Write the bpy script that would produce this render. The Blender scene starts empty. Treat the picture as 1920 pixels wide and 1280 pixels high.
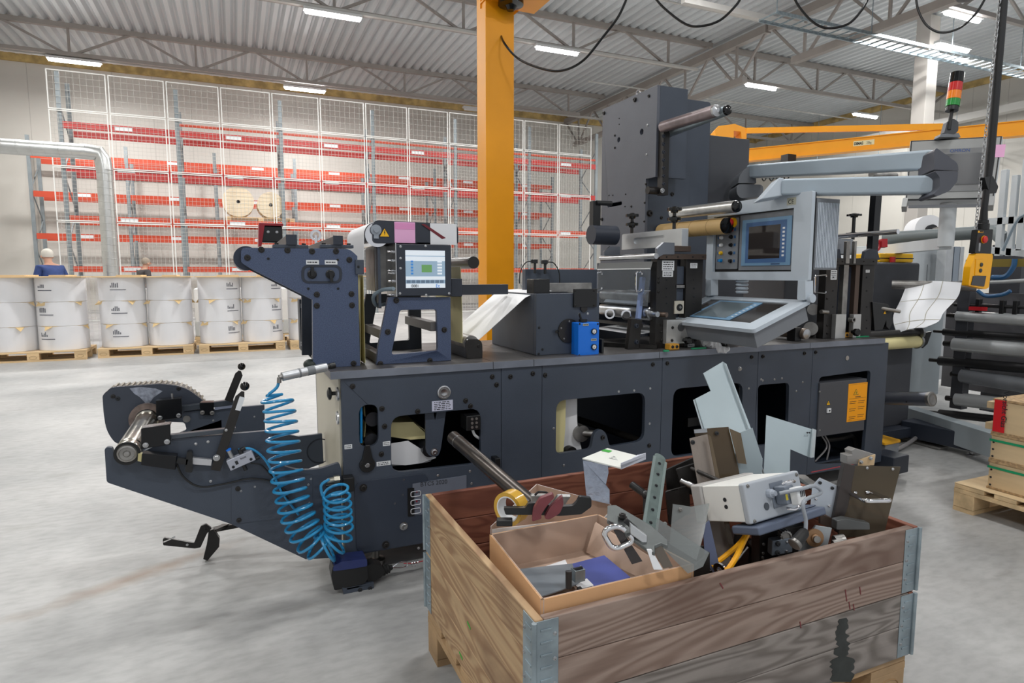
import bpy, bmesh, math, random
from math import *
from mathutils import Vector, Matrix
from mathutils.geometry import tessellate_polygon

# ------------------------------------------------------------------ camera, world, exposure
SC = bpy.context.scene
COL = SC.collection
FPX, TILT, YAW, EYE = 1170.0, radians(6.15), radians(23.8), 1.25
FW = Vector((sin(YAW) * cos(TILT), cos(YAW) * cos(TILT), -sin(TILT)))
RT = Vector((cos(YAW), -sin(YAW), 0))
UP = RT.cross(FW)
cam_data = bpy.data.cameras.new('camera')
cam = bpy.data.objects.new('camera', cam_data)
COL.objects.link(cam)
cam.matrix_world = Matrix(((RT.x, UP.x, -FW.x, 0), (RT.y, UP.y, -FW.y, 0), (RT.z, UP.z, -FW.z, EYE), (0, 0, 0, 1)))
cam_data.sensor_width = 36.0
cam_data.lens = FPX / 1920 * 36.0
cam_data.clip_start = 0.05
cam_data.clip_end = 200
SC.camera = cam
SC.view_settings.view_transform = 'Standard'
SC.view_settings.look = 'None'
SC.view_settings.gamma = 1
SC.view_settings.use_curve_mapping = False
SC.view_settings.exposure = 0.32
world = bpy.data.worlds.new('hall_ambient')  # even ambient fill added through the open side behind the camera
SC.world = world
world.use_nodes = True
world.node_tree.nodes['Background'].inputs[0].default_value = (0.93, 0.96, 1.0, 1)
world.node_tree.nodes['Background'].inputs[1].default_value = 0.5
LAMP_WATTS = 230.0

# ------------------------------------------------------------------ measuring helpers (a pixel of the photo onto a known plane)
def _ray(x, y): return FW * FPX + RT * (x - 960) + UP * (640 - y)
EYEV = Vector((0, 0, EYE))
def PY(x, y, Y): d = _ray(x, y); return EYEV + d * (Y / d.y)
def PX(x, y, X): d = _ray(x, y); return EYEV + d * (X / d.x)
def PZ(x, y, Z): d = _ray(x, y); return EYEV + d * ((Z - EYE) / d.z)
KD = 1.0
def PD(x, y, D): return EYEV + _ray(x, y) * (D * KD / FPX)
V = Vector

# ------------------------------------------------------------------ materials
def lin(c):
    f = lambda v: (v / 12.92) if v <= 0.04045 else ((v + 0.055) / 1.055) ** 2.4
    return tuple(f(v / 255.0) for v in c[:3]) + (1,)
MATS = {}
def mat(name, rgb, rough=0.5, metal=0.0, var=0.0, scale=6.0, bump=0.0, bscale=80.0, rgb2=None, coat=0.0, stretch=(1, 1, 1), emit=0.0, spec=0.5, sheen=0.0, rvar=0.0):
    if name in MATS: return MATS[name]
    m = bpy.data.materials.new(name); m.use_nodes = True
    nt = m.node_tree; N = nt.nodes; L = nt.links
    b = N['Principled BSDF']
    b.inputs['Base Color'].default_value = lin(rgb)
    b.inputs['Roughness'].default_value = rough
    b.inputs['Metallic'].default_value = metal
    b.inputs['Specular IOR Level'].default_value = spec
    if coat: b.inputs['Coat Weight'].default_value = coat
    if emit:
        b.inputs['Emission Color'].default_value = lin(rgb); b.inputs['Emission Strength'].default_value = emit
    if var or rgb2 or bump or rvar:
        tc = N.new('ShaderNodeTexCoord'); mp = N.new('ShaderNodeMapping'); mp.inputs['Scale'].default_value = stretch
        L.new(tc.outputs['Object'], mp.inputs['Vector'])
    if var or rgb2:
        n = N.new('ShaderNodeTexNoise'); n.inputs['Scale'].default_value = scale; n.inputs['Detail'].default_value = 6
        L.new(mp.outputs[0], n.inputs['Vector'])
        r = N.new('ShaderNodeValToRGB'); c = lin(rgb)
        c2 = lin(rgb2) if rgb2 else tuple(min(1, v * (1 + var)) for v in c[:3]) + (1,)
        c1 = c if rgb2 else tuple(v * (1 - var) for v in c[:3]) + (1,)
        r.color_ramp.elements[0].position = 0.35; r.color_ramp.elements[0].color = c1
        r.color_ramp.elements[1].position = 0.65; r.color_ramp.elements[1].color = c2
        L.new(n.outputs['Fac'], r.inputs[0]); L.new(r.outputs[0], b.inputs['Base Color'])
        if rvar:
            mr = N.new('ShaderNodeMapRange'); mr.inputs[3].default_value = rough - rvar; mr.inputs[4].default_value = rough + rvar
            L.new(n.outputs['Fac'], mr.inputs[0]); L.new(mr.outputs[0], b.inputs['Roughness'])
    if bump:
        n2 = N.new('ShaderNodeTexNoise'); n2.inputs['Scale'].default_value = bscale; n2.inputs['Detail'].default_value = 3
        L.new(mp.outputs[0], n2.inputs['Vector'])
        bp = N.new('ShaderNodeBump'); bp.inputs['Strength'].default_value = bump; bp.inputs['Distance'].default_value = 0.003
        L.new(n2.outputs['Fac'], bp.inputs['Height']); L.new(bp.outputs[0], b.inputs['Normal'])
    MATS[name] = m
    return m
def clear(name, rgb, alpha, rough=0.05, metal=0.0):
    if name in MATS: return MATS[name]
    m = bpy.data.materials.new(name); m.use_nodes = True
    nt = m.node_tree; N = nt.nodes; L = nt.links
    b = N['Principled BSDF']; b.inputs['Base Color'].default_value = lin(rgb); b.inputs['Roughness'].default_value = rough
    t = N.new('ShaderNodeBsdfTransparent'); t.inputs[0].default_value = lin(rgb)
    mx = N.new('ShaderNodeMixShader'); mx.inputs[0].default_value = alpha
    L.new(t.outputs[0], mx.inputs[1]); L.new(b.outputs[0], mx.inputs[2]); L.new(mx.outputs[0], N['Material Output'].inputs[0])
    MATS[name] = m
    return m

slate = mat('slate_blue_paint', (64, 72, 85), 0.42, 0, 0.10, 3, 0.25, 500, rvar=0.05)
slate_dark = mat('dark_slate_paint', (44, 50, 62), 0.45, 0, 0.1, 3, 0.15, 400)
tower_grey = mat('weathered_graphite_paint', (88, 92, 102), 0.45, 0, 0.10, 2.5, 0.2, 400)
black = mat('black_plastic', (22, 23, 25), 0.38)
black_metal = mat('burnished_black_steel', (44, 42, 41), 0.35, 0.35, 0.2, 9, 0.1, 300)
rubber = mat('black_rubber', (18, 18, 19), 0.6)
chrome = mat('chrome', (225, 225, 228), 0.1, 1.0)
steel = mat('brushed_steel', (185, 186, 188), 0.28, 1.0, 0.15, 12, 0.1, 300)
dull_steel = mat('dull_steel', (150, 148, 145), 0.4, 0.9, 0.25, 14, 0.15, 200)
galv = mat('galvanised_steel', (150, 163, 170), 0.42, 0.7, 0.18, 14)
alu = mat('cast_aluminium', (200, 203, 206), 0.38, 0.75, 0.06, 9, 0.1, 200)
white_plastic = mat('white_plastic', (228, 230, 232), 0.4)
label_white = mat('white_label', (226, 228, 230), 0.6)
ink = mat('dark_ink', (38, 40, 44), 0.7)
orange_paint = mat('yellow_orange_paint', (242, 160, 4), 0.42, 0, 0.03, 4)
light_grey = mat('light_grey_paint', (192, 202, 212), 0.42, 0, 0.05, 4)
mid_grey = mat('mid_grey_paint', (120, 124, 130), 0.45, 0, 0.05, 4)
paper_white = mat('white_paper', (232, 233, 236), 0.6, 0, 0.02, 3)
paper_yellow = mat('pale_yellow_backing_paper', (222, 212, 158), 0.55, 0, 0.06, 5)

# ------------------------------------------------------------------ mesh building
def frame_of(axis):
    a = V(axis).normalized()
    u = a.cross(V((0, 0, 1))) if abs(a.z) < 0.9 else a.cross(V((1, 0, 0)))
    u.normalize(); return a, u, a.cross(u).normalized()
class MB:
    def __init__(s): s.v = []; s.f = []; s.mi = []; s.m = 0
    def _add(s, vs, fs):
        o = len(s.v); s.v += [V(p) for p in vs]
        for f in fs: s.f.append(tuple(i + o for i in f)); s.mi.append(s.m)
        return s
    def hexa(s, p):   # 8 points: bottom ring 0..3, top ring 4..7
        return s._add(p, [(3, 2, 1, 0), (4, 5, 6, 7), (0, 1, 5, 4), (1, 2, 6, 5), (2, 3, 7, 6), (3, 0, 4, 7)])
    def box(s, x0, x1, y0, y1, z0, z1):
        return s.hexa([(x0, y0, z0), (x1, y0, z0), (x1, y1, z0), (x0, y1, z0), (x0, y0, z1), (x1, y0, z1), (x1, y1, z1), (x0, y1, z1)])
    def obox(s, c, ax, ay, az):
        c, ax, ay, az = V(c), V(ax), V(ay), V(az)
        return s.hexa([c - ax - ay - az, c + ax - ay - az, c + ax + ay - az, c - ax + ay - az, c - ax - ay + az, c + ax - ay + az, c + ax + ay + az, c - ax + ay + az])
    def bar(s, p, q, w, h, up=(0, 0, 1)):
        p, q = V(p), V(q); a = (q - p); n = a.normalized(); u = n.cross(V(up))
        if u.length < 1e-4: u = n.cross(V((0, 1, 0)))
        u.normalize(); t = u.cross(n).normalized()
        return s.obox((p + q) / 2, a / 2, u * w / 2, t * h / 2)
    def cyl(s, p, q, r, r2=None, n=24):
        p, q = V(p), V(q); r2 = r if r2 is None else r2
        a, u, w = frame_of(q - p); vs = []
        for c, rr in ((p, r), (q, r2)):
            for i in range(n):
                t = 2 * pi * i / n; vs.append(c + u * (rr * cos(t)) + w * (rr * sin(t)))
        fs = [(i, (i + 1) % n, n + (i + 1) % n, n + i) for i in range(n)]
        fs += [tuple(reversed(range(n))), tuple(range(n, 2 * n))]
        return s._add(vs, fs)
    def lathe(s, p, axis, prof, n=24):
        p = V(p); a, u, w = frame_of(axis); vs = []; k = len(prof)
        for t, r in prof:
            for i in range(n):
                th = 2 * pi * i / n; vs.append(p + a * t + u * (r * cos(th)) + w * (r * sin(th)))
        fs = []
        for j in range(k - 1):
            for i in range(n): fs.append((j * n + i, j * n + (i + 1) % n, (j + 1) * n + (i + 1) % n, (j + 1) * n + i))
        fs.append(tuple(reversed(range(n)))); fs.append(tuple(range((k - 1) * n, k * n)))
        return s._add(vs, fs)
    def ring(s, p, axis, r_out, r_in, th, n=32):
        return s.lathe_closed(p, axis, [(0, r_in), (0, r_out), (th, r_out), (th, r_in)], n)
    def lathe_closed(s, p, axis, prof, n=32):
        p = V(p); a, u, w = frame_of(axis); vs = []; k = len(prof)
        for t, r in prof:
            for i in range(n):
                th = 2 * pi * i / n; vs.append(p + a * t + u * (r * cos(th)) + w * (r * sin(th)))
        fs = [(j * n + i, j * n + (i + 1) % n, ((j + 1) % k) * n + (i + 1) % n, ((j + 1) % k) * n + i) for j in range(k) for i in range(n)]
        return s._add(vs, fs)
    def sphere(s, c, r, n=16, sz=1.0):
        return s.lathe(V(c) - V((0, 0, r * sz)), (0, 0, 1), [(r * sz * (1 - cos(pi * j / 10)), max(1e-4, r * sin(pi * j / 10))) for j in range(11)], n)
    def tube(s, pts, r, n=8, closed=False):
        pts = [V(p) for p in pts]; k = len(pts); vs = []; prev = None
        for i, p in enumerate(pts):
            if closed: d = pts[(i + 1) % k] - pts[i - 1]
            else: d = pts[min(i + 1, k - 1)] - pts[max(i - 1, 0)]
            d.normalize()
            if prev is None: _, u, _w = frame_of(d)
            else:
                u = prev - d * prev.dot(d)
                if u.length < 1e-5: _, u, _w = frame_of(d)
                u.normalize()
            prev = u; w = d.cross(u)
            rr = r[i] if isinstance(r, (list, tuple)) else r
            for j in range(n):
                t = 2 * pi * j / n; vs.append(p + u * (rr * cos(t)) + w * (rr * sin(t)))
        fs = [(i * n + j, i * n + (j + 1) % n, (i + 1) * n + (j + 1) % n, (i + 1) * n + j) for i in range(k - 1) for j in range(n)]
        if closed: fs += [((k - 1) * n + j, (k - 1) * n + (j + 1) % n, (j + 1) % n, j) for j in range(n)]
        else: fs += [tuple(reversed(range(n))), tuple(range((k - 1) * n, k * n))]
        return s._add(vs, fs)
    def prism(s, poly, off, holes=()):
        rings = [[V(p) for p in poly]] + [[V(p) for p in h] for h in holes]
        tris = tessellate_polygon(rings)
        flat = [p for r in rings for p in r]; n = len(flat); off = V(off)
        fs = []
        for t in tris: fs.append(tuple(t)); fs.append(tuple(i + n for i in reversed(t)))
        base = 0
        for r in rings:
            k = len(r)
            for i in range(k): fs.append((base + i, base + (i + 1) % k, n + base + (i + 1) % k, n + base + i))
            base += k
        return s._add(flat + [p + off for p in flat], fs)
    def sheet(s, path, off, th=0.0015):   # a ribbon: path of points swept by 'off', thin
        path = [V(p) for p in path]; off = V(off); k = len(path); vs = []
        for i, p in enumerate(path):
            d = path[min(i + 1, k - 1)] - path[max(i - 1, 0)]; nn = d.cross(off).normalized() * th
            vs += [p, p + off, p + off + nn, p + nn]
        fs = []
        for i in range(k - 1):
            a = i * 4; b = a + 4
            for j in range(4): fs.append((a + j, a + (j + 1) % 4, b + (j + 1) % 4, b + j))
        fs += [(3, 2, 1, 0), ((k - 1) * 4, (k - 1) * 4 + 1, (k - 1) * 4 + 2, (k - 1) * 4 + 3)]
        return s._add(vs, fs)
    def build(s, name, m, parent=None, bevel=0.0, seg=2, smooth=32, auto=True):
        me = bpy.data.meshes.new(name)
        if parent is None:
            xs = [p.x for p in s.v]; ys = [p.y for p in s.v]; zs = [p.z for p in s.v]
            org = V(((min(xs) + max(xs)) / 2, (min(ys) + max(ys)) / 2, min(zs))) if auto else V((0, 0, 0))
        else:
            org = V((0, 0, 0)); q = parent
            while q is not None: org = org + q.location; q = q.parent
        me.from_pydata([tuple(p - org) for p in s.v], [], s.f)
        for mm in (m if isinstance(m, (list, tuple)) else [m]): me.materials.append(mm)
        me.polygons.foreach_set('material_index', s.mi)
        bm = bmesh.new(); bm.from_mesh(me); bmesh.ops.recalc_face_normals(bm, faces=bm.faces); bm.to_mesh(me); bm.free()
        if smooth:
            me.shade_smooth(); me.set_sharp_from_angle(angle=radians(smooth))
        o = bpy.data.objects.new(name, me); COL.objects.link(o)
        if parent is None: o.location = org
        else: o.parent = parent
        if bevel:
            bv = o.modifiers.new('bevel', 'BEVEL'); bv.width = bevel; bv.segments = seg; bv.limit_method = 'ANGLE'; bv.angle_limit = radians(40)
            bv.harden_normals = True
        return o
def thing(name, label, cat, loc=(0, 0, 0), group=None):
    o = bpy.data.objects.new(name, None); COL.objects.link(o); o.location = loc
    o.empty_display_size = 0.1
    o['label'] = label; o['category'] = cat
    if group: o['group'] = group
    return o
def tag(o, label, cat, group=None, kind=None):
    o['label'] = label; o['category'] = cat
    if group: o['group'] = group
    if kind: o['kind'] = kind
    return o
def struct(o): o['kind'] = 'structure'; return o
def copy_tree(o, parent=None):
    c = o.copy(); COL.objects.link(c)
    if parent is not None: c.parent = parent
    for ch in list(o.children): copy_tree(ch, c)
    return c
def rpoly(pts, r, n=5):   # round the corners of a 3d polygon
    pts = [V(p) for p in pts]; out = []; k = len(pts)
    for i, p in enumerate(pts):
        a, b = pts[i - 1], pts[(i + 1) % k]
        rr = r[i] if isinstance(r, (list, tuple)) else r
        if rr <= 0: out.append(p); continue
        da, db = (a - p), (b - p); rr = min(rr, da.length * .49, db.length * .49)
        s0, s1 = p + da.normalized() * rr, p + db.normalized() * rr
        for j in range(n + 1):
            t = j / n; out.append(s0 * (1 - t) ** 2 + p * 2 * t * (1 - t) + s1 * t * t)
    return out
def disc(c, axis, r, n=20):
    a, u, w = frame_of(axis); c = V(c)
    return [c + u * (r * cos(2 * pi * i / n)) + w * (r * sin(2 * pi * i / n)) for i in range(n)]
def bez(p, n=24):   # smooth path (catmull rom) through points
    p = [V(q) for q in p]; p = [p[0] * 2 - p[1]] + p + [p[-1] * 2 - p[-2]]; out = []
    segs = len(p) - 3; m = max(2, n // segs)
    for i in range(1, len(p) - 2):
        a, b, c, d = p[i - 1], p[i], p[i + 1], p[i + 2]
        for j in range(m):
            t = j / m; out.append(.5 * ((2 * b) + (c - a) * t + (2 * a - 5 * b + 4 * c - d) * t * t + (3 * b - a - 3 * c + d) * t ** 3))
    out.append(p[-2]); return out
def ypoly(px, Y, **k): return [PY(x, y, Y) for x, y in px]
def xpoly(px, X): return [PX(x, y, X) for x, y in px]
_bolt = {}
def bolt(parent, p, r=0.008, axis=(0, -1, 0), m=None, name='bolt'):
    m = m or black_metal; key = (round(r, 4), m.name, name); a = V(axis).normalized()
    org = V((0, 0, 0)); q = parent
    while q is not None: org = org + q.location; q = q.parent
    if key not in _bolt:
        b = MB(); b.lathe((0, 0, 0), (0, 0, 1), [(-.002, r * 1.35), (.0008, r * 1.35), (.0012, r), (r * .8, r), (r * .9, r * .85), (r * .9, r * .5), (r * .45, r * .45)], 12)
        o = b.build(name, m, parent); o.location = (0, 0, 0); _bolt[key] = o.data
        me = o.data; xs = org
        for v in me.vertices: v.co = v.co + xs
    else:
        o = bpy.data.objects.new(name, _bolt[key]); COL.objects.link(o); o.parent = parent
    o.location = V(p) - org
    o.rotation_euler = V((0, 0, 1)).rotation_difference(a).to_euler()
    return o
def text(name, body, org, xd, yd, size, m, parent=None, align='LEFT', depth=0.0004, sx=1.0, bold=0.0):
    cu = bpy.data.curves.new(name, 'FONT'); cu.body = body; cu.size = size; cu.align_x = align; cu.extrude = depth; cu.offset = bold
    t = bpy.data.objects.new(name, cu); COL.objects.link(t)
    bpy.context.view_layer.update()
    me = bpy.data.meshes.new_from_object(t.evaluated_get(bpy.context.evaluated_depsgraph_get()))
    bpy.data.objects.remove(t); bpy.data.curves.remove(cu)
    xd, yd = V(xd).normalized(), V(yd).normalized(); zd = xd.cross(yd)
    po = V((0, 0, 0)); q = parent
    while q is not None: po = po + q.location; q = q.parent
    for v in me.vertices: c = v.co.copy(); v.co = V(org) + xd * (c.x * sx) + yd * c.y + zd * c.z - po
    me.materials.clear(); me.materials.append(m); me.name = name
    o = bpy.data.objects.new(name, me); COL.objects.link(o)
    if parent is not None: o.parent = parent
    return o
def plate(name, parent, org, xd, yd, w, h, m, lines=0, th=0.0012, lm=None, seed=1):
    # a label plate with rows of tiny print; org = lower-left corner, faces xd x yd
    xd, yd = V(xd).normalized(), V(yd).normalized(); z = xd.cross(yd); o = V(org)
    b = MB(); b.prism([o, o + xd * w, o + xd * w + yd * h, o + yd * h], z * th)
    p = b.build(name, m, parent)
    if lines:
        rnd = random.Random(seed); b = MB()
        for i in range(lines):
            y = h * (i + .8) / (lines + .6); x = w * .1
            while x < w * .85:
                ww = min(w * rnd.uniform(.06, .2), w * .9 - x); lh = h * .42 / (lines + .6)
                q = o + xd * x + yd * (y - lh / 2) + z * th
                b.prism([q, q + xd * ww, q + xd * ww + yd * lh, q + yd * lh], z * .0003); x += ww + w * .04
        b.build('print', lm or ink, p)
    return p
def ordn(i): return ['first', 'second', 'third', 'fourth', 'fifth', 'sixth', 'seventh', 'eighth', 'ninth', 'tenth', 'eleventh', 'twelfth', 'thirteenth', 'fourteenth', 'fifteenth', 'sixteenth'][i]
# ------------------------------------------------------------------ the hall
def floor_mat():
    m = bpy.data.materials.new('worn_concrete'); m.use_nodes = True; nt = m.node_tree; N = nt.nodes; L = nt.links
    b = N['Principled BSDF']; b.inputs['Roughness'].default_value = .5
    tc = N.new('ShaderNodeTexCoord'); mp = N.new('ShaderNodeMapping'); L.new(tc.outputs['Object'], mp.inputs[0])
    def noise(scale, det=6, st=(1, 1, 1)):
        q = N.new('ShaderNodeMapping'); q.inputs['Scale'].default_value = st; L.new(tc.outputs['Object'], q.inputs[0])
        n = N.new('ShaderNodeTexNoise'); n.inputs['Scale'].default_value = scale; n.inputs['Detail'].default_value = det; L.new(q.outputs[0], n.inputs['Vector']); return n
    def ramp(src, stops):
        r = N.new('ShaderNodeValToRGB'); cr = r.color_ramp
        while len(cr.elements) < len(stops): cr.elements.new(.5)
        for e, (p, c) in zip(cr.elements, stops): e.position = p; e.color = c
        L.new(src, r.inputs[0]); return r
    def mix(f, a, bb, mode='MIX'):
        x = N.new('ShaderNodeMixRGB'); x.blend_type = mode
        if isinstance(f, float): x.inputs[0].default_value = f
        else: L.new(f, x.inputs[0])
        for i, s in ((1, a), (2, bb)):
            if isinstance(s, tuple): x.inputs[i].default_value = s
            else: L.new(s, x.inputs[i])
        return x.outputs[0]
    base = ramp(noise(.9, 8).outputs['Fac'], [(.3, lin((150, 151, 151))), (.52, lin((172, 172, 171))), (.75, lin((188, 187, 185)))])
    fine = ramp(noise(14, 8, (1, 2.2, 1)).outputs['Fac'], [(.3, (.86, .86, .86, 1)), (.6, (1.04, 1.04, 1.04, 1))])
    c = mix(1.0, base.outputs[0], fine.outputs[0], 'MULTIPLY')
    scuff = ramp(noise(2.2, 9, (1, 3, 1)).outputs['Fac'], [(.62, (0, 0, 0, 1)), (.78, (1, 1, 1, 1))])
    sm = N.new('ShaderNodeMath'); sm.operation = 'MULTIPLY'; sm.inputs[1].default_value = .45; L.new(scuff.outputs[0], sm.inputs[0])
    c = mix(sm.outputs[0], c, lin((118, 114, 108)))
    # rust coloured drag mark running across the floor in front of the machine
    a, d = PZ(0, 1170, 0), PZ(460, 1010, 0); ang = atan2(d.y - a.y, d.x - a.x); mid = (a + d) / 2
    q = N.new('ShaderNodeMapping'); q.vector_type = 'TEXTURE'; q.inputs['Location'].default_value = mid; q.inputs['Rotation'].default_value = (0, 0, ang); q.inputs['Scale'].default_value = ((d - a).length * .62, .085, 1)
    L.new(tc.outputs['Object'], q.inputs[0])
    ln = N.new('ShaderNodeVectorMath'); ln.operation = 'LENGTH'; L.new(q.outputs[0], ln.inputs[0])
    nn = noise(9, 5); ad = N.new('ShaderNodeMath'); ad.operation = 'ADD'; L.new(ln.outputs['Value'], ad.inputs[0]); L.new(nn.outputs['Fac'], ad.inputs[1])
    st = ramp(ad.outputs[0], [(.55, (.75, .75, .75, 1)), (1.0, (0, 0, 0, 1))]); st.color_ramp.elements[1].position = 1.0
    st2 = N.new('ShaderNodeMapRange'); st2.inputs[1].default_value = .55; st2.inputs[2].default_value = 1.35; st2.inputs[3].default_value = .8; st2.inputs[4].default_value = 0; L.new(ad.outputs[0], st2.inputs[0])
    c = mix(st2.outputs[0], c, lin((140, 118, 98)))
    L.new(c, b.inputs['Base Color'])
    mr = N.new('ShaderNodeMapRange'); mr.inputs[3].default_value = .32; mr.inputs[4].default_value = .62; L.new(noise(5).outputs['Fac'], mr.inputs[0]); L.new(mr.outputs[0], b.inputs['Roughness'])
    # joints sawn in the slab
    return m
FX0, FX1, FY0, FY1, CZ = -9.0, 25.6, -7.0, 26.0, 8.5
b = MB(); b.box(FX0 - .3, FX1 + .3, FY0, FY1 + .3, -.2, 0); struct(b.build('floor', floor_mat(), auto=False))
wallm = mat('white_sandwich_panel', (206, 203, 196), .5, 0, .03, .6)
seam = mat('panel_seam', (176, 173, 167), .6)
b = MB(); b.box(FX0 - .3, FX1 + .3, FY1, FY1 + .3, 0, CZ + .2); b.m = 1
x = FX0 + .6
while x < FX1: b.box(x, x + .012, FY1 - .003, FY1 + .01, 0, CZ - .1); x += 1.2
struct(b.build('wall_back', [wallm, seam]))
b = MB(); b.box(FX1, FX1 + .3, FY0, FY1, 0, CZ + .2); b.m = 1
y = FY0 + .6
while y < FY1: b.box(FX1 - .003, FX1 + .01, y, y + .012, 0, CZ - .1); y += 1.2
struct(b.build('wall_right', [wallm, seam]))
b = MB(); b.box(FX0 - .3, FX0, FY0, FY1, 0, CZ + .2); struct(b.build('wall_left', wallm))
# yellowish insulation showing over the wall top
insm = mat('insulation_edge', (186, 160, 105), .8, 0, .3, 3)
b = MB(); b.box(FX0, FX1, FY1 - .12, FY1 - .01, CZ - .34, CZ - .02); struct(b.build('trim_1', insm))
b = MB(); b.box(FX1 - .1, FX1 - .01, FY0, FY1 - .13, CZ - .3, CZ - .02); struct(b.build('trim_2', insm))
# corrugated roof deck, ribs running away from the camera
ceilm = mat('galvanised_roof_deck', (196, 201, 204), .5, .1, .12, .5, stretch=(1, .15, 1))
b = MB(); pitch = .30; x = FX0 - .3; prof = []
while x < FX1 + .3:
    prof += [(x, CZ), (x + .07, CZ - .11), (x + .18, CZ - .11), (x + .25, CZ)]; x += pitch
vs = []; fs = []
for (px, pz) in prof: vs += [(px, FY0, pz), (px, FY1, pz)]
for i in range(len(prof) - 1): fs.append((2 * i, 2 * i + 1, 2 * i + 3, 2 * i + 2))
b._add(vs, fs); b.box(FX0 - .3, FX1 + .6, FY0, FY1 + .3, CZ + .05, CZ + .15)
struct(b.build('ceiling', ceilm, smooth=0, auto=False))

trussm = mat('grey_brown_steel_primer', (152, 146, 141), .5, 0, .05, 2)
def truss(name, p, q, depth, label, pan=3.1, sz=.14, bot=.10):
    p, q = V(p), V(q); t = thing(name, label, 'roof truss', p); d = (q - p); n = max(2, round(d.length / pan)); up = V((0, 0, depth))
    b = MB(); b.bar(p + up, q + up, sz, sz); b.build('top_chord', trussm, t)
    in0 = p + d * (.35 / n); in1 = q - d * (.35 / n)
    b = MB(); b.bar(in0, in1, bot, bot); b.build('bottom_chord', trussm, t)
    for i in range(n):
        a = p + d * (i / n); c = p + d * ((i + 1) / n); m_ = (a + c) / 2
        for u_, w_ in ((a + up, m_ - d * .03 / n), (c + up, m_ + d * .03 / n), (m_, m_ + up)):
            b = MB(); b.bar(u_, w_, .06, .06); b.build('brace', trussm, t)
    return t
for i, Y in enumerate((22.3, 16.1, 9.8, 3.4)):
    lab = ['rearmost long grey steel roof truss left of the deep girder', 'long grey steel roof truss, second row from the back wall', 'grey steel roof truss, third row from the back wall', 'grey steel roof truss overhead, nearest row'][i]
    truss('roof_truss', (FX0, Y, 7.55), (13.9, Y, 7.55), .78, lab)
    truss('roof_truss', (14.3, Y, 7.45), (FX1, Y, 7.45), .85, lab.replace('left of the deep girder', 'right of the deep girder').replace('roof truss', 'roof truss right of the deep girder') if 'deep' not in lab else 'rearmost grey steel roof truss right of the deep girder')
truss('roof_girder', (14.1, 25.9, 7.0), (14.1, 14.0, 7.0), 1.15, 'deep grey steel roof girder running from the back wall towards the camera', 2.4, .22, .18)
truss('roof_girder', (14.1, 13.9, 7.0), (14.1, 2.0, 7.0), 1.15, 'nearer length of the deep grey roof girder overhead', 2.4, .22, .18)

# ceiling light fittings
lampm = mat('lit_lamp_diffuser', (255, 255, 255), .5, emit=34.0)
lamph = mat('lamp_housing', (205, 206, 206), .5)
def lamp(x, y, z, label, lit=True, length=1.3, power=1.0):
    t = thing('ceiling_light', label, 'ceiling light', (x, y, z), 'fluorescent lights under the roof')
    b = MB(); b.box(x - length / 2 - .03, x + length / 2 + .03, y - .09, y + .09, z, z + .07); b.build('housing', lamph, t, .01)
    b = MB(); b.lathe((x - length / 2, y, z - .02), (1, 0, 0), [(0, .02), (.03, .06), (length - .03, .06), (length, .02)], 12)
    b.build('diffuser', lampm if lit else lamph, t)
    if lit:
        l = bpy.data.lights.new('lamp_light', 'AREA'); l.shape = 'RECTANGLE'; l.size = length; l.size_y = .25; l.energy = LAMP_WATTS * power; l.color = (1, .985, .96)
        o = bpy.data.objects.new('lamp_light', l); COL.objects.link(o); o.parent = t; o.location = (0, 0, -.1)
for i, (x, y, z, lab, lit) in enumerate([
    (-4.0, 22.4, 7.4, 'lit fluorescent ceiling light at far left above the rack corner', True),
    (2.4, 22.6, 7.4, 'lit fluorescent ceiling light above the rack, right of the far left one', True),
    (8.7, 22.7, 7.4, 'unlit ceiling light left of the yellow column', False),
    (-3.9, 16, 7.4, 'lit ceiling light cut by the top left corner of the photo', True),
    (2.4, 16, 7.4, 'bright fluorescent ceiling light near the top, left of the yellow column', True),
    (8.4, 15.95, 7.4, 'lit fluorescent ceiling light just right of the yellow column', True),
    (16.1, 16.2, 7.4, 'lit ceiling light above the tall dark tower of the press', True),
    (22.7, 17.4, 7.4, 'small lit ceiling light left of the grey steel column', True),
    (16.2, 10, 7.4, 'large lit ceiling light at top right beside the grey steel column', True),
    (18.0, 11.3, 7.35, 'thin lit lamp below the cable tray behind the grey column', True)]):
    lamp(x, y, z, lab, lit, power=.2 if y == 11.3 else 1.0)
for (y, xs, nm, pw) in ((9.8, (-4, 2.4, 8.4, 22.6), 'third row from the back wall', .8), (3.5, (-4, 2.4, 8.4, 16.2), 'row above the press', .4), (-3, (-4, 2.4, 8.4), 'row behind the photographer', .55)):
    for k, x in enumerate(xs): lamp(x, y, 7.4, power=pw * (.5 if x > 7 else 1), label=f'ceiling light out of view, {nm}, {ordn(k)} from left')
railm = mat('white_lamp_rail', (186, 184, 180), .5)
for Y, x0, x1, lab in ((22.5, FX0, 14, 'white lamp rail under the rearmost roof truss'), (16, FX0, 13.3, 'pale lamp rail with lights crossing the hall at mid height'), (16.2, 14.6, FX1, 'pale lamp rail right of the deep girder')):
    b = MB(); b.box(x0, x1, Y - .05, Y + .05, 7.48, 7.54); tag(b.build('lamp_rail', railm), lab, 'lamp rail')
# sprinkler pipes
for i, (X0, X1, Y, z) in enumerate([(-1.0, 4.6, 13.5, 7.9), (8, 24.9, 13.2, 7.9), (11.5, 24.6, 19.5, 7.9)]):
    b = MB(); b.cyl((X0, Y, z), (X1, Y, z), .025, n=10)
    tag(b.build('sprinkler_pipe', railm), ['thin white sprinkler pipe at the top left of the ceiling', 'thin white sprinkler pipe crossing the ceiling right of the yellow column', 'thin white sprinkler pipe behind the deep girder'][i], 'pipe')
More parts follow.
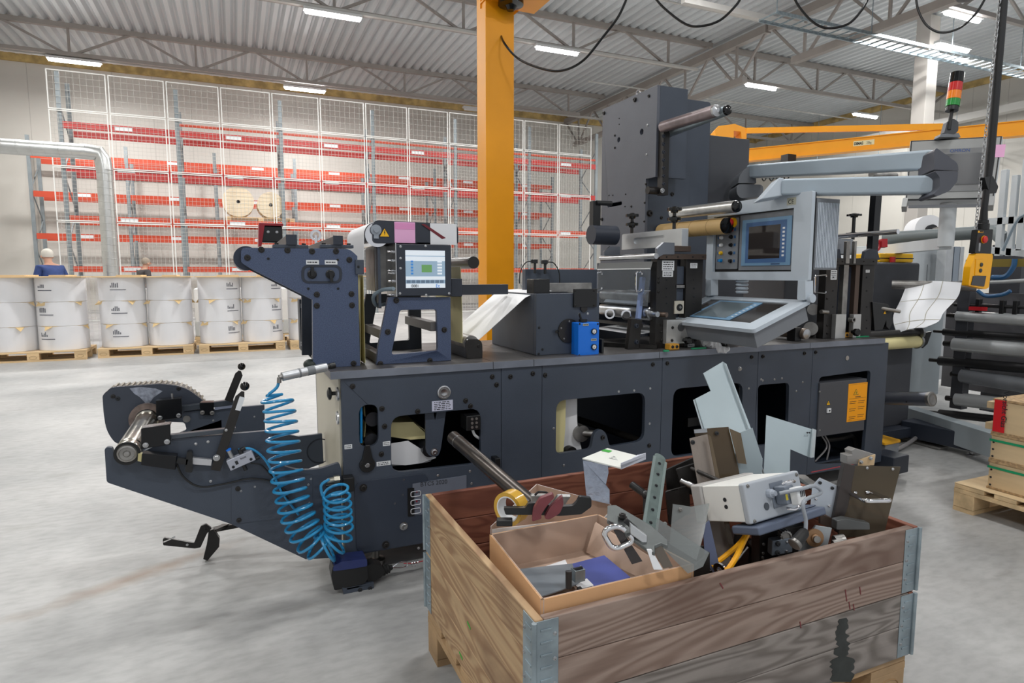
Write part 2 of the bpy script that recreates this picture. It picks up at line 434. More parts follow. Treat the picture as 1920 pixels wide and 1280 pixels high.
# steel column and cable tray at the right
b = MB(); b.box(0, .02, 0, .3, 0, 1)
cx, cy = 18.1, 12.0
t = thing('steel_column', 'tall pale grey steel column behind the stack light', 'column', (cx, cy, 0))
b = MB(); b.box(cx - .33, cx + .1, cy - .2, cy + .2, 0.03, CZ - .15); b.build('shaft', mat('column_paint', (172, 168, 163), .5), t, .02)
b = MB(); b.box(cx - .45, cx + .22, cy - .32, cy + .32, 0, .03); b.build('base_plate', trussm, t)
def tray(name, p, q, w, label, step=.3):
    p, q = V(p), V(q); d = (q - p); n = d.normalized(); s_ = n.cross(V((0, 0, 1))).normalized() * w / 2
    t = thing(name, label, 'cable tray', p)
    for sgn in (-1, 1):
        b = MB(); b.bar(p + s_ * sgn, q + s_ * sgn, .03, .07); b.build('side_rail', galv, t)
    k = min(90, int(d.length / step)); rung = None
    for i in range(k + 1):
        c = p + n * (i * step)
        if rung is None: b = MB(); b.bar(c - s_, c + s_, .03, .025); rung = b.build('rung', galv, t)
        else: r2 = rung.copy(); COL.objects.link(r2); r2.location = rung.location + n * (i * step)
    for i in range(0, k, 10):
        c = p + n * (i * step) + s_; b = MB(); b.cyl(c, (c.x, c.y, CZ - .1), .012, n=6); b.build('hanger_rod', galv, t)
tray('cable_tray', (11.0, 10.95, 6.9), (24.2, 10.95, 6.9), .5, 'long galvanised ladder cable tray crossing in front of the grey column')
b = MB(); b.box(9.0, 24.2, 11.3, 11.42, 7.0, 7.12); tag(b.build('cable_trunking', mat('white_trunking', (200, 198, 194), .5)), 'white cable trunking running beside the galvanised cable tray', 'trunking')
b = MB(); b.box(24.9, 25.3, 3, 25, 6.9, 7.15); tag(b.build('air_duct', mat('white_duct', (206, 204, 200), .5)), 'long white duct high along the right wall', 'duct')
tray('cable_tray', (24.6, 24, 6.0), (24.6, 4, 6.0), .4, 'cable tray along the right wall below the white duct')
tray('cable_ladder', (-6.4, 17.6, 6.1), (-9.0, 17.6, 6.1), .8, 'short grey cable ladder hanging at the upper left', .13)
# ------------------------------------------------------------------ pallet racks at the back wall
rack_galv = mat('rack_upright_steel', (134, 142, 146), .5, .2, .1, 4)
beam_red = mat('rack_beam_red', (186, 58, 54), .45, 0, .05, 2)
beam_orange = mat('rack_beam_orange', (198, 76, 50), .45, 0, .05, 2)
whitem = mat('white_mesh_frame', (222, 222, 218), .5)
def rack(label, X0, n, pitch, Y, depth, levels, top, thin=None):
    t = thing('pallet_rack', label, 'pallet rack', (X0, Y, 0))
    for i in range(n + 1):
        x = X0 + i * pitch
        for k, y in enumerate((Y, Y + depth)):
            h = top if k == 0 else top - .35
            if i == 0: h = top + .15
            b = MB(); b.box(x - .05, x + .05, y - .035, y + .035, 0, h); b.build('upright', rack_galv, t)
        z = .3; k = 0
        while z < top - 1.0:
            a, c = (Y, Y + depth) if k % 2 == 0 else (Y + depth, Y)
            b = MB(); b.bar((x, a, z), (x, c, z + .9), .03, .03); b.build('brace', rack_galv, t); z += .9; k += 1
    for (z0, z1, m) in levels:
        for i in range(n):
            for y in (Y - .06, Y + depth + .03):
                x = X0 + i * pitch
                b = MB(); b.box(x + .06, x + pitch - .06, y, y + .03, z0, z1)
                bm_ = b.build('beam', m, t)
                if y < Y and i % 1 == 0 and n < 9:
                    b = MB(); b.box(x + pitch * .45, x + pitch * .6, y - .004, y, z0 + (z1 - z0) * .25, z1 - (z1 - z0) * .2); b.build('location_label', label_white, bm_)
    if thin:
        for i in range(1, n):
            b = MB(); b.box(X0 + i * pitch + .06, X0 + (i + 1) * pitch - .06, Y - .04, Y, thin, thin + .07); b.build('back_stop_rail', beam_orange, t)
    return t
def zy(x, y, Y): return PY(x, y, Y).z
YF, YR = 20.0, 24.4
lv = [(zy(135, b_, YF), zy(135, a_, YF)) for a_, b_ in ((229, 242), (310, 322), (404, 416), (499, 510))]
rack('front pallet rack of galvanised uprights and red beams behind the white mesh', -3.98, 6, 2.69, YF, 1.1, [(a_, c_, beam_red if i < 2 else beam_orange) for i, (a_, c_) in enumerate(lv)], zy(118, 135, YF) - .15, zy(345, 238, YF))
lv2 = [(zy(75, b_, YR), zy(75, a_, YR)) for a_, b_ in ((287, 297), (358, 369), (437, 448))]
rack('rear pallet rack of orange beams standing against the back wall', -5.75, 7, 2.63, YR, 1.1, [(a_, c_, beam_orange) for a_, c_ in lv2], zy(52, 262, YR))

# white wire mesh guards on the aisle side of the front rack
YM = 19.92
xs_ = [-4.2 + 1.345 * i for i in range(13)]
zs_ = [0.0] + [zy(128, y, YM) for y in (414, 312, 206, 131)]
mesh_wire = mat('white_mesh_wire', (186, 184, 178), .6)
cache = {}
rows = ['bottom', 'lower middle', 'upper middle', 'top']
for r in range(4):
    z0, z1 = zs_[r], zs_[r + 1]
    proto = None
    for c in range(12):
        x0 = xs_[c]; lab = f'white wire mesh guard panel on the front rack, {rows[r]} row, {ordn(c)} from the left'
        if proto is None:
            t = thing('mesh_panel', lab, 'mesh panel', (x0, YM, z0), 'white mesh guard panels on the front rack')
            b = MB(); w = 1.30; h = z1 - z0 - .02
            for bx in ((0, .025, 0, h), (w - .025, w, 0, h), (.025, w - .025, 0, .025), (.025, w - .025, h - .025, h)): b.box(x0 + bx[0], x0 + bx[1], YM - .015, YM + .015, z0 + bx[2], z0 + bx[3])
            b.build('frame', whitem, t)
            b = MB(); k = 13 if r < 3 else 9
            for i in range(1, k): xx = x0 + w * i / k; b.box(xx - .003, xx + .003, YM - .003, YM + .003, z0 + .03, z0 + h - .03)
            k = int(h / (.1 if r < 3 else .16)); k = min(99, k)
            for i in range(1, k): zz = z0 + h * i / k; b.box(x0 + .03, x0 + w - .03, YM - .006, YM, zz - .003, zz + .003)
            b.build('wire_grid', mesh_wire, t, smooth=0); proto = t
        else:
            t = copy_tree(proto); t.location.x = x0; t['label'] = lab

# two big paper reels lying on a rack pallet
reelm = mat('cream_paper_reel', (232, 216, 188), .6, 0, .03, 2)
def reel(cx_, cz_, r, Y0, w, label):
    t = thing('paper_reel', label, 'paper reel', (cx_, Y0, cz_ - r))
    b = MB(); b.lathe_closed((cx_, Y0, cz_), (0, 1, 0), [(0, .05), (0, r), (w, r), (w, .05)], 40); b.build('wound_paper', reelm, t)
    b = MB(); b.lathe_closed((cx_, Y0 - .004, cz_), (0, 1, 0), [(0, .042), (0, .052), (w, .052), (w, .042)], 20); b.build('core', mat('brown_core', (92, 78, 66), .7), t)
    b = MB(); b.lathe((cx_, Y0 + .03, cz_), (0, 1, 0), [(0, .042), (.03, .042)], 16); b.build('core_plug', ink, t)
for (x, y, r, lab) in ((447, 386, .43, 'large cream paper reel on the rack pallet, the left and bigger one'), (508, 392, .375, 'smaller cream paper reel on the rack pallet, the right one')):
    p = PY(x, y, 20.15); zt = lv[2][1] + .13
    reel(p.x, zt + r, r, 20.15, .7, lab)
def pallet(name, X0, Y0, z0, L=1.2, W=.8, label='', m=None, group=None, inner=None):
    m = m or mat('pale_pallet_wood', (222, 192, 148), .7, 0, .18, 4, .2, 90, stretch=(.3, 4, 4))
    t = thing(name, label, 'pallet', (X0 + L / 2, Y0 + W / 2, z0), group)
    for k in range(5):
        w_ = .145 if k % 2 == 0 else .1; y = Y0 + [0, .19, W / 2 - .0725, W - .29, W - .145][k]
        b = MB(); b.box(X0, X0 + L, y, y + w_, z0 + .122, z0 + .144); b.build('deck_board', m, t, .003)
    for x in (0, L / 2 - .0725, L - .145):
        b = MB(); b.box(X0 + x, X0 + x + .145, Y0, Y0 + W, z0 + .100, z0 + .1215); b.build('stringer_board', m, t)
    for j, y in enumerate((0, W / 2 - .05, W - .1)):
        b = MB(); b.box(X0 + .001, X0 + L - .001, Y0 + y, Y0 + y + .1, z0, z0 + .022); b.build('bottom_board', m, t)
        for i, x in enumerate((0, L / 2 - .0725, L - .145)):
            b = MB(); b.box(X0 + x, X0 + x + .145, Y0 + y, Y0 + y + .1, z0 + .0225, z0 + .0995); bl = b.build('block', m, t, .003)
            if j == 0:
                b = MB(); c = (X0 + x + .0725, Y0 - .0005, z0 + .06); vs = []
                pts = [(c[0] + .045 * cos(a), c[1], c[2] + .02 * sin(a)) for a in [2 * pi * i / 16 for i in range(16)]]
                b.tube(pts, .0018, 4, True); b.build('branded_oval', mat('burn_mark', (150, 118, 80), .8), bl)
    return t
p = PY(425, 414, 20.12)
pallet('pallet', p.x - .02, 20.12, lv[2][1] - .02, 1.9, .8, 'wooden pallet on the rack under the two paper reels')

# ------------------------------------------------------------------ pallets of wrapped paper rolls on the floor
rollw = mat('wrapped_white_roll', (240, 240, 241), .35, 0, .03, 3, coat=.3)
cardm = mat('tan_interleaf_card', (222, 190, 130), .7)
film = clear('clear_stretch_film', (253, 253, 254), .08, .12)
printm = mat('grey_roll_print', (92, 94, 104), .7)
pos = [(-3.34, 10.87, 1.28, 'leftmost'), (-1.93, 10.95, 1.28, 'second'), (-.57, 10.93, 1.28, 'third'), (.79, 10.93, 1.28, 'fourth')]
ROLLH = .352
rnd = random.Random(4)
for i, (x0, y0, w, nm) in enumerate(pos):
    pallet('pallet', x0, y0, 0, w, .8, f'pale wooden pallet on the floor under the {nm} stack of white rolls')
    z = .146
    for lvl in range(3):
        for c in range(2):
            side = 'left' if c == 0 else 'right'; r = .315
            cx_ = x0 + w * (.25 + .5 * c) + .0; cy_ = y0 + .36
            t = thing('paper_roll', f'white wrapped paper roll, {["bottom", "middle", "top"][lvl]} of the {side} column on the {nm} pallet', 'paper roll', (cx_, cy_, z), 'wrapped rolls on the floor pallets')
            b = MB(); b.lathe((cx_, cy_, z), (0, 0, 1), [(0, r - .004), (.004, r), (ROLLH - .006, r), (ROLLH - .002, r - .004)], 40); b.build('wrapped_paper', rollw, t)
            if not (c == 1 and i in (1,)):
                b = MB(); a0 = -pi / 2 - (.35 if i != 0 else .9) + (.1 if c else 0) + (.75 if i == 2 else 0)
                for k in range(9):
                    a = a0 + k * .075; hh = rnd.choice([.05, .07, .03, .06]); ww = .007
                    cc = V((cx_ + (r + .002) * cos(a), cy_ + (r + .002) * sin(a), z + .2)); tt = V((-sin(a), cos(a), 0))
                    if k < 5: b.obox(cc + V((0, 0, hh / 2)), tt * ww, V((cos(a), sin(a), 0)) * .001, V((0, 0, hh / 2)))
                    b.obox(cc + V((0, 0, -.035)), tt * .012 * (1 + k % 2), V((cos(a), sin(a), 0)) * .001, V((0, 0, .006)))
                b.build('printed_marks', printm, t)
        z += ROLLH - .002
        if lvl < 2:
            for c in range(2):
                cx_ = x0 + w * (.25 + .5 * c); cy_ = y0 + .36; b = MB(); h_ = .30
                rot = rnd.uniform(.35, 1.2); q = []
                for a in range(4):
                    an = rot + a * pi / 2
                    for da, rr, dz in ((-.34, .318, 0), (-.12, .322, -.004), (0, .385, -.06), (.22, .322, -.002), (.36, .318, 0)): q.append((cx_ + rr * cos(an + da), cy_ + rr * sin(an + da), z - .001 + dz))
                b.prism(q, (0, 0, .003))
                tag(b.build('interleaf_card', cardm), f'tan card sheet sticking out between the {["bottom and middle", "middle and top"][lvl]} rolls, {["left", "right"][c]} column, {nm} pallet', 'card sheet', 'card sheets between the rolls')
            z += .003
    # lid board
    t = thing('cover_board', f'thin wooden cover board on top of the {nm} stack of white rolls', 'board', (x0 + w / 2, y0 + .4, z), 'wooden boards on the roll stacks')
    lm_ = mat('pale_pallet_wood', (222, 192, 148), .7)
    b = MB(); b.box(x0 - .01, x0 + w + .01, y0 - .01, y0 + .8, z, z + .018); b.build('plywood_sheet', lm_, t)
    b = MB(); b.box(x0 + .3, x0 + .62, y0, y0 + .7, z + .018, z + .036); b.build('batten', lm_, t)
    b = MB(); b.box(x0 + .9, x0 + 1.1, y0, y0 + .7, z + .018, z + .036); b.build('batten', lm_, t)
    # loose stretch film round the stack
    b = MB(); ring_ = rpoly([(x0 + .01, y0 - .004, 0), (x0 + w - .01, y0 - .004, 0), (x0 + w - .01, y0 + .76, 0), (x0 + .01, y0 + .76, 0)], .12, 5)
    k = len(ring_); nl = 7; vs = []
    for j in range(nl):
        zz = .15 + (z - .152) * j / (nl - 1)
        for i_, p_ in enumerate(ring_): vs.append((p_.x + (rnd.uniform(-.008, .008) if 0 < j < nl - 1 else 0), p_.y + .012 + rnd.uniform(-.008, .008), zz))
    fs = [(j * k + a, j * k + (a + 1) % k, (j + 1) * k + (a + 1) % k, (j + 1) * k + a) for j in range(nl - 1) for a in range(k)]
    b._add(vs, fs); tag(b.build('stretch_film', film), f'clear stretch film wrapped around the {nm} stack of rolls', 'film', 'stretch film around the roll stacks')
# a second row of shorter stacks, seen in the gaps
for i, (x0, nm) in enumerate(((-1.72, 'showing in the first gap'), (-.4, 'showing in the second gap'), (.95, 'behind the fourth stack'))):
    pallet('pallet', x0 - .3, 12.3, 0, 1.2, .8, f'wooden pallet in the back row {nm}')
    t = thing('wrapped_stack', f'low white wrapped stack in the back row {nm}', 'wrapped goods', (x0 + .3, 12.7, .146))
    b = MB(); b.box(x0 - .28, x0 + .88, 12.33, 13.07, .146, 1.0); b.build('cartons', mat('white_carton', (236, 236, 234), .4), t, .02)
    b = MB(); b.box(x0 - .29, x0 + .89, 12.32, 13.08, .15, .42); b.build('film', clear('crumpled_film', (238, 240, 240), .3, .15), t, .02)

# silver spiral duct at the left
ductm = mat('spiral_duct_steel', (205, 206, 204), .3, .85, .06, 6)
Yd = 15.0
pl, pc, pb = PY(-60, 271, Yd), PY(172, 285, Yd), PY(196, 320, Yd)
R_ = .145
t = thing('spiral_duct', 'shiny silver spiral duct bending down to the floor at the left', 'air duct', (pb.x, Yd, 0))
pth = [V((-8.8, Yd, pc.z)), V((pc.x - .1, Yd, pc.z))]
b = MB(); b.cyl(pth[0], pth[1], R_, n=28); b.build('horizontal_run', ductm, t)
b = MB(); b.tube([pth[1], V((pc.x + .13, Yd, pc.z - .02)), V((pb.x - .02, Yd, pb.z + .22)), V((pb.x, Yd, pb.z))], R_ + .004, 28); b.build('elbow', ductm, t, smooth=20)
b = MB(); b.cyl((pb.x, Yd, .0), (pb.x, Yd, pb.z), R_, n=28); b.build('vertical_run', ductm, t)
b = MB(); z = .3
while z < pb.z: b.lathe_closed((pb.x, Yd, z), (.08, 0, 1), [(0, R_ - .002), (.003, R_ + .007), (.010, R_ + .007), (.013, R_ - .002)], 28); z += .14
b.build('seam_rings', ductm, t)
b = MB(); x = pth[1].x
while x > -8.7: b.lathe_closed((x, Yd, pc.z), (1, 0, .08), [(0, R_ - .002), (.003, R_ + .006), (.010, R_ + .006), (.013, R_ - .002)], 28); x -= .22
b.build('seam_rings', ductm, t)

# ------------------------------------------------------------------ people
def person(px, py_top, Y, facing, label, shirt, trousers, hair, lean=.12, h=1.74):
    g = PY(px, py_top, Y); X = g.x; root = V((X, Y, 0)); k = h / 1.75
    t = thing('person', label, 'person', root); f = V((sin(facing), cos(facing), 0)); s_ = V((cos(facing), -sin(facing), 0))
    def skin(name, pts, edges, radii, m, parent):
        me = bpy.data.meshes.new(name); me.from_pydata([tuple(p) for p in pts], edges, []); o = bpy.data.objects.new(name, me); COL.objects.link(o); o.parent = parent
        sk = o.modifiers.new('skin', 'SKIN'); sk.use_smooth_shade = True
        for i, r in enumerate(radii): me.skin_vertices[0].data[i].radius = (r if isinstance(r, tuple) else (r, r))
        me.skin_vertices[0].data[0].use_root = True
        sb = o.modifiers.new('sub', 'SUBSURF'); sb.levels = 2; sb.render_levels = 2; me.materials.append(m); return o
    U = V((0, 0, 1))
    pel = U * .96 * k; chest = U * 1.28 * k + f * lean * .5; neck = U * 1.47 * k + f * lean; head = U * 1.60 * k + f * (lean + .05)
    P_ = [pel, U * 1.1 * k + f * lean * .2, chest, U * 1.42 * k + f * lean * .85, neck, head + U * .05]
    E_ = [(0, 1), (1, 2), (2, 3), (3, 4), (4, 5)]; R = [(.15, .11), (.15, .115), (.175, .12), (.13, .09), .06, .075]
    for sg in (-1, 1):
        n = len(P_); P_ += [U * 1.40 * k + s_ * sg * .17 + f * lean * .85, U * 1.13 * k + s_ * sg * .26 + f * (lean * .6 + .02), U * 1.02 * k + s_ * sg * .17 + f * (lean + .28), U * 1.0 * k + s_ * sg * .13 + f * (lean + .36)]
        E_ += [(3, n), (n, n + 1), (n + 1, n + 2), (n + 2, n + 3)]; R += [.068, .052, .042, .038]
        n = len(P_); P_ += [U * .90 * k + s_ * sg * .1, U * .5 * k + s_ * sg * .11, U * .1 * k + s_ * sg * .11 - f * .02, U * .045 + s_ * sg * .11 + f * .12]
        E_ += [(0, n), (n, n + 1), (n + 1, n + 2), (n + 2, n + 3)]; R += [.1, .07, .05, .045]
    body = skin('body', P_, E_, R, mat('skin_tone', (196, 150, 126), .6), t)
    # shirt and trousers as shells a little larger than the body
    sh = [0, 1, 2, 3]; S = [P_[i] for i in sh]; SE = [(0, 1), (1, 2), (2, 3)]; SR = [(.175, .135), (.17, .135), (.195, .14), (.145, .105)]
    for sg in (0, 1):
        n = len(S); a = 6 + sg * 8; S += [P_[a], P_[a + 1], P_[a + 1].lerp(P_[a + 2], .75)]; SE += [(3, n), (n, n + 1), (n + 1, n + 2)]; SR += [.085, .068, .056]
    skin('shirt', S, SE, SR, shirt, t)
    S = [pel]; SE = []; SR = [(.165, .125)]
    for sg in (0, 1):
        n = len(S); a = 10 + sg * 8; S += [P_[a], P_[a + 1], P_[a + 2]]; SE += [(0, n), (n, n + 1), (n + 1, n + 2)]; SR += [.115, .088, .07]
    skin('trousers', S, SE, SR, trousers, t)
    b = MB(); b.sphere(root + head + U * .045, .088, 20, 1.2); hd = b.build('head', mat('skin_tone', (196, 150, 126), .6), t)
    for sg in (-1, 1):
        b = MB(); b.sphere(root + head + U * .02 + s_ * sg * .088, .02, 8, 1.4); b.build('ear', mat('skin_tone', (196, 150, 126), .6), hd)
        b = MB(); b.sphere(root + head + U * .05 + s_ * sg * .035 + f * .08, .012, 8); b.build('eye', ink, hd)
    b = MB(); b.cyl(root + head + f * .075 + U * .04, root + head + f * .115 + U * .01, .01, .016, 8); b.build('nose', mat('skin_tone', (196, 150, 126), .6), hd)
    b = MB(); b.box(root.x - .001, root.x + .001, root.y, root.y + .001, 1.5, 1.501)
    b = MB(); c = root + head + f * .082 - U * .03; b.bar(c - s_ * .025, c + s_ * .025, .01, .008); b.build('mouth', mat('lip', (150, 90, 84), .6), hd)
    vs = []; c = root + head + U * .06 - f * .012; b = MB()
    b.lathe(c - U * .04, U - f * .1, [(0, .092), (.05, .099), (.1, .090), (.135, .06), (.152, .02), (.154, .001)], 20); b.build('hair', hair, t)
    # five fingers on each hand
    for sg in (-1, 1):
        hnd = U * 1.0 * k + s_ * sg * .13 + f * (lean + .38)
        pts = [hnd - f * .02]; ed = []; rr = [.032]
        for q in range(4):
            n = len(pts); o_ = s_ * (q - 1.5) * .02
            pts += [hnd + f * .045 + o_, hnd + f * (.085 - abs(q - 1.4) * .008) + o_ - U * .02]; ed += [(0, n), (n, n + 1)]; rr += [.0105, .009]
        n = len(pts); pts += [hnd - s_ * sg * .035 + f * .02, hnd - s_ * sg * .045 + f * .055]; ed += [(0, n), (n, n + 1)]; rr += [.011, .009]
        skin('hand', pts, ed, rr, mat('skin_tone', (196, 150, 126), .6), t)
    return t
person(101, 465, 14.0, radians(-35), 'person in a dark blue work shirt with pale grey hair, bowed, seen from behind', mat('navy_shirt', (46, 66, 118), .8, 0, .1, 20), mat('dark_trousers', (40, 42, 50), .8), mat('pale_grey_hair', (205, 200, 190), .8), .24, 1.70)
person(262, 482, 18.3, radians(60), 'person half hidden behind the rolls near the mesh, grey hair, dark clothes', mat('dark_shirt', (70, 66, 66), .8), mat('dark_trousers', (40, 42, 50), .8), mat('brown_grey_hair', (150, 138, 124), .8), .1, 1.64)
# ------------------------------------------------------------------ the dark printing press, module by module
YFp = 2.5; ZT = .872; YM2 = 2.6; YB = 3.32
slate_top = mat('worn_steel_top', (92, 90, 90), .4, .3, .3, 5, .15, 200, stretch=(.4, 2, 1))
slate_edge = mat('worn_slab_edge', (122, 128, 140), .4, .2, .12, 8)
speckle = mat('speckled_slate_paint', (58, 70, 98), .34, 0, 0, 300, rgb2=(82, 96, 126), bump=.5, bscale=380)
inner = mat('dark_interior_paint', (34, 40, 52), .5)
XL, XR = PY(640, 850, YFp).x, PY(1659, 700, YFp).x
base = thing('printing_press', 'long dark slate blue press base with cut-out front panels', 'machine base', (XL, YFp, 0))
def zb(x): return .105
seams = [640, 940, 1016, 1240, 1418, 1519, 1659]
holes = {0: [rpoly(ypoly([(733, 781), (901, 765), (902, 868), (734, 887)], YFp), .05), rpoly(ypoly([(673, 760), (709, 757), (710, 835), (674, 840)], YFp), .045)],
         2: [rpoly(ypoly([(1043, 751), (1210, 735), (1208, 826), (1143, 837), (1137, 812), (1126, 803), (1114, 812), (1108, 842), (1042, 851)], YFp), [.05, .05, .05, .02, .04, .04, .04, .02, .03])],
         3: [rpoly(ypoly([(1263, 729), (1393, 717), (1389, 838), (1258, 857)], YFp), .05)],
         4: [rpoly(ypoly([(1421, 722), (1480, 717), (1477, 828), (1420, 836)], YFp), .03)],
         5: [rpoly(ypoly([(1536, 707), (1633, 694), (1620, 853), (1527, 870)], YFp), .03)]}
for i in range(6):
    x0, x1 = PY(seams[i], 760, YFp).x + .001, PY(seams[i + 1], 760, YFp).x - .001
    b = MB(); b.prism([(x0, YFp, .105), (x1, YFp, .105), (x1, YFp, .84), (x0, YFp, .84)], (0, .022, 0), holes.get(i, []))
    b.build('front_panel', slate, base, .0015)
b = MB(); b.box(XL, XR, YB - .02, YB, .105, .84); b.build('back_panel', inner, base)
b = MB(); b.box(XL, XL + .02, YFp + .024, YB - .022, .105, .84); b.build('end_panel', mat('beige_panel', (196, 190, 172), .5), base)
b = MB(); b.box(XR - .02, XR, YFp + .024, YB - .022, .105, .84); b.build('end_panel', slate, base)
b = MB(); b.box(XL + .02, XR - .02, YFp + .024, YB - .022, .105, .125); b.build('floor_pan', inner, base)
for s_ in (1, 2, 3, 4, 5):
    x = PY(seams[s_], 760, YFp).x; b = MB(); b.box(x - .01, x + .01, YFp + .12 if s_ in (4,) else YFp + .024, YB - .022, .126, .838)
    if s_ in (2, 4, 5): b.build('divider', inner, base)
for x in (XL + .15, (XL + XR) / 2, XR - .12):
    for y in (YFp + .12, YB - .12):
        b = MB(); b.lathe((x, y, 0), (0, 0, 1), [(0, .04), (.02, .04), (.025, .015), (.104, .015)], 16); b.build('foot', dull_steel, base)
# front bolts
for (x, y) in [(923, 706), (957, 706), (1022, 703), (999, 700), (1224, 683), (1251, 681), (1409, 669), (1430, 668), (1508, 662), (1529, 660), (716, 766), (721, 799), (715, 851), (783, 771), (873, 751), (882, 761), (931, 721), (1217, 835), (661, 724)]:
    bolt(base, PY(x, y, YFp), .0085)
for (x, y) in [(1160, 734), (1189, 732), (1219, 728), (1218, 794), (1038, 803), (1057, 872), (1404, 728), (1427, 711), (1430, 713), (1452, 711), (1466, 709), (1493, 733), (1505, 716), (757, 899), (821, 891), (881, 883), (884, 906), (868, 894), (740, 943), (755, 927), (785, 1027)]:
    bolt(base, PY(x, y, YFp), .0045, m=steel, name='rivet')
def rnd_rect(b, cs, Y, r, th): b.prism(rpoly(ypoly(cs, Y), r), (0, -th, 0))
b = MB(); rnd_rect(b, [(664, 903), (803, 886), (803, 1016), (668, 1037)], YFp, .04, .004); dr = b.build('access_door', mat('door_slate', (50, 58, 72), .42, 0, .08, 3), base, .0012)
for (x, y) in ((681, 914), (723, 1021)): bolt(dr, PY(x, y, YFp - .004), .012)
bolt(dr, PY(757, 986, YFp - .004), .013, m=steel, name='steel_bolt')
b = MB(); b.prism(ypoly([(773, 906), (874, 890), (874, 956), (773, 965)], YFp), (0, -.0065, 0)); cp = b.build('control_plate', mat('grey_plate', (112, 118, 132), .45, .2), base, .001)
text('lettering', 'BTCS 2020', PY(788, 912, YFp - .0068), (1, 0, -.02), (0, 0, 1), .026, ink, cp)
b = MB(); b.box(PY(764, 940, YFp).x, PY(776, 940, YFp).x, YFp - .0085, YFp, PY(770, 966, YFp).z, PY(770, 914, YFp).z); b.build('terminal_recess', black, cp)
for y in (925, 941, 957):
    c = PY(780, y, YFp - .010); b = MB(); b.tube(rpoly([c + V((-.022, 0, -.012)), c + V((.02, 0, -.012)), c + V((.02, 0, .01)), c + V((-.022, 0, .01))], .008, 4), .002, 6, True); b.build('wire_clip', chrome, cp)
for y in (921, 939):
    b = MB(); c = PY(781, y, YFp - .007); b.cyl(c, c + V((0, -.004, 0)), .004, n=10); b.build('red_lamp', mat('dark_red', (130, 30, 50), .4), cp)
# round steel boss, note plate, small labels, pushed crank
c = PY(832, 735, YFp); b = MB(); b.lathe(c, (0, -1, 0), [(0, .029), (.006, .029), (.008, .024), (.004, .022), (.004, .016), (.008, .014), (.006, .004)], 32); b.build('steel_boss', steel, base)
plate('note_plate', base, PY(810, 771, YFp), (1, 0, .0), (0, 0, 1), .092, .043, mat('pale_violet_label', (198, 200, 220), .6), 5)
for (x, y, w) in ((646, 842, .03), (718, 836, .03), (706, 874, .058)):
    plate('small_label', base, PY(x, y, YFp), (1, 0, 0), (0, 0, 1), w, .018, label_white, 2, seed=x)
c = PY(688, 870, YFp); d = PY(688, 838, YFp)
b = MB(); b.cyl(c, c + V((0, -.012, 0)), .032, n=24); b.prism([c + V((-.026, -.002, 0)), c + V((.026, -.002, 0)), d + V((.009, -.002, .012)), d + V((-.009, -.002, .012))], (0, -.012, 0)); ck = b.build('crank_lever', black, base, .003); bolt(ck, c + V((0, -.012, 0)), .008, m=steel)
# rollers and paper seen through the openings
b = MB(); b.prism(rpoly([PY(797, 765, YFp + .03), PY(838, 760, YFp + .03), PY(827, 840, YFp + .03), PY(822, 856, YFp + .03), PY(806, 856, YFp + .03), PY(799, 846, YFp + .03)], [0, 0, .01, .02, .02, .01]), (0, .012, 0), [ypoly([(812, 770), (820, 770), (816, 788)], YFp + .03)]); arm = b.build('forked_arm', slate, base, .0015)
bolt(arm, PY(814, 847, YFp + .03), .012, m=steel)
c = PY(806, 843, YFp + .06); b = MB(); b.cyl(c, c + V((0, .42, 0)), .033); b.build('idler_roller', mat('ribbed_dark_roller', (58, 60, 66), .3, .5), base)
for (x, y) in ((699, 786), (697, 826)):
    c = PY(x, y, YFp + .05); b = MB(); b.cyl(c, c + V((0, .42, 0)), .03); b.build('idler_roller', mat('ribbed_dark_roller', (58, 60, 66), .3, .5), base)
b = MB(); b.sheet(bez([PY(683, 762, YFp + .07), PY(685, 800, YFp + .07), PY(680, 836, YFp + .07)], 6), (0, .38, 0)); b.build('yellow_web_strip', paper_yellow, base)
b = MB(); b.tube([PY(677, 762, YFp + .03), PY(677, 830, YFp + .03)], .006); b.build('blue_air_line', mat('blue_hose', (24, 134, 200), .3), base)
X0, X1, X2 = PY(734, 790, YFp + .1).x - .1, PY(795, 800, YFp + .1).x, PY(806, 835, YFp + .06).x
b = MB(); b.sheet(bez([(X0, YFp + .1, PY(734, 785, YFp + .1).z), (X1 - .02, YFp + .1, PY(790, 800, YFp + .1).z), (X2, YFp + .1, PY(806, 826, YFp + .1).z)], 10), (0, .34, 0)); b.prism(ypoly([(728, 792), (775, 791), (798, 812), (800, 822), (770, 824), (728, 818)], YFp + .1), (0, .001, 0)); b.build('yellow_web', paper_yellow, base)
b = MB(); b.prism(ypoly([(728, 832), (765, 826), (800, 848), (818, 858), (790, 868), (760, 872), (728, 870)], YFp + .09), (0, .001, 0)); b.sheet(bez([(X0, YFp + .1, PY(734, 872, YFp + .1).z), (X1, YFp + .1, PY(790, 868, YFp + .1).z), (X2 + .02, YFp + .1, PY(818, 858, YFp + .1).z)], 10), (0, .34, 0)); b.build('white_web', paper_white, base)
# terminal block at the right of the first opening
c = PY(884, 790, YFp - .01); b = MB(); b.box(c.x - .03, c.x + .035, YFp - .03, YFp + .05, c.z - .035, c.z + .03); tb = b.build('terminal_block', black, base, .004)
for k in range(6):
    b = MB(); x = c.x - .005 + (k % 2) * .02; z = c.z - .02 + (k // 2) * .018; b.cyl((x, YFp - .031, z), (x, YFp - .034, z), .006, n=10); b.build('terminal_screw', dull_steel, tb)
b = MB(); b.tube(bez([PY(886, 805, YFp), PY(890, 815, YFp), PY(899, 822, YFp + .03)], 8), .006); b.build('white_wire', white_plastic, base)
b = MB(); c = PY(926, 865, YFp); b.box(c.x - .014, c.x + .012, YFp - .05, YFp, c.z - .028, c.z + .028); b.build('latch', black, base, .003)
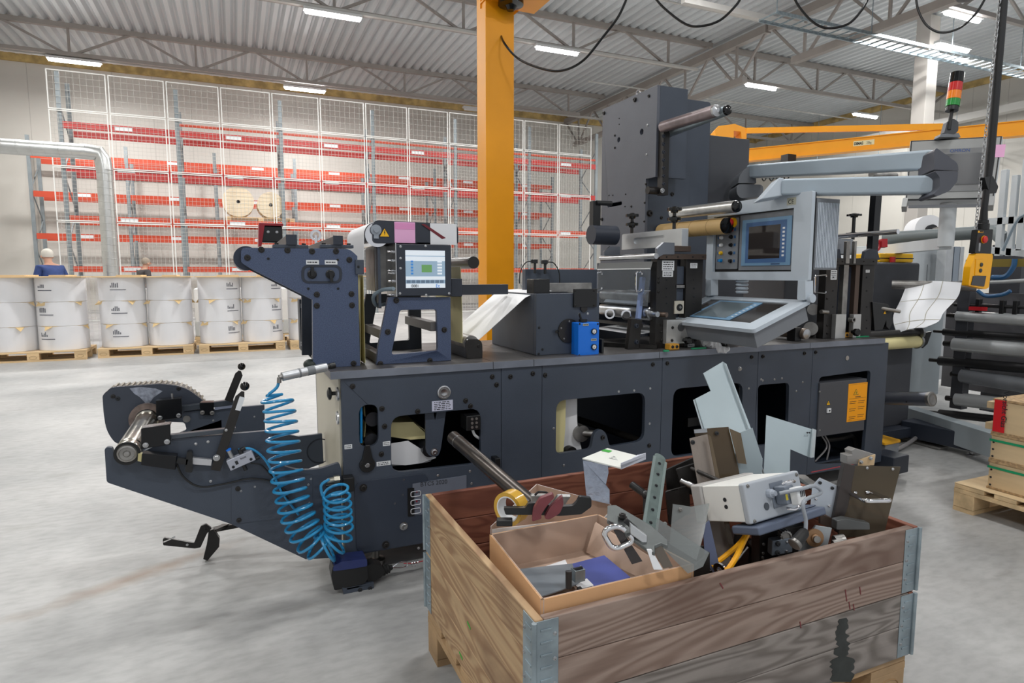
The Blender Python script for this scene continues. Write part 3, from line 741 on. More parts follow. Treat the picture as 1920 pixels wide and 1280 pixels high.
# paper, roller and shaft in the third panel
b = MB(); b.sheet([PY(1046, 752, 2.56), PY(1048, 800, 2.56), PY(1046, 850, 2.56)], (.01, .3, 0)); b.sheet([PY(1061, 748, 2.54), PY(1060, 800, 2.54), PY(1056, 852, 2.54)], (-.05, .02, 0)); b.build('yellow_web', paper_yellow, base)
b = MB(); b.sheet(bez([PY(1082, 745, 2.58), PY(1083, 800, 2.58), PY(1092, 850, 2.58)], 8), (-.1, .02, 0)); b.build('white_web', paper_white, base)
c = PY(1092, 813, 2.56); b = MB(); b.cyl(c, c + V((0, .5, 0)), .04); b.cyl(c + V((0, .02, 0)), c + V((.07, -.02, -.005)), .018); b.build('steel_roller', dull_steel, base)
c = PY(1072, 849, 2.56); b = MB(); b.cyl(c, c + V((0, .5, 0)), .03); b.build('steel_roller', black_metal, base)
b = MB(); b.cyl(PY(1082, 785, 3.0), PY(1200, 826, 2.6), .018); b.build('cross_shaft', black_metal, base)
bolt(base, PY(1130, 820, YFp), .009)
b = MB(); b.box(PY(1290, 790, 2.7).x, PY(1320, 790, 2.7).x, 2.7, 2.74, PY(1290, 800, 2.7).z, PY(1290, 784, 2.7).z); b.build('inner_bracket', black, base)
# electrical box in the last panel
q = ypoly([(1535, 720), (1626, 707), (1619, 806), (1534, 819)], YFp - .01)
b = MB(); x0, x1 = (q[0].x + q[3].x) / 2, (q[1].x + q[2].x) / 2; z0, z1 = (q[2].z + q[3].z) / 2, (q[0].z + q[1].z) / 2
b.box(x0, x1, YFp - .012, YFp + .16, z0, z1); eb = b.build('electrical_box', mat('graphite_box', (74, 76, 82), .5), base, .004)
p0 = V((PY(1587, 790, YFp - .012).x, YFp - .0122, PY(1587, 790, YFp).z)); w = PY(1621, 750, YFp).x - p0.x; h = PY(1587, 719, YFp).z - p0.z
pl = plate('warning_sheet', eb, p0, (1, 0, 0), (0, 0, 1), w, h, mat('warning_orange', (250, 164, 14), .6), 0)
for (ux, uz, uw, uh) in [(.1, .52, .35, .012), (.55, .52, .35, .012), (.1, .47, .3, .012), (.55, .47, .3, .012), (.1, .33, .35, .012), (.55, .36, .35, .012), (.1, .28, .3, .012), (.55, .31, .3, .012), (.1, .12, .35, .012), (.55, .15, .35, .012), (.1, .07, .3, .012), (.55, .1, .3, .012), (.05, .60, .9, .006), (.38, .63, .28, .02), (.04, .03, .92, .004), (.04, .97, .92, .004)]:
    b = MB(); a = p0 + V((ux * w, -.0015, uz * h)); b.box(a.x, a.x + uw * w, a.y, a.y + .0003, a.z, a.z + uh * h); b.build('print', ink, pl)
def tri(parent, c, s, xd=(1, 0, 0), yd=(0, 0, 1), glyph='bolt'):
    c, xd, yd = V(c), V(xd).normalized(), V(yd).normalized(); z = xd.cross(yd)
    T = lambda k: [c + xd * (-k * s) + yd * (-k * s * .6), c + xd * (k * s) + yd * (-k * s * .6), c + yd * (k * s * 1.1)]
    b = MB(); b.prism(T(1), z * .0008); t_ = b.build('warning_triangle', ink, parent)
    b = MB(); b.prism([p + z * .0008 for p in T(.8)], z * .0004); b.build('yellow_field', mat('warning_yellow', (250, 190, 20), .5), t_)
    G = {'bolt': [(.02, .6), (-.14, .1), (0, .1), (-.06, -.35), (.16, .22), (.02, .22), (.12, .6)], 'flame': [(0, .5), (.16, .1), (.12, -.3), (-.12, -.3), (-.18, 0), (-.06, .12)]}[glyph]
    b = MB(); b.prism([c + xd * (gx * s) + yd * (gz * s) + z * .0013 for gx, gz in G], z * .0004); b.build('glyph', ink, t_)
    return t_
tri(eb, PY(1605, 736, YFp - .0135), .021, glyph='flame'); tri(eb, PY(1553, 756, YFp - .0125), .017)
b = MB(); c = PY(1553, 769, YFp - .0125); b.box(c.x - .015, c.x + .015, c.y - .008, c.y, c.z - .013, c.z + .013); lk = b.build('box_lock', label_white, eb, .001)
b = MB(); b.cyl(c + V((0, -.008, 0)), c + V((0, -.011, 0)), .005, n=10); b.build('keyhole', ink, lk)
for y in (734, 806): bolt(eb, PY(1537, y, YFp - .012), .004, m=steel)
for k, pts in enumerate(([(1540, 815), (1550, 838), (1528, 865)], [(1546, 815), (1555, 835), (1550, 862)])):
    b = MB(); b.tube(bez([PY(x, y, YFp + .06) for x, y in pts], 10), .005); b.build('grey_cable', mat('grey_cable', (128, 126, 128), .5), base)
b = MB(); b.tube(bez([PY(1545, 825, YFp + .1), PY(1575, 822, YFp + .1), (PY(1600, 818, YFp + .1)), PY(1606, 850, YFp + .1)], 14), .014); b.build('conduit', rubber, base)
b = MB(); c = PY(1588, 671, YFp); b.cyl(c, c + V((0, -.003, 0)), .014, n=20); b.build('badge', steel, base)
c = PY(1387, 691, YFp); bolt(base, c, .009, m=steel, name='steel_bolt')

# top slab, in segments
ctop = thing('press_top_slab', 'long worn steel slab covering the press base, in butted lengths', 'worktop', (XL, YFp - .012, .84))
sx = [PY(619, 712, YFp - .012).x] + [PY(x, 690, YFp - .012).x for x in (925, 1001, 1236, 1517)] + [PY(1660, 640, YFp - .012).x]
for i in range(5):
    b = MB(); b.box(sx[i] + .0012, sx[i + 1] - .0012, YFp - .012, YB + .01, .8405, ZT); b.m = 1
    b.box(sx[i] + .0013, sx[i + 1] - .0013, YFp - .0125, YFp - .0115, .8408, ZT - .001)
    b.build('slab_length', [slate_top, slate_edge], ctop, .0015)

# ---- infeed stand (left head)
inf = thing('infeed_stand', 'dark blue speckled infeed head with sloping nose and two knobs', 'press module', (PY(620, 690, YM2).x, YM2, ZT))
prof_px = [(452, 464), (655, 466), (670, 480), (670, 690), (587, 694), (586, 562), (471, 504), (452, 492)]
pts = ypoly(prof_px, YM2); pts[3].z = pts[4].z = ZT + .0005; pts[3].x = pts[2].x
b = MB(); b.prism(rpoly(pts, [.02, .06, .0, 0, 0, 0, .01, .01]), (0, .03, 0)); b.build('front_side_plate', speckle, inf, .0025)
b = MB(); b.prism(rpoly([p + V((0, .45, 0)) for p in pts], [.02, .06, .0, 0, 0, 0, .01, .01]), (0, .025, 0)); b.build('rear_side_plate', slate_dark, inf)
b = MB(); b.box(pts[4].x + .06, pts[4].x + .08, YM2 + .031, YM2 + .449, ZT + .001, pts[5].z - .01); b.build('inner_web', slate_dark, inf)
for (x, y) in [(490, 468), (539, 469), (585, 471), (630, 471), (464, 483), (655, 487), (594, 552), (659, 551), (594, 573), (660, 572), (663, 681)]:
    bolt(inf, PY(x, y, YM2), .009)
for (x, y) in ((503, 485), (578, 541), (634, 541), (633, 487)): bolt(inf, PY(x, y, YM2), .004, m=ink, name='hole')
c = PY(462, 484, YM2 + .04); b = MB(); b.cyl(c, c + V((0, .5, 0)), .0465, n=36); b.build('nose_roller', mat('navy_roller', (40, 48, 66), .4), inf)
for (xa, ya, xb, yb, xf) in ((537, 441, 555, 458, 478), (625, 443, 641, 458, 562)):
    p, q = PY(xa, yb, YM2), PY(xb, ya, YM2); X = (p.x + q.x) / 2; far = PX(xf, 457, X).y
    b = MB(); b.box(p.x, q.x, YM2 - .01, min(far, 3.6), p.z, q.z); bb = b.build('square_top_bar', mat('grey_brown_tube', (98, 96, 96), .45, .2), inf, .002)
    b = MB(); b.box(p.x - .002, q.x + .002, YM2 - .014, YM2 - .008, p.z - .002, q.z + .002); b.build('end_cap', slate_dark, bb, .001)
    b = MB(); b.box(p.x - .05, q.x + .045, YM2 - .002, YM2 + .05, p.z - .014, p.z - .001); b.build('bar_clamp', slate, inf, .002)
    for dx in (-.035, .03): bolt(inf, V(((p.x if dx < 0 else q.x) + dx, YM2 + .02, p.z - .001)), .008, (0, 0, 1))
kp = thing_dummy = None
b = MB(); b.prism(rpoly(ypoly([(565, 496), (641, 497), (641, 531), (565, 531)], YM2), .03, 6), (0, -.003, 0), [rpoly(ypoly([(570, 501), (636, 501), (636, 527), (570, 527)], YM2), .022, 6)]); kp = b.build('knob_panel_rim', slate_dark, inf, .001)
b = MB(); b.prism(rpoly(ypoly([(570, 501), (636, 501), (636, 527), (570, 527)], YM2), .022, 6), (0, -.0015, 0)); kf = b.build('knob_panel', mat('panel_blue_grey', (70, 82, 106), .45), inf)
for (x, a) in ((585, .9), (619, -1.4)):
    c = PY(x, 514, YM2 - .0015); b = MB(); b.lathe(c, (0, -1, 0), [(0, .018), (.004, .018), (.006, .014), (.01, .013)], 24); k_ = b.build('rotary_knob', black, kf)
    d = V((.12 if a < 0 else 0, 0, 1 if a > 0 else -1)).normalized(); b = MB(); b.bar(c + V((0, -.014, 0)) - d * .008, c + V((0, -.014, 0)) + d * .03, .012, .012, (0, 1, 0)); b.build('knob_pointer', black, k_, .001)
for x in (574, 609): plate('knob_label', inf, PY(x, 495.5, YM2), (1, 0, 0), (0, 0, 1), .049, .017, label_white, 1, seed=x)
p, q = PY(666, 514, YM2), PY(681, 487, YM2)
b = MB(); b.box(p.x, q.x, YM2 - .012, YM2 + .05, p.z, q.z); cb = b.build('clamp_block', slate, inf, .002); bolt(cb, PY(672, 500, YM2 - .012), .004, m=ink, name='hole')
b = MB(); p = PY(564, 665, 3.22); q = PY(588, 560, 3.22); b.box(p.x, q.x + .02, 3.20, 3.30, ZT + .005, q.z); rb = b.build('rear_wiring_box', slate_dark, inf, .003)
b = MB(); b.tube(bez([PY(567, 572, 3.18), PY(573, 600, 3.18), PY(570, 640, 3.18), PY(582, 668, 3.18)], 16), .004); b.build('black_cable', black, rb)
for y in (577, 648): plate('white_clip', rb, PY(564, y, 3.199), (1, 0, 0), (0, 0, 1), .022, .02, label_white, 1, seed=y)
# red and black tension device on the far side
p = PY(508, 436, 3.35); t = thing('web_sensor', 'small red and black device behind the infeed head', 'sensor', (p.x, 3.35, p.z - .06))
b = MB(); b.box(p.x - .05, p.x + .05, 3.3, 3.4, p.z - .05, p.z + .03); b.build('housing', black, t, .006)
b = MB(); b.prism([(p.x - .062, 3.29, p.z - .07), (p.x - .048, 3.29, p.z - .07), (p.x - .03, 3.29, p.z + .03), (p.x + .055, 3.29, p.z + .03), (p.x + .055, 3.29, p.z + .042), (p.x - .055, 3.29, p.z + .042)], (0, .12, 0)); b.build('red_frame', mat('dark_red_paint', (150, 30, 44), .4), t, .002)
for dx in (-.015, .025): bolt(t, (p.x + dx, 3.3, p.z), .005, m=steel)
for (x, y, r) in ((592, 441, .028), (676, 442, .03)):
    p = PY(x, y, 3.3); b = MB(); b.ring(p, (0.4, 1, 0), r, r * .6, .01); b.bar(p, (p.x, p.y, ZT + .001), .012, .012); tag(b.build('web_guide_ring', chrome), f'chrome web guide ring behind the infeed bars, {"left" if x < 600 else "right"} one', 'ring')

# ---- web through the infeed: white over the top roller, pale yellow below
web = thing('paper_web', 'continuous paper web rising beside the infeed head, white above and yellow below', 'paper web', (.5, 2.66, ZT))
xa = PY(683, 600, 2.64).x
b = MB(); b.sheet([(xa, 2.64, ZT + .003), (xa + .001, 2.64, PY(683, 516, 2.64).z)], (-.004, .42, 0)); b.sheet([(xa - .02, 2.64, ZT + .003), (xa - .012, 2.64, PY(676, 520, 2.64).z)], (-.004, .42, 0)); b.build('yellow_web', paper_yellow, web)
zt_ = PY(684, 416, 2.64).z; r_ = .05
arc = [(xa + .06 - .052 * cos(a), 2.64, zt_ - .052 + .052 * sin(a)) for a in [radians(k) for k in range(-10, 96, 8)]]
b = MB(); b.sheet([(xa + .001, 2.64, PY(683, 516, 2.64).z)] + arc, (0, .42, 0)); b.build('white_web', paper_white, web)
b = MB(); b.cyl((xa + .06, 2.63, zt_ - .052), (xa + .06, 3.09, zt_ - .052), .050, n=32); b.build('guide_roller', chrome, web)

# ---- scanner head and touch screen on the trapezoid frame
scan = thing('inspection_unit', 'dark inspection unit on a trapezoid frame with lit touch screen', 'press module', (PY(775, 680, YM2).x, YM2, ZT))
outer = ypoly([(728, 557), (845, 557), (845, 679), (706, 687), (709, 650)], YM2); outer[2].z = outer[3].z = ZT + .0005; outer[2].x = outer[1].x
hole = rpoly(ypoly([(750, 581), (819, 580), (821, 657), (734, 665)], YM2), .012)
b = MB(); b.prism(outer, (0, .025, 0), [hole]); b.build('front_frame_plate', speckle, scan, .002)
b = MB(); b.prism([p + V((0, .48, 0)) for p in outer], (0, .025, 0), [[p + V((0, .48, 0)) for p in hole]]); b.build('rear_frame_plate', slate_dark, scan)
for (x, y) in ((743, 563), (727, 622), (833, 618), (713, 682), (806, 676)): bolt(scan, PY(x, y, YM2), .0095)
for (x, y) in ((730, 630), (815, 612), (715, 672)):
    p = PY(x, y, YM2 + .03); b = MB(); b.box(p.x - .02, p.x + .02, YM2 + .0255, YM2 + .4795, p.z - .02, p.z + .02); b.build('cross_bar', mat('grey_brown_tube', (98, 96, 96), .45, .2), scan, .002)
p, q = PY(745, 556, 2.58), PY(846, 459, 2.58)
b = MB(); b.box(p.x, q.x, 2.58, 2.74, p.z + .002, q.z); hb = b.build('screen_housing', slate_dark, scan, .003)
b = MB(); b.box(p.x - .006, p.x - .001, 2.575, 2.75, p.z, q.z + .002); sp = b.build('connector_plate', steel, scan, .001)
for (y, r) in ((471, .008), (488, .008), (507, .005), (512, .005), (527, .009), (541, .007), (553, .005)):
    c = PX(742, y, p.x - .006); c.y = 2.62; b = MB(); b.lathe(c, (-1, 0, 0), [(0, r), (.008, r), (.01, r * .7), (.022, r * .7)], 14); b.build('connector', chrome, sp)
for (x, y) in ((751, 462), (751, 484), (751, 503), (750, 550), (799, 553), (842, 550), (798, 461)): bolt(hb, PY(x, y, 2.58), .004, m=steel, name='rivet')
b = MB(); b.tube(bez([PX(738, 541, p.x - .03) + V((0, .3, 0)) * 0, PY(715, 544, 2.6), PY(700, 556, 2.64), PY(705, 572, 2.68), PY(722, 570, 2.72)], 20), .008); b.build('grey_hose', mat('grey_hose', (128, 144, 156), .45), scan)
b = MB(); b.box(PY(708, 560, 2.7).x, PY(740, 560, 2.7).x, 2.75, 2.95, p.z + .02, q.z); b.build('side_bracket', dull_steel, scan, .003)
b = MB(); x_ = PY(711, 500, 2.64).x; b.box(x_ - .006, x_ + .006, 2.64, 2.68, p.z - .05, q.z - .01); b.build('side_strut', slate, scan, .001)
scrb = mat('screen_blue_grey', (140, 164, 184), .4, emit=.35); scrw = mat('screen_white', (214, 222, 230), .4, emit=.35); scrd = mat('screen_key', (96, 116, 138), .4, emit=.2); scrg = mat('screen_green', (100, 150, 90), .4, emit=.3); scrc = mat('screen_icon_blue', (60, 130, 200), .4, emit=.3)
s0, s1 = PY(761, 540, 2.5795), PY(834, 470, 2.5795); sw, sh = s1.x - s0.x, s1.z - s0.z
b = MB(); b.box(s0.x, s1.x, 2.5785, 2.58, s0.z, s1.z); scr = b.build('touch_screen', scrb, hb)
def el(u0, v0, u1, v1, m, nm='screen_field', d=.0004):
    b = MB(); b.box(s0.x + u0 * sw, s0.x + u1 * sw, 2.5785 - d, 2.5784, s0.z + v0 * sh, s0.z + v1 * sh); b.build(nm, m, scr)
el(0, .86, 1, 1, scrw); el(0, .72, 1, .84, scrw); el(0, .22, 1, .31, scrw); el(0, 0, 1, .12, scrw); el(.4, .42, .66, .62, scrg)
for k in range(5): el(.13, .36 + k * .08, .19, .41 + k * .08, scrc, 'icon')
for k in range(8): el(.02 + k * .12, .13, .12 + k * .12, .21, scrd, 'key')
for k in range(5): el(.8, .36 + k * .08, .92, .41 + k * .08, scrw, 'icon')
text('screen_digits', '0081', V((s0.x + .13 * sw, 2.577, s0.z + .02 * sh)), (1, 0, 0), (0, 0, 1), .017, ink, scr)
text('screen_symbol', 'Et', V((s0.x + .75 * sw, 2.577, s0.z + .01 * sh)), (1, 0, 0), (0, 0, 1), .022, scrc, scr)
# scanning head above the screen
p, q = PY(684, 458, 2.6), PY(862, 417, 2.6)
b = MB(); b.prism(rpoly([V((xa + .04, 2.62, p.z + .006)), V((q.x, 2.62, p.z + .012)), V((q.x, 2.62, q.z - .006)), V((xa + .04, 2.62, q.z))], [.02, .01, .03, .03]), (0, .42, 0)); hd = b.build('scanner_head', slate_dark, scan, .002)
c = PY(705, 431, 2.62); b = MB(); b.lathe(c, (0, -1, 0), [(0, .022), (.004, .022), (.005, .012), (.012, .011)], 24); b.bar(c, c + V((0, 0, -.035)), .02, .006, (0, 1, 0)); b.build('disc_switch', mat('clear_grey_plastic', (150, 158, 168), .3), hd)
tri(hd, PY(721, 438, 2.6195), .024)
for (x0, y0, x1, y1, m, nm) in ((740, 455, 778, 417, mat('pink_note', (238, 180, 220), .7), 'pink_note'), (807, 458, 856, 420, paper_white, 'white_note')):
    a, c = PY(x0, y0, 2.618), PY(x1, y1, 2.618); b = MB(); b.box(a.x, c.x, 2.6165, 2.6195, a.z, c.z); nt = b.build(nm, m, hd)
    if nm == 'pink_note': b = MB(); b.box(a.x + .002, c.x - .002, 2.6155, 2.6164, c.z - .03, c.z - .004); b.build('note_header', mat('deep_pink', (228, 150, 200), .7), nt)
b = MB(); b.prism(ypoly([(790, 420), (797, 420), (836, 446), (829, 448)], 2.6155), (0, .001, 0)); b.build('dark_red_strap', mat('maroon', (110, 24, 38), .5), hd)
b = MB(); a, c = PY(847, 556, 2.66), PY(985, 522, 2.66); b.box(a.x, c.x, 2.86, 2.9, a.z, c.z - .03); b.box(a.x, a.x + .05, 2.66, 2.86, a.z, c.z); b.build('rear_cover', slate_dark, scan, .002)
c = PY(888, 492, 2.7); b = MB(); b.cyl(c, c + V((0, .4, 0)), .028); b.build('guide_roller', black_metal, scan)
# loose yellow web behind and the block with its idler roller
xw = PY(878, 600, 2.66).x
idb = thing('idler_block', 'dark steel idler block with rounded roller on the slab', 'press module', (xw, 2.64, ZT))
p = PY(879, 677, 2.6); q = PY(906, 640, 2.6)
end = rpoly([V((p.x, 2.62, ZT + .0005)), V((q.x + .004, 2.62, ZT + .0005)), V((q.x + .004, 2.62, q.z + .01)), V((p.x, 2.62, q.z + .01))], [0, 0, .04, .01], 6)
b = MB(); b.prism(end, (0, .018, 0)); ep = b.build('end_plate', black_metal, idb, .002); bolt(ep, PY(897, 648, 2.62), .006)
b = MB(); b.box(p.x - .0, p.x + .03, 2.6385, 3.06, ZT + .001, q.z - .005); b.build('long_cover', slate_dark, idb, .002)
cr = V(((p.x + q.x) / 2 - .004, 2.65, q.z - .012)); b = MB(); b.cyl(cr, cr + V((0, .42, 0)), .036, n=30); b.build('roller', dull_steel, idb)
web2 = thing('paper_web', 'paper web sloping up from the idler block, yellow run on its left', 'paper web', (xw, 2.67, ZT + .05))
b = MB(); b.sheet(bez([cr + V((-.036, .02, 0)), cr + V((-.034, .02, .1)), (cr.x - .04, cr.y + .02, PY(878, 500, 2.66).z)], 10), (0, .40, 0)); b.build('yellow_web', paper_yellow, web2)
b = MB(); t1 = PY(985, 562, 2.66)
path = [cr + V((.036 * sin(a), .02, .036 * cos(a))) for a in [radians(k) for k in (150, 130, 110)]] + [t1 + V((0, 0, .01)), t1 + V((.06, 0, .035)), t1 + V((.14, 0, .04))]
path[0:3] = [cr + V((.037, .02, -.02)), cr + V((.0375, .02, -.005)), cr + V((.045, .02, .005))]
b.sheet([cr + V((-.02, .02, .034)), cr + V((.01, .02, .037)), cr + V((.03, .02, .022)), cr + V((.045, .02, .012))][2:] + path[3:], (0, .40, 0)); b.build('white_web', paper_white, web2)

# ---- coating unit with blue box
cu = thing('coating_unit', 'boxy slate unit with black disc cover and blue control box', 'press module', (PY(1065, 670, YM2).x, YM2, ZT))
p, q = PY(1005, 671, YM2), PY(1124, 549, YM2)
b = MB(); b.box(p.x, q.x, YM2, YM2 + .025, ZT + .0005, q.z); b.build('front_plate', slate, cu, .002)
b = MB(); b.box(p.x, p.x + .02, YM2 + .026, 3.15, ZT + .001, q.z); b.build('left_plate', slate, cu, .002)
b = MB(); b.box(p.x + .021, q.x, YM2 + .026, 3.15, q.z - .03, q.z - .004); b.build('cover', slate_dark, cu, .002)
b = MB(); b.box(q.x - .02, q.x, YM2 + .026, 3.15, ZT + .001, q.z - .031); b.build('right_plate', slate, cu)
c = PY(1066, 620, YM2); b = MB(); b.cyl(c, c + V((0, -.006, 0)), .058, n=40); dc = b.build('disc_cover', black_metal, cu, .001)
for k in range(5): a = k * 1.257 + .3; bolt(dc, c + V((.045 * cos(a), -.006, .045 * sin(a))), .0035, m=dull_steel, name='disc_screw')
b = MB(); b.cyl(c + V((-.06, -.004, .0)), c + V((-.075, -.02, 0)), .007); b.build('disc_pin', black, dc)
a, d = PY(1074, 576, YM2), PY(1117, 541, YM2); b = MB(); b.box(a.x, d.x, YM2 - .012, YM2, a.z, d.z); bc = b.build('black_cover_plate', black, cu, .001)
for (x, y) in ((1079, 545), (1114, 545), (1079, 573), (1114, 572)): bolt(bc, PY(x, y, YM2 - .012), .004)
b = MB(); c = PY(1094, 578, YM2); b.cyl(c, c + V((0, -.008, 0)), .018, n=20); b.build('shaft_boss', black_metal, cu)
for (x, y) in ((1011, 614), (1010, 663), (1086, 589), (1102, 588), (1017, 655)): bolt(cu, PY(x, y, YM2), .0045, m=ink if x < 1020 else steel, name='hole' if x < 1020 else 'rivet')
b = MB(); a, d = PY(1001, 549, 2.64), PY(1031, 523, 2.64); b.box(a.x, d.x, 2.64, 2.72, q.z, d.z); b.build('sensor_block', black, cu, .002)
b = MB(); a, d = PY(985, 548, 2.9), PY(1120, 505, 2.9); b.box(a.x, d.x, 2.9, 2.94, q.z, d.z); b.build('rear_beam', slate, cu, .002)
b = MB(); a, d = PY(1010, 548, 2.8), PY(1110, 530, 2.8); b.box(a.x, d.x, 2.8, 2.83, q.z, d.z); b.build('steel_plate', dull_steel, cu, .002)
for (x, y, s_) in ((1003, 490, -1), (1022, 491, 1)):
    c = PY(x, y, 2.85); b = MB(); b.box(c.x - .02, c.x + .012, 2.84, 2.86, c.z - .01, c.z + .01); b.box(c.x - .006, c.x + .006, 2.845, 2.855, c.z - .06, c.z - .01); pg = b.build('angled_plug', black, cu, .002)
    b = MB(); b.tube(bez([c + V((s_ * .015, 0, 0)), c + V((s_ * .05, 0, -.005)), c + V((s_ * .08, 0, -.05)), c + V((s_ * .085, 0, -.11))], 12), .003); b.build('plug_cable', black, pg)
bb = thing('control_box', 'bright blue control box with two round gauges on the coating unit', 'control box', (PY(1105, 668, 2.55).x, 2.55, PY(1105, 668, 2.55).z))
blue = mat('bright_blue_plastic', (16, 116, 226), .4); a, d = PY(1084, 669, 2.53), PY(1124, 604, 2.53)
b = MB(); b.box(a.x, d.x, 2.53, 2.5985, a.z, d.z); b.build('housing', blue, bb, .004)
for (x, y) in ((1087, 607), (1121, 607), (1086, 666), (1121, 665)): bolt(bb, PY(x, y, 2.53), .0035)
for y in (621, 650):
    c = PY(1113, y, 2.53); b = MB(); b.lathe(c, (0, -1, 0), [(0, .014), (.008, .014), (.009, .0115), (.006, .0115)], 24); g = b.build('gauge', black, bb)
    b = MB(); b.cyl(c + V((0, -.0062, 0)), c + V((0, -.0072, 0)), .0105, n=20); b.build('dial', label_white, g)
    b = MB(); b.bar(c + V((0, -.0078, 0)), c + V((-.004, -.0078, -.008)), .002, .0005, (0, 1, 0)); b.build('needle', ink, g)
for (x, y) in ((1093, 611), (1108, 639)): plate('gauge_label', bb, PY(x, y, 2.529), (1, 0, 0), (0, 0, 1), .03, .011, mat('grey_label', (176, 176, 160), .5), 1, seed=y)
b = MB(); c = PY(1093, 603, 2.56); b.cyl(c, c + V((0, 0, .012)), .02, n=16); b.cyl(c + V((-.01, 0, .01)), c + V((-.02, 0, .04)), .005); b.build('cable_gland', black, bb)
b = MB(); c = PY(1126, 655, 2.56); b.box(c.x, c.x + .012, 2.55, 2.58, ZT + .001, c.z + .05); b.build('side_latch', black, bb, .001)
# ------------------------------------------------------------------ unwinding arm at the left end
ua = thing('unwind_arm', 'long tapering slate unwinding arm reaching left with chrome mandrel', 'machine arm', (PY(600, 1040, YFp).x, YFp, 0))
fp = ypoly([(196, 842), (200, 838), (210, 839), (217, 860), (228, 870), (250, 866), (262, 849), (320, 823), (509, 807), (513, 868), (560, 882), (600, 879), (636, 867), (640, 880), (641, 1045), (573, 1048), (433, 982), (200, 904)], YFp + .004)
b = MB(); b.prism(rpoly(fp, [.005, .01, .005, .01, .02, .02, .01, .02, .005, .03, .08, .02, .01, 0, 0, 0, 0, .01]), (0, .02, 0)); fr = b.build('front_side_plate', slate, ua, .002)
b = MB(); b.prism(ypoly([(434, 905), (586, 889), (586, 965), (434, 982)], YFp + .004), (0, -.003, 0)); pl = b.build('cover_plate', slate, fr, .0008)
for (x, y) in ((446, 916), (448, 975)): bolt(pl, PY(x, y, YFp), .007)
for (x, y) in ((367, 832), (390, 828), (395, 902), (478, 912), (578, 908), (583, 897), (580, 942), (452, 920), (536, 958)): bolt(fr, PY(x, y, YFp + .004), .004, m=steel, name='rivet')
YR2 = 3.02
rp = ypoly([(268, 790), (345, 772), (496, 759), (497, 806), (560, 818), (604, 813), (607, 868), (560, 885), (430, 900), (300, 880), (262, 840)], YR2)
hol = rpoly(ypoly([(292, 790), (346, 792), (350, 806), (330, 815), (296, 815)], YR2), .01)
b = MB(); b.prism(rp, (0, .02, 0), [hol]); rr = b.build('rear_side_plate', slate, ua, .002)
b = MB(); c = PY(350, 785, YR2); b.cyl(c, c + V((0, -.004, 0)), .015); b.build('plug', dull_steel, rr)
for (x, y) in ((400, 788), (477, 781)): bolt(rr, PY(x, y, YR2), .003, m=steel, name='rivet')
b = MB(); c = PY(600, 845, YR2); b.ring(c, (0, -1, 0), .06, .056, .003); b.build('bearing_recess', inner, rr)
# guard cover with ribbed rim
gp = rpoly(ypoly([(192, 741), (209, 726), (300, 719.5), (345, 724), (383, 752), (384, 770), (300, 786), (222, 838), (200, 810), (194, 775)], 3.06), [.01, .01, .0, .06, .06, .05, .05, .08, .05, .05], 6)
guardm = mat('chipped_dark_paint', (60, 66, 78), .45, .1, 0, 5, rgb2=(62, 68, 80), bump=.1)
gt = thing('guard_cover', 'chipped dark guard cover with ribbed rim behind the mandrel', 'guard', (PY(290, 830, 3.06).x, 3.06, PY(290, 838, 3.06).z))
b = MB(); b.prism(gp, (0, .012, 0)); gf = b.build('face_plate', guardm, gt, .002)
b = MB(); cg = V((sum(p.x for p in gp) / len(gp), 0, sum(p.z for p in gp) / len(gp)))
b.prism([p + V((0, .013, 0)) + (cg - V((p.x, 0, p.z))) * .03 for p in gp], (0, .10, 0)); b.build('rim', mat('dark_rim', (78, 70, 62), .6), gt)
k = 0; b0 = None
acc = 0.0
for i in range(len(gp)):
    a, c = gp[i], gp[(i + 1) % len(gp)]
    L_ = (c - a).length; d = (c - a) / max(L_, 1e-6)
    while acc < L_:
        p = a + d * acc; acc += .021
        if p.z < cg.z - .12: continue
        pp = p + (cg - V((p.x, 0, p.z))) * .012 + V((0, .016, 0)); rm = MB(); rm.bar(pp, pp + V((.0, .094, 0)), .008, .006, d.cross(V((0, 1, 0)))); rm.build('rib', mat('rim_rib', (140, 132, 118), .5), gt)
    acc -= L_
# chipped paint patch showing bare metal
b = MB(); b.prism(ypoly([(243, 728), (262, 725), (292, 728), (305, 733), (288, 745), (280, 756), (275, 758), (262, 744), (252, 738)], 3.0595), (0, -.0006, 0)); b.build('bare_metal_patch', mat('bare_metal', (150, 156, 170), .35, .4, .3, 60), gf)
for (x, y) in ((212, 743), (335, 728)): bolt(gf, PY(x, y, 3.06), .007)
bolt(gf, PY(221, 747, 3.06), .007, m=ink, name='hole')
# chrome mandrel
mc = PY(238, 850, 2.47); mx = MB()
md = thing('mandrel', 'worn chrome mandrel of the unwinder lying towards the camera', 'roller', mc)
b = MB(); b.lathe(mc, (0, 1, 0), [(0, .036), (.012, .041), (.02, .041), (.022, .038), (.06, .038), (.062, .041), (.07, .041), (.072, .039), (.53, .039), (.535, .044), (.585, .044)], 36); b.build('body', mat('worn_chrome', (190, 186, 176), .22, .95, .25, 9), md)
b = MB(); b.lathe(mc, (0, -1, 0), [(0, .03), (.006, .029), (.008, .024), (.004, .023), (.004, .012), (.008, .009), (.009, .004)], 30); b.build('end_cap', dull_steel, md)
b = MB(); b.lathe_closed(mc + V((0, -.002, 0)), (0, 1, 0), [(0, .031), (0, .0405), (.006, .0405), (.006, .031)], 36); b.build('seal_ring', rubber, md)
for a in (.9, 2.4):
    b = MB(); q = mc + V((.0395 * cos(a), .08, .0395 * sin(a))); b.bar(q, q + V((0, .44, 0)), .006, .003, (cos(a), 0, sin(a))); b.build('gripper_strip', dull_steel, md)
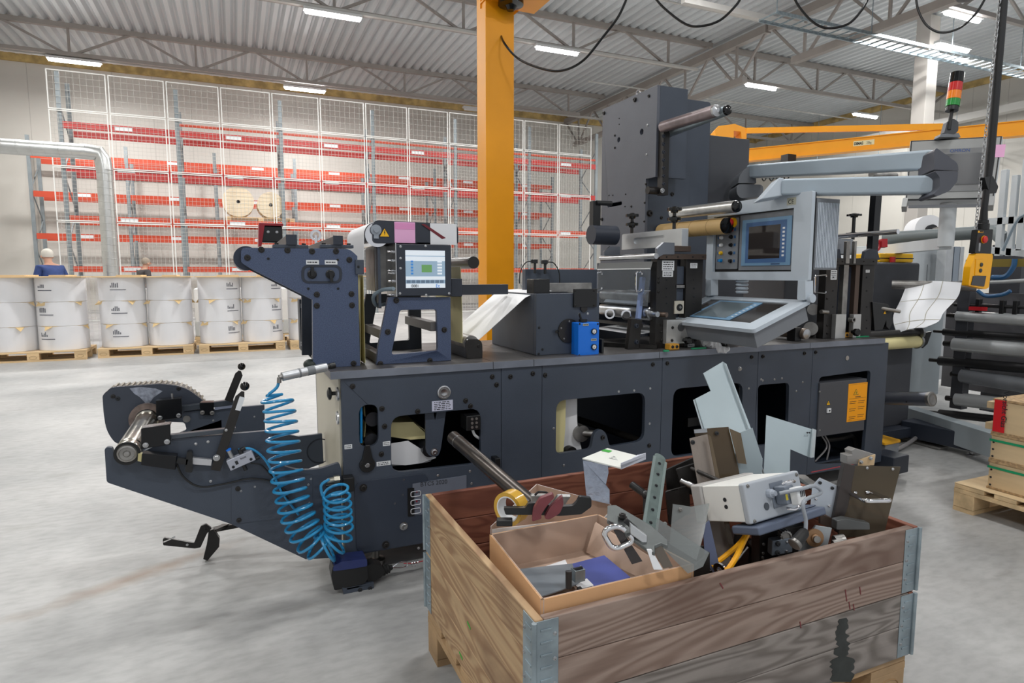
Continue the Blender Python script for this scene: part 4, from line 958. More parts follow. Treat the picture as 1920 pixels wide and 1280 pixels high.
b = MB(); c2 = V((mc.x + .0, 3.03, mc.z + .004)); b.lathe_closed(c2, (0, -1, 0), [(0, .044), (0, .068), (.02, .068), (.02, .044)], 30); b.build('bearing_collar', mat('rusty_cast_steel', (120, 106, 100), .5, .5, .4, 20), ua)
# clamp plates, rails, bracket
for (pts_, Y, nm) in (([(264, 803), (319, 795), (320, 833), (265, 842)], YFp - .03, 'clamp_plate'), ([(292, 751), (340, 746), (341, 783), (293, 789)], YR2 - .05, 'clamp_plate'), ([(374, 755), (401, 754), (401, 779), (376, 778)], YR2 - .02, 'stop_plate')):
    b = MB(); b.prism(ypoly(pts_, Y), (0, .012, 0)); b.prism([p + V((0, .012, 0)) for p in ypoly(pts_, Y)[:2]] + [p + V((0, .05, -.0)) for p in ypoly(pts_, Y)[:2]][::-1], (0, 0, -.008)); cp_ = b.build(nm, mat('gloss_black_metal', (24, 25, 28), .22, .3), ua, .002)
    q = ypoly(pts_, Y)
    for s_ in (.15, .88): bolt(cp_, q[3].lerp(q[2], s_) + V((0, 0, .012)), .007, m=steel if Y < 3 else dull_steel)
b = MB(); b.bar(PY(320, 818, YFp + .01), PY(442, 804, YFp + .01), .03, .016); b.build('slide_rail', mat('dark_rail', (80, 86, 94), .3, .5), ua, .002)
b = MB(); b.bar(PY(341, 765, YR2), PY(438, 753, YR2), .03, .024); b.build('slide_rail', mat('dark_rail', (80, 86, 94), .3, .5), ua, .002)
b = MB(); p = PY(440, 757, YR2 - .01); b.bar(PY(402, 762, YR2 - .01), p, .006, .03); b.build('rail_end', mat('bright_steel_bar', (170, 178, 200), .3, .6), ua)
b = MB(); c = PY(323, 747, YR2); b.cyl(c, c + V((0, 0, .022)), .004); b.build('set_screw', steel, ua)
# levers with black ball knobs
for (a, m_, e, Y, nm) in (((404, 882), (450, 745), (459, 724), YFp - .03, 'nearer'), ((428, 752), (448, 702), (453, 687), YR2 - .04, 'farther')):
    t = thing('hand_lever', f'{nm} black hand lever with ball knob on the unwinding arm', 'lever', PY(a[0], a[1], Y), 'hand levers on the unwinding arm')
    A, M_, E_ = PY(*a, Y), PY(*m_, Y), PY(*e, Y); u = (M_ - A).normalized(); s_ = V((u.z, 0, -u.x)); w = .016
    b = MB(); b.prism([A - s_ * w, A + s_ * w, M_ + s_ * w, E_ + s_ * .005 - u * .02, E_ - s_ * .005 - u * .02, M_ - s_ * w], (0, .006, 0)); lv_ = b.build('lever_bar', black_metal, t, .001)
    b = MB(); b.sphere(E_ + V((0, .003, 0)), .0165, 20); b.build('ball_knob', mat('gloss_black', (8, 8, 9), .12), t)
    if Y < 2.6:
        bolt(lv_, PY(406, 858, Y), .009, m=steel); bolt(lv_, PY(424, 806, Y), .004, m=steel)
        q = PY(441, 768, Y); b = MB(); b.prism([q + u * .0, q + s_ * .018 + u * .0, q + s_ * .018 + u * .052, q + u * .052], (0, -.001, 0)); b.build('lever_label', label_white, lv_)
# black actuator and bracket
b = MB(); q = ypoly([(266, 850), (332, 855), (329, 881), (264, 872)], YFp - .05); b.prism(q, (0, .045, 0)); ac = b.build('actuator', mat('gloss_black_metal', (24, 25, 28), .22, .3), ua, .003)
b = MB(); b.prism(ypoly([(259, 851), (269, 852), (266, 866), (258, 864)], YFp - .045), (0, .03, 0)); b.build('actuator_label', mat('label_mixed', (190, 180, 130), .5), ac)
b = MB(); b.bar(PY(332, 862, YFp - .03), PY(352, 865, YFp - .03), .02, .02); b.prism(rpoly(ypoly([(350, 847), (361, 847), (361, 886), (347, 885)], YFp - .04), .008), (0, .03, 0)); br = b.build('bracket', black, ua, .002)
b = MB(); b.prism(ypoly([(361, 858), (398, 862), (396, 873), (359, 870)], YFp - .02), (0, .02, 0)); b.build('bright_slide', mat('bright_slide_steel', (205, 206, 210), .3, .6), ua, .001)
# air valve
vc = PY(452, 861, YFp - .03)
t = thing('air_valve', 'small tilted silver air valve with blue fitting on the unwinding arm', 'valve', vc)
u = (PY(474, 852, YFp - .03) - PY(428, 872, YFp - .03)).normalized(); n_ = V((-u.z, 0, u.x))
b = MB(); b.obox(vc, u * .046, V((0, .018, 0)), n_ * .02); vb = b.build('body', mat('valve_grey', (176, 180, 192), .4, .3), t, .002)
for s_ in (-.036, .036): bolt(vb, vc + u * s_ * .9 - n_ * .01 + V((0, -.018, 0)), .004, m=ink, name='hole')
b = MB(); q = vc - u * .016 + V((0, -.0185, 0)); b.obox(q, u * .005, V((0, .0005, 0)), n_ * .007); b.build('print', ink, vb)
text('lettering', 'ROSS', vc + u * .0 + n_ * .004 + V((0, -.0186, 0)), u, n_, .009, ink, vb)
b = MB(); q = vc - u * .024 + n_ * .02; b.cyl(q, q + n_ * .03, .009); b.build('silencer', steel, t)
b = MB(); b.cyl(q + n_ * .03, q + n_ * .036, .0095); b.build('blue_collar', blue, t)
b = MB(); q = vc + u * .01 + n_ * .02; b.cyl(q, q + n_ * .02, .008); b.cyl(q + n_ * .014, q + n_ * .014 + u * .02, .007); b.build('elbow_fitting', black, t)
b = MB(); q = vc - n_ * .02; b.cyl(q, q - n_ * .025, .007); b.cyl(vc + u * .035 - n_ * .018, vc + u * .06 - n_ * .02, .007); b.build('fitting', black, t)
hose = mat('blue_coil_hose', (40, 142, 194), .3, 0, .04, 20, coat=.4)
b = MB(); b.tube(bez([PY(447, 843, YFp - .03), PY(470, 841, YFp - .03), PY(492, 856, YFp - .03), PY(508, 880, YFp - .02), PY(530, 925, YFp - .01), PY(560, 965, YFp - .01)], 40), .0045); tag(b.build('air_hose', hose), 'thin straight blue air hose running from the valve along the arm', 'hose')
b = MB(); b.tube(bez([PY(331, 870, YFp - .02), PY(345, 895, YFp - .02), (PY(375, 912, YFp - .015)), PY(420, 907, YFp - .01), PY(470, 897, YFp - .01), PY(515, 905, YFp - .01), PY(540, 935, YFp - .01)], 50), .0038); tag(b.build('black_cable', black), 'black cable curving from the actuator across the arm plate', 'cable')
b = MB(); b.tube(bez([PY(470, 868, YFp - .02), PY(490, 872, YFp - .02), PY(512, 895, YFp - .01), PY(540, 925, YFp - .01)], 30), .003); tag(b.build('black_cable', black), 'second thin black cable leaving the silver valve', 'cable')

# ---- coiled hoses and air gun
def coil(name, pts, radii, turns, Y, label, lead_in=None, lead_out=None, r=.0056, phase=0.0, up=None):
    c = bez([PY(x, y, Y) for x, y in pts], 60); n = len(c); out = []; N_ = int(turns * 22)
    cum = [0.0]
    for i in range(1, n): cum.append(cum[-1] + (c[i] - c[i - 1]).length)
    for i in range(N_ + 1):
        f = i / N_ * cum[-1]; j = 0
        while j < n - 2 and cum[j + 1] < f: j += 1
        s_ = (f - cum[j]) / max(1e-9, cum[j + 1] - cum[j]); p = c[j].lerp(c[j + 1], s_); d = (c[j + 1] - c[j]).normalized()
        u = V((0, 1, 0)); w = d.cross(u).normalized(); a = 2 * pi * turns * i / N_ + phase
        k_ = i / N_ * (len(radii) - 1); q0 = int(min(k_, len(radii) - 2)); R = radii[q0] + (radii[q0 + 1] - radii[q0]) * (k_ - q0)
        out.append(p + w * (R * cos(a)) + u * (R * sin(a)) + d * (.010 * sin(a)))
    if lead_in: out = lead_in + out[4:]
    if lead_out: out = out[:-4] + lead_out
    b = MB(); b.tube(out, r, 8); return tag(b.build(name, hose), label, 'hose', 'blue coiled air hoses')
YC = 2.40
coil('coiled_hose', [(517, 738), (524, 770), (529, 810), (533, 850), (538, 890), (548, 935), (562, 975), (580, 1008), (604, 1026)], [.052, .054, .056, .056, .056, .060, .060, .058], 17, YC, 'long blue coiled air hose hanging from the air gun, left coil', lead_in=bez([PY(523, 712, YC), PY(519, 726, YC), PY(500, 742, YC + .0)], 8))
coil('coiled_hose', [(606, 1030), (622, 1018), (634, 1000), (634, 965), (632, 935), (628, 912)], [.06, .058, .052, .05, .05, .045], 9, YC - .01, 'shorter blue coiled air hose piled at the press base, right coil', lead_out=bez([PY(606, 935, YC), PY(602, 910, YC), PY(618, 898, YC)], 8))
t = thing('air_gun', 'silver cylindrical air gun resting on the slab corner', 'air gun', PY(575, 697, YC))
A, B_ = PY(529, 706, YC), PY(612, 688, YC + .04); d = (B_ - A)
b = MB(); b.cyl(A, B_, .0165, n=28); b.build('barrel', alu, t)
b = MB(); b.cyl(A.lerp(B_, .36), A.lerp(B_, .40), .0175); b.cyl(A.lerp(B_, .55), A.lerp(B_, .72), .0172); b.build('grip_band', mat('grip_grey', (120, 124, 128), .5), t)
b = MB(); b.cyl(B_, B_ + d * .1, .010); b.cyl(B_ + d * .07, B_ + d * .2, .012); b.build('nozzle', black, t)
b = MB(); b.cyl(A, A - d * .07, .009); b.cyl(A - d * .06, A - d * .07 + V((0, 0, -.02)), .008); b.build('fitting', dull_steel, t)
b = MB(); c = PY(582, 683, 2.62); b.sphere(c, .028, 14, .8); b.cyl(c, c + V((.05, 0, -.004)), .02); tag(b.build('dark_knob', mat('dark_green_black', (36, 46, 42), .5)), 'dark round knob beside the silver air gun at the slab corner', 'knob')
b = MB(); c = PY(648, 905, YFp - .02); b.box(c.x - .012, c.x + .03, YFp - .05, YFp, c.z - .03, c.z + .028); b.cyl(c + V((-.08, -.02, .005)), c + V((-.012, -.02, .005)), .006); tag(b.build('hose_coupling', black, None, .003), 'black hose coupling block on the press front where the short coil plugs in', 'coupling')
b = MB(); c = PY(631, 898, YFp - .03); b.cyl(c, c + V((-.035, 0, -.004)), .012); b.cyl(c + V((-.01, 0, 0)), c + V((.012, 0, 0)), .015, n=6); tag(b.build('brass_fitting', mat('brass_grey', (176, 172, 158), .35, .8)), 'metal hose fitting at the end of the short blue coil', 'fitting')
# hand wheel screw and rings on the end cover
for (x, y, r) in ((618, 738, .0), (634, 738, 0)): pass
c = PY(616, 738, 2.60); b = MB(); b.lathe(c, (1, 0, .0), [(-.006, .012), (0, .026), (.008, .026), (.014, .008), (.045, .008)], 8); tag(b.build('clamp_knob', black), 'black clamp knob on the beige left end of the press', 'knob')
for y in (738, 783): c = PX(634, y, XL); b = MB(); b.lathe_closed(V((XL, c.y, c.z)), (-1, 0, 0), [(0, .012), (0, .028), (.006, .026), (.006, .012)], 24); b.build('end_boss', steel, base)
# rope pull switch
c = PY(665, 1078, YFp - .06)
t = thing('rope_switch', 'navy and black rope pull safety switch below the press front', 'safety switch', (c.x, c.y, c.z - .07))
b = MB(); b.prism(rpoly(ypoly([(624, 1062), (630, 1056), (688, 1049), (690, 1085), (683, 1094), (627, 1107), (621, 1078)], YFp - .10), .008), (0, .07, 0)); sb = b.build('switch_body', black, t, .004)
b = MB(); b.prism(rpoly(ypoly([(624, 1071), (626, 1060), (640, 1053), (688, 1047), (689, 1061), (660, 1066)], YFp - .105), .008), (0, .08, 0)); b.build('blue_lid', mat('navy_lid', (40, 52, 104), .35), t, .004)
b = MB(); q = PY(663, 1052, YFp - .07); b.lathe(q, (0, 0, 1), [(0, .009), (.006, .009), (.009, .006)], 16); b.build('blue_button', blue, t)
b = MB(); b.prism(rpoly(ypoly([(685, 1062), (700, 1055), (716, 1060), (722, 1073), (714, 1083), (690, 1093)], YFp - .085), .005), (0, .05, 0)); b.build('neck', rubber, t, .004)
b = MB(); A, B_ = PY(716, 1070, YFp - .06), PY(734, 1063, YFp - .06); b.lathe(A, B_ - A, [(0, .019), (.008, .021), (.012, .017), (.018, .021), (.022, .017), (.028, .02), (.034, .012), (.045, .008)], 18); b.build('bellows', rubber, t)
q = PY(748, 1060, YFp - .06); b = MB(); b.tube(bez([PY(735, 1063, YFp - .06), q + V((.0, 0, .012)), q + V((.03, 0, .01)), q + V((.035, 0, -.006)), q + V((.01, 0, -.01)), PY(736, 1064, YFp - .06)], 24), .003); b.build('eye_hook', chrome, t)
b = MB(); b.tube([q + V((.02, 0, .006)), PY(772, 1056, YFp - .06), PY(803, 1049, YFp - .05)], .0025); b.build('pull_rope', mat('red_rope', (170, 60, 70), .5), t)
b = MB(); q = PY(776, 1056, YFp - .06)
for k in range(3): b.lathe_closed(q + V((k * .012 - .012, 0, 0)), (1, 0, .1), [(0, .005), (0, .013), (.006, .013), (.006, .005)], 12)
b.build('rope_clamp', chrome, t)
b = MB(); b.prism(ypoly([(650, 1102), (701, 1092), (701, 1127), (652, 1135)], YFp - .10), (0, .012, 0)); b.prism(ypoly([(641, 1100), (650, 1102), (652, 1135), (648, 1130)], YFp - .10), (0, .05, 0)); b.box(PY(650, 1100, YFp - .1).x, PY(700, 1100, YFp - .1).x, YFp - .10, YFp + .04, PY(675, 1099, YFp - .1).z - .004, PY(675, 1099, YFp - .1).z + .004); bk = b.build('mounting_bracket', slate, t, .001)
for (x, y) in ((675, 1106), (694, 1103)): bolt(bk, PY(x, y, YFp - .10), .007, m=ink, name='hole')
# foot pedal lever standing under the arm
fpY = 2.95
t = thing('pedal_lever', 'bent black pedal lever sticking out under the unwinding arm', 'lever', (PY(390, 1045, fpY).x, fpY, 0.0))
b = MB(); b.prism(rpoly(ypoly([(305, 1011), (309, 1008), (364, 1018), (376, 987), (386, 982), (397, 990), (388, 1000), (376, 1026), (365, 1028), (306, 1022)], fpY - .05), .004), (0, .012, 0)); lv_ = b.build('lever_bar', black_metal, t, .001)
bolt(lv_, PY(387, 990, fpY - .05), .009); bolt(lv_, PY(351, 1021, fpY - .05), .004, m=steel)
b = MB(); b.prism(ypoly([(391, 995), (400, 992), (412, 1010), (411, 1025), (389, 1051), (381, 1048), (388, 1020)], fpY - .02), (0, .03, 0)); b.build('bracket', black_metal, t, .001)
b = MB(); b.bar(PY(398, 995, fpY), PY(424, 984, fpY + .1), .03, .012); b.bar(PY(398, 993, fpY + .1), (XL + .1, 2.95, .16), .02, .02); b.build('link_bar', black_metal, t)
b = MB(); q = PY(307, 1016, fpY - .06); b.tube([q, q + V((.02, -.01, .01)), q + V((.045, -.01, .02))], .003); b.build('pin', chrome, t)

# ------------------------------------------------------------------ die cutting stations
def star_knob(parent, p, r=.026, h=.02, nm='star_knob'):
    p = V(p); b = MB(); pts_ = []
    for i in range(24):
        a = 2 * pi * i / 24; rr = r * (1 if (i % 4) in (0, 1) else .84); pts_.append(p + V((rr * cos(a), rr * sin(a), 0)))
    b.prism(pts_, (0, 0, h * .6)); b.lathe(p + V((0, 0, -h * .4)), (0, 0, 1), [(0, r * .45), (h * .4, r * .55), (h, r * .55), (h * 1.25, r * .3)], 16)
    return b.build(nm, mat('gloss_black', (8, 8, 9), .12), parent, .001)
d1 = thing('die_station', 'dark die cutting station with aluminium handle block and clear hinged guard', 'press module', (PY(1270, 652, YM2).x, YM2, ZT))
def column(parent, x0, x1, ytop, ybot, Y, dep, nm='column_plate', m=None, bev=.002):
    p, q = PY(x0, (ytop + ybot) / 2, Y), PY(x1, (ytop + ybot) / 2, Y); zt = PY((x0 + x1) / 2, ytop, Y).z; zb_ = max(ZT + .0005, PY((x0 + x1) / 2, ybot, Y).z)
    b = MB(); b.box(p.x, q.x, Y, Y + dep, zb_, zt); return b.build(nm, m or black_metal, parent, bev)
for (Y, dep) in ((YM2, .05), (YM2 + .47, .05)):
    ca = column(d1, 1230, 1268, 486, 656, Y, dep); cb_ = column(d1, 1285, 1316, 485, 656, Y, dep)
    if Y < 2.7: c1, c2 = ca, cb_
for y in (524, 540, 556, 568): bolt(c1, PY(1250, y, YM2), .004, m=ink, name='hole'); bolt(c2, PY(1301, y, YM2), .004, m=ink, name='hole')
for y in (521, 529, 547): bolt(c1, PY(1235, y, YM2), .006)
for y in (609, 623, 638): bolt(c1, PY(1240, y, YM2), .0065); bolt(c2, PY(1304, y, YM2), .0065)
for (Y, z) in ((YM2 - .015, 0), (YM2 + .47, 0)):
    p, q = PY(1237, 487, Y), PY(1325, 476, Y); b = MB(); b.box(p.x, q.x, Y, Y + .04, p.z + .004, q.z - .002); cbar = b.build('cross_bar', mat('brown_steel_bar', (92, 78, 70), .4, .6), d1, .0015)
    if Y < 2.7:
        for x in (1250, 1271, 1299, 1318): bolt(cbar, PY(x, 481.5, Y), .0035)
column(d1, 1284.5, 1288, 487, 650, YM2 + .01, .03, 'guide_strip', steel, 0)
column(d1, 1266, 1286, 499, 533, YM2 + .02, .03, 'upper_slide', slate)
column(d1, 1266, 1284, 534, 540, YM2 - .0, .03, 'spacer', dull_steel)
column(d1, 1266, 1283, 541, 563, YM2 + .02, .03, 'lower_slide', slate)
nb = column(d1, 1265, 1282.5, 564, 588, YM2 - .006, .04, 'bearing_plate', mat('cream_plate', (196, 190, 176), .4))
b = MB(); c = PY(1274, 576, YM2 - .006); b.cyl(c, c + V((0, -.004, 0)), .018); bs = b.build('bearing_seal', black, nb)
b = MB(); b.obox(c + V((0, -.006, 0)), V((.005, 0, .004)), V((0, .002, 0)), V((-.004, 0, .005))); b.build('bearing_key', dull_steel, bs)
sb_ = column(d1, 1250, 1298, 599, 644, YM2 - .03, .035, 'pressure_block', mat('satin_aluminium_block', (196, 196, 194), .35, .6, .05, 12, .1, 200))
c = PY(1277, 613, YM2 - .03); b = MB(); b.cyl(c, c + V((0, -.001, 0)), .022, n=30); b.build('machined_disc', steel, sb_)
for (x, y) in ((1261, 614), (1292, 612), (1260, 638), (1291, 636)): bolt(sb_, PY(x, y, YM2 - .03), .006)
c = PY(1282, 637, YM2 - .03); b = MB(); b.lathe(c, (0, -1, 0), [(0, .010), (.02, .010), (.02, .018), (.04, .02), (.044, .016)], 10); b.build('adjusting_knob', mat('gloss_black', (8, 8, 9), .12), d1, .001)
for (x, y, w, h, l) in ((1241, 507, .075, .05, 4), (1242, 519, .065, .03, 3), (1294, 502.5, .045, .026, 3)): plate('white_note', c1 if x < 1260 else c2, PY(x, y, YM2), (1, 0, 0), (0, 0, 1), w, h, label_white, l, seed=y)
plate('serial_label', d1, PY(1289, 650, YM2 - .001), (1, 0, 0), (0, 0, 1), .045, .015, label_white, 1)
for (x, y) in ((1241, 589), (1321, 588)):
    c = PY(x, y, YM2); b = MB(); b.cyl(c + V((-.03, .05, 0)), c + V((0, -.04, 0)), .013, n=20); b.build('shaft_end', mat('bronze_pin', (130, 112, 100), .35, .7), d1)
# aluminium handle block and its star knobs
p, q = PY(1278, 461, YM2 - .02), PY(1291, 428, YM2 - .02); Xh = p.x; yfar = min(PX(1152, 455, Xh).y, 3.12)
b = MB(); o = [V((Xh, YM2 - .02, p.z)), V((Xh, yfar, p.z)), V((Xh, yfar, q.z)), V((Xh, YM2 - .02, q.z))]
hy0, hy1 = YM2 + .12, yfar - .12; zc = (p.z + q.z) / 2; hh = (q.z - p.z) * .2
b.prism(rpoly(o, [.0, .0, .015, .004]), (q.x - Xh, 0, 0), [rpoly([V((Xh, hy0, zc - hh)), V((Xh, hy1, zc - hh)), V((Xh, hy1, zc + hh)), V((Xh, hy0, zc + hh))], .018, 6)]); b.build('handle_block', alu, d1, .002)
b = MB(); b.box(Xh + .012, q.x - .002, hy0 - .01, hy1 + .01, zc - hh - .005, zc + hh + .005); b.build('handle_recess', alu, d1)
p1 = PY(1264, 471, YM2 - .02); p2 = PY(1296, 461, YM2 - .02); b = MB(); b.box(p1.x, p2.x, YM2 - .02, YM2 + .03, p1.z, p2.z); b.build('seat_block', mat('brown_steel_bar', (92, 78, 70), .4, .6), d1, .002)
for yk, yb in ((YM2 + .07, 412), (yfar - .07, 0)):
    x = (Xh + q.x) / 2 + .0; b = MB(); b.cyl((x, yk, q.z - .001), (x, yk, q.z + .10), .009); b.build('knob_stem', black_metal, d1); star_knob(d1, (x, yk, q.z + .045), .036, .026); star_knob(d1, (x, yk, q.z + .095), .038, .026)
# cheeks, bar, guard
for (Y, poly_) in ((YM2 - .02, [(1232, 484), (1232, 466), (1245, 454), (1265, 455), (1265, 477), (1244, 477)]), (YM2 + .47, [(1232, 484), (1232, 466), (1245, 454), (1265, 455), (1265, 477), (1244, 477)])):
    b = MB(); q_ = ypoly(poly_, YM2 - .02); b.prism([p_ + V((0, Y - YM2 + .02, 0)) for p_ in q_], (0, .018, 0)); b.build('hinge_cheek', mat('cheek_steel', (120, 124, 132), .3, .6), d1, .001)
gx = PY(1237, 480, YM2 - .02).x; b = MB(); b.cyl((gx - .02, YM2 - .02, PY(1232, 480, YM2).z), (gx - .02, YM2 + .50, PY(1232, 480, YM2).z), .014); b.build('hinge_bar', steel, d1)
gl = clear('clear_acrylic', (226, 230, 234), .10, .03); gls = clear('smoky_top_acrylic', (176, 178, 178), .45, .15)
gx = PY(1229, 530, YM2 - .01).x - .005; z1, z2, z3 = PY(1229, 490, YM2).z, PY(1229, 504, YM2).z, PY(1228, 574, YM2).z
b = MB(); b.prism([(gx - .012, YM2, z1), (gx - .012, YM2 + .5, z1), (gx - .022, YM2 + .5, z2), (gx - .022, YM2, z2)], (.004, 0, 0)); gt_ = b.build('guard_flap_top', gls, d1)
b = MB(); b.prism([(gx - .022, YM2 + .002, z2), (gx - .022, YM2 + .5, z2), (gx - .035, YM2 + .5, z3), (gx - .035, YM2 + .002, z3)], (.005, 0, 0)); gd = b.build('guard_flap', gl, d1)
b = MB(); b.cyl((gx - .022, YM2, z2), (gx - .022, YM2 + .5, z2), .003); b.build('guard_edge', white_plastic, gd)
for yy in (YM2 + .06, YM2 + .44):
    zt2, zb2 = z2 - .015, z2 - .115; X_ = gx - .028
    b = MB(); b.tube(rpoly([(X_, yy, zt2), (X_ - .035, yy - .0, zt2), (X_ - .035, yy, zb2), (X_, yy, zb2)], .014, 6), .0055); b.build('chrome_handle', chrome, d1)
b = MB(); A, B_ = PY(1196, 602, YM2 + .06), PY(1205, 520, YM2 + .10); b.bar(A.lerp(B_, .05), B_, .022, .022, (0, 1, 0)); b.build('gas_strut', mat('pale_blue_steel', (140, 160, 205), .3, .4), d1, .001)
b = MB(); q = PY(1191, 628, YM2 + .05); b.prism(ypoly([(1184, 597), (1205, 600), (1197, 659), (1177, 655)], YM2 + .03), (0, .03, 0)); sk_ = b.build('strut_block', black_metal, d1, .003)
for y in (611, 641): bolt(sk_, PY(1193, y, YM2 + .03), .010, m=slate_dark)
# rollers and web inside
rx = PY(1222, 588, YM2 + .03); b = MB(); b.lathe(rx, (0, 1, 0), [(0, .03), (.01, .036), (.46, .036)], 36); b.cyl(rx + V((0, -.05, 0)), rx, .014); b.build('silver_roller', steel, d1)
rx2 = rx + V((.0, .02, .085)); b = MB(); b.cyl(rx2, rx2 + V((0, .44, 0)), .03); b.build('upper_roller', dull_steel, d1)
for (x, y) in ((1143, 588), (1174, 590)):
    c = PX(x, y, rx.x - .05); b = MB(); b.lathe_closed(c, (-.5, -1, 0), [(0, .019), (0, .028), (.014, .028), (.014, .019)], 24); b.build('bearer_ring', chrome, d1)
b = MB(); c = PX(1160, 604, rx.x - .05); b.box(c.x - .012, c.x + .012, YM2 + .05, YM2 + .48, c.z - .014, c.z + .002); b.build('ring_carriage', black_metal, d1)
b = MB(); a = PX(1150, 618, rx.x - .03); b.sheet([(rx.x - .08, YM2 + .05, ZT + .07), (rx.x + .0, YM2 + .05, ZT + .078), (rx.x + .2, YM2 + .05, ZT + .09)], (0, .42, 0)); b.sheet([(rx.x - .03, YM2 + .08, rx.z + .045), (rx.x + .03, YM2 + .08, rx.z + .1), (rx.x + .15, YM2 + .08, rx.z + .11)], (0, .36, 0)); b.build('white_web', paper_white, d1)
b = MB(); b.box(gx - .0, PY(1315, 600, YM2).x, YM2 + .52, YM2 + .54, ZT + .001, z1); b.build('rear_plate', slate_dark, d1)
b = MB(); b.box(gx + .2, gx + .22, YM2 + .06, YM2 + .5, ZT + .1, z1 - .02); b.build('centre_plate', slate, d1)
b = MB(); b.bar((gx - .25, YM2 + .3, ZT + .012), (gx + .02, YM2 - .02, ZT + .012), .03, .02); b.build('base_rail', black_metal, d1)

# second station
d2 = thing('die_station', 'darker narrow die cutting station right of the console', 'press module', (PY(1600, 640, YM2).x, YM2, ZT))
for Y in (YM2, YM2 + .45):
    cols = [column(d2, a, c_, 495, 652, Y, .05, m=mm) for (a, c_, mm) in ((1546, 1569, black_metal), (1579, 1588, dull_steel), (1601, 1609, mat('brown_steel_bar', (92, 78, 70), .4, .6)), (1614, 1636, black_metal))]
    if Y == YM2: K = cols
for y in (520, 545, 575, 600, 615, 630): bolt(K[0], PY(1562, y, YM2), .004, m=ink, name='hole'); bolt(K[3], PY(1625, y, YM2), .004, m=ink, name='hole')
for y in (560, 610, 625): bolt(K[0], PY(1551, y, YM2), .0055)
column(d2, 1570, 1614, 500, 652, YM2 + .03, .02, 'centre_plate', slate_dark, 0)
for (x0, x1) in ((1567, 1586), (1600, 1614)): column(d2, x0, x1, 589, 636, YM2 - .03, .03, 'pressure_block', mat('satin_aluminium_block', (196, 196, 194), .35, .6))
c = PY(1593, 599, YM2 - .01); b = MB(); b.lathe_closed(c, (0, -1, 0), [(0, .009), (0, .016), (.03, .016), (.03, .009)], 20); b.build('steel_bush', dull_steel, d2)
c = PY(1597, 622, YM2 - .03); b = MB(); b.lathe(c, (0, -1, 0), [(0, .010), (.02, .010), (.02, .022), (.04, .024), (.044, .018)], 10); b.build('adjusting_knob', mat('gloss_black', (8, 8, 9), .12), d2, .001)
for Y in (YM2 - .015, YM2 + .45):
    p, q = PY(1562, 496, YM2 - .015), PY(1646, 485, YM2 - .015); b = MB(); b.box(p.x, q.x, Y, Y + .05, p.z, q.z); cbar = b.build('cross_bar', black_metal, d2, .002)
    if Y < 2.7:
        for x in (1570, 1580, 1604, 1620, 1638): bolt(cbar, PY(x, 490, YM2 - .015), .004)
for (poly_, nm) in (([(1550, 495), (1550, 476), (1562, 466), (1575, 467), (1578, 486), (1578, 495)], 'hinge_cheek'), ([(1619, 487), (1622, 471), (1632, 466), (1645, 468), (1650, 487)], 'hinge_cheek')):
    b = MB(); b.prism(ypoly(poly_, YM2 - .0), (0, .02, 0)); b.build(nm, slate_dark, d2, .001)
p, q = PY(1580, 470, YM2 + .0), PY(1615, 447, YM2 + .0); b = MB(); b.box(p.x, q.x, YM2 + .05, YM2 + .4, p.z - .02, q.z); b.build('handle_block', mat('block_grey', (150, 154, 160), .4, .6), d2, .006)
for (x0, x1) in ((1587, 1594), (1602, 1606)): column(d2, x0, x1, 452, 494, YM2 - .02, .02, 'clamp_bar', dull_steel)
x = (PY(1599, 450, YM2 + .1)).x; zq = q.z
b = MB(); b.cyl((x, YM2 + .1, zq), (x, YM2 + .1, PY(1599, 403, YM2 + .1).z), .010); b.build('knob_stem', black, d2)
star_knob(d2, (x, YM2 + .1, PY(1599, 440, YM2 + .1).z), .04); star_knob(d2, (x, YM2 + .1, PY(1599, 405, YM2 + .1).z), .042)
b = MB(); b.cyl(PY(1548, 445, YM2 + .2), PY(1684, 434, YM2 - .25), .014); b.build('long_chrome_shaft', chrome, d2)
b = MB(); a = PY(1655, 322, YM2 + .1); c_ = PY(1641, 486, YM2 + .1); b.hexa([c_ + V((-.035, 0, 0)), c_ + V((.02, 0, 0)), c_ + V((.02, .04, 0)), c_ + V((-.035, .04, 0)), a + V((-.045, 0, 0)), a + V((.012, 0, 0)), a + V((.012, .04, 0)), a + V((-.045, .04, 0))]); b.build('tall_black_arm', mat('gloss_black_metal', (24, 25, 28), .22, .3), d2, .002)
b = MB(); c_ = PY(1652, 328, YM2 + .1); b.cyl(c_ + V((-.06, 0, -.002)), c_ + V((.1, -.03, .0)), .014); b.lathe(c_ + V((-.06, 0, 0)), (-1, 0, 0), [(0, .02), (.03, .02)], 16); b.build('arm_pin', dull_steel, d2)
for (x, y, w, h) in ((1557, 524, .05, .055), (1623, 511, .033, .017)): plate('white_note', d2, PY(x, y, YM2), (1, 0, 0), (0, 0, 1), w, h, label_white, 4, seed=x)
b = MB(); c_ = PY(1648, 590, YM2); b.prism(ypoly([(1636, 566), (1665, 570), (1672, 582), (1674, 605), (1668, 618), (1662, 612), (1662, 600), (1655, 618), (1640, 620)], YM2 - .01), (0, .05, 0)); sbk = b.build('sensor_bracket', black, d2, .002)
b = MB(); b.cyl(PY(1636, 575, YM2 + .02), PY(1687, 584, YM2 - .05), .011); b.build('bracket_pin', dull_steel, sbk); tri(sbk, PY(1659, 586, YM2 - .0105), .014)
q = PY(1556, 548, YM2 - .02); b = MB(); b.tube(rpoly([PY(1549, 515, YM2), PY(1528, 517, YM2 - .04), PY(1527, 548, YM2 - .04), PY(1548, 550, YM2)], .012, 5), .005); b.build('chrome_handle', chrome, d2)
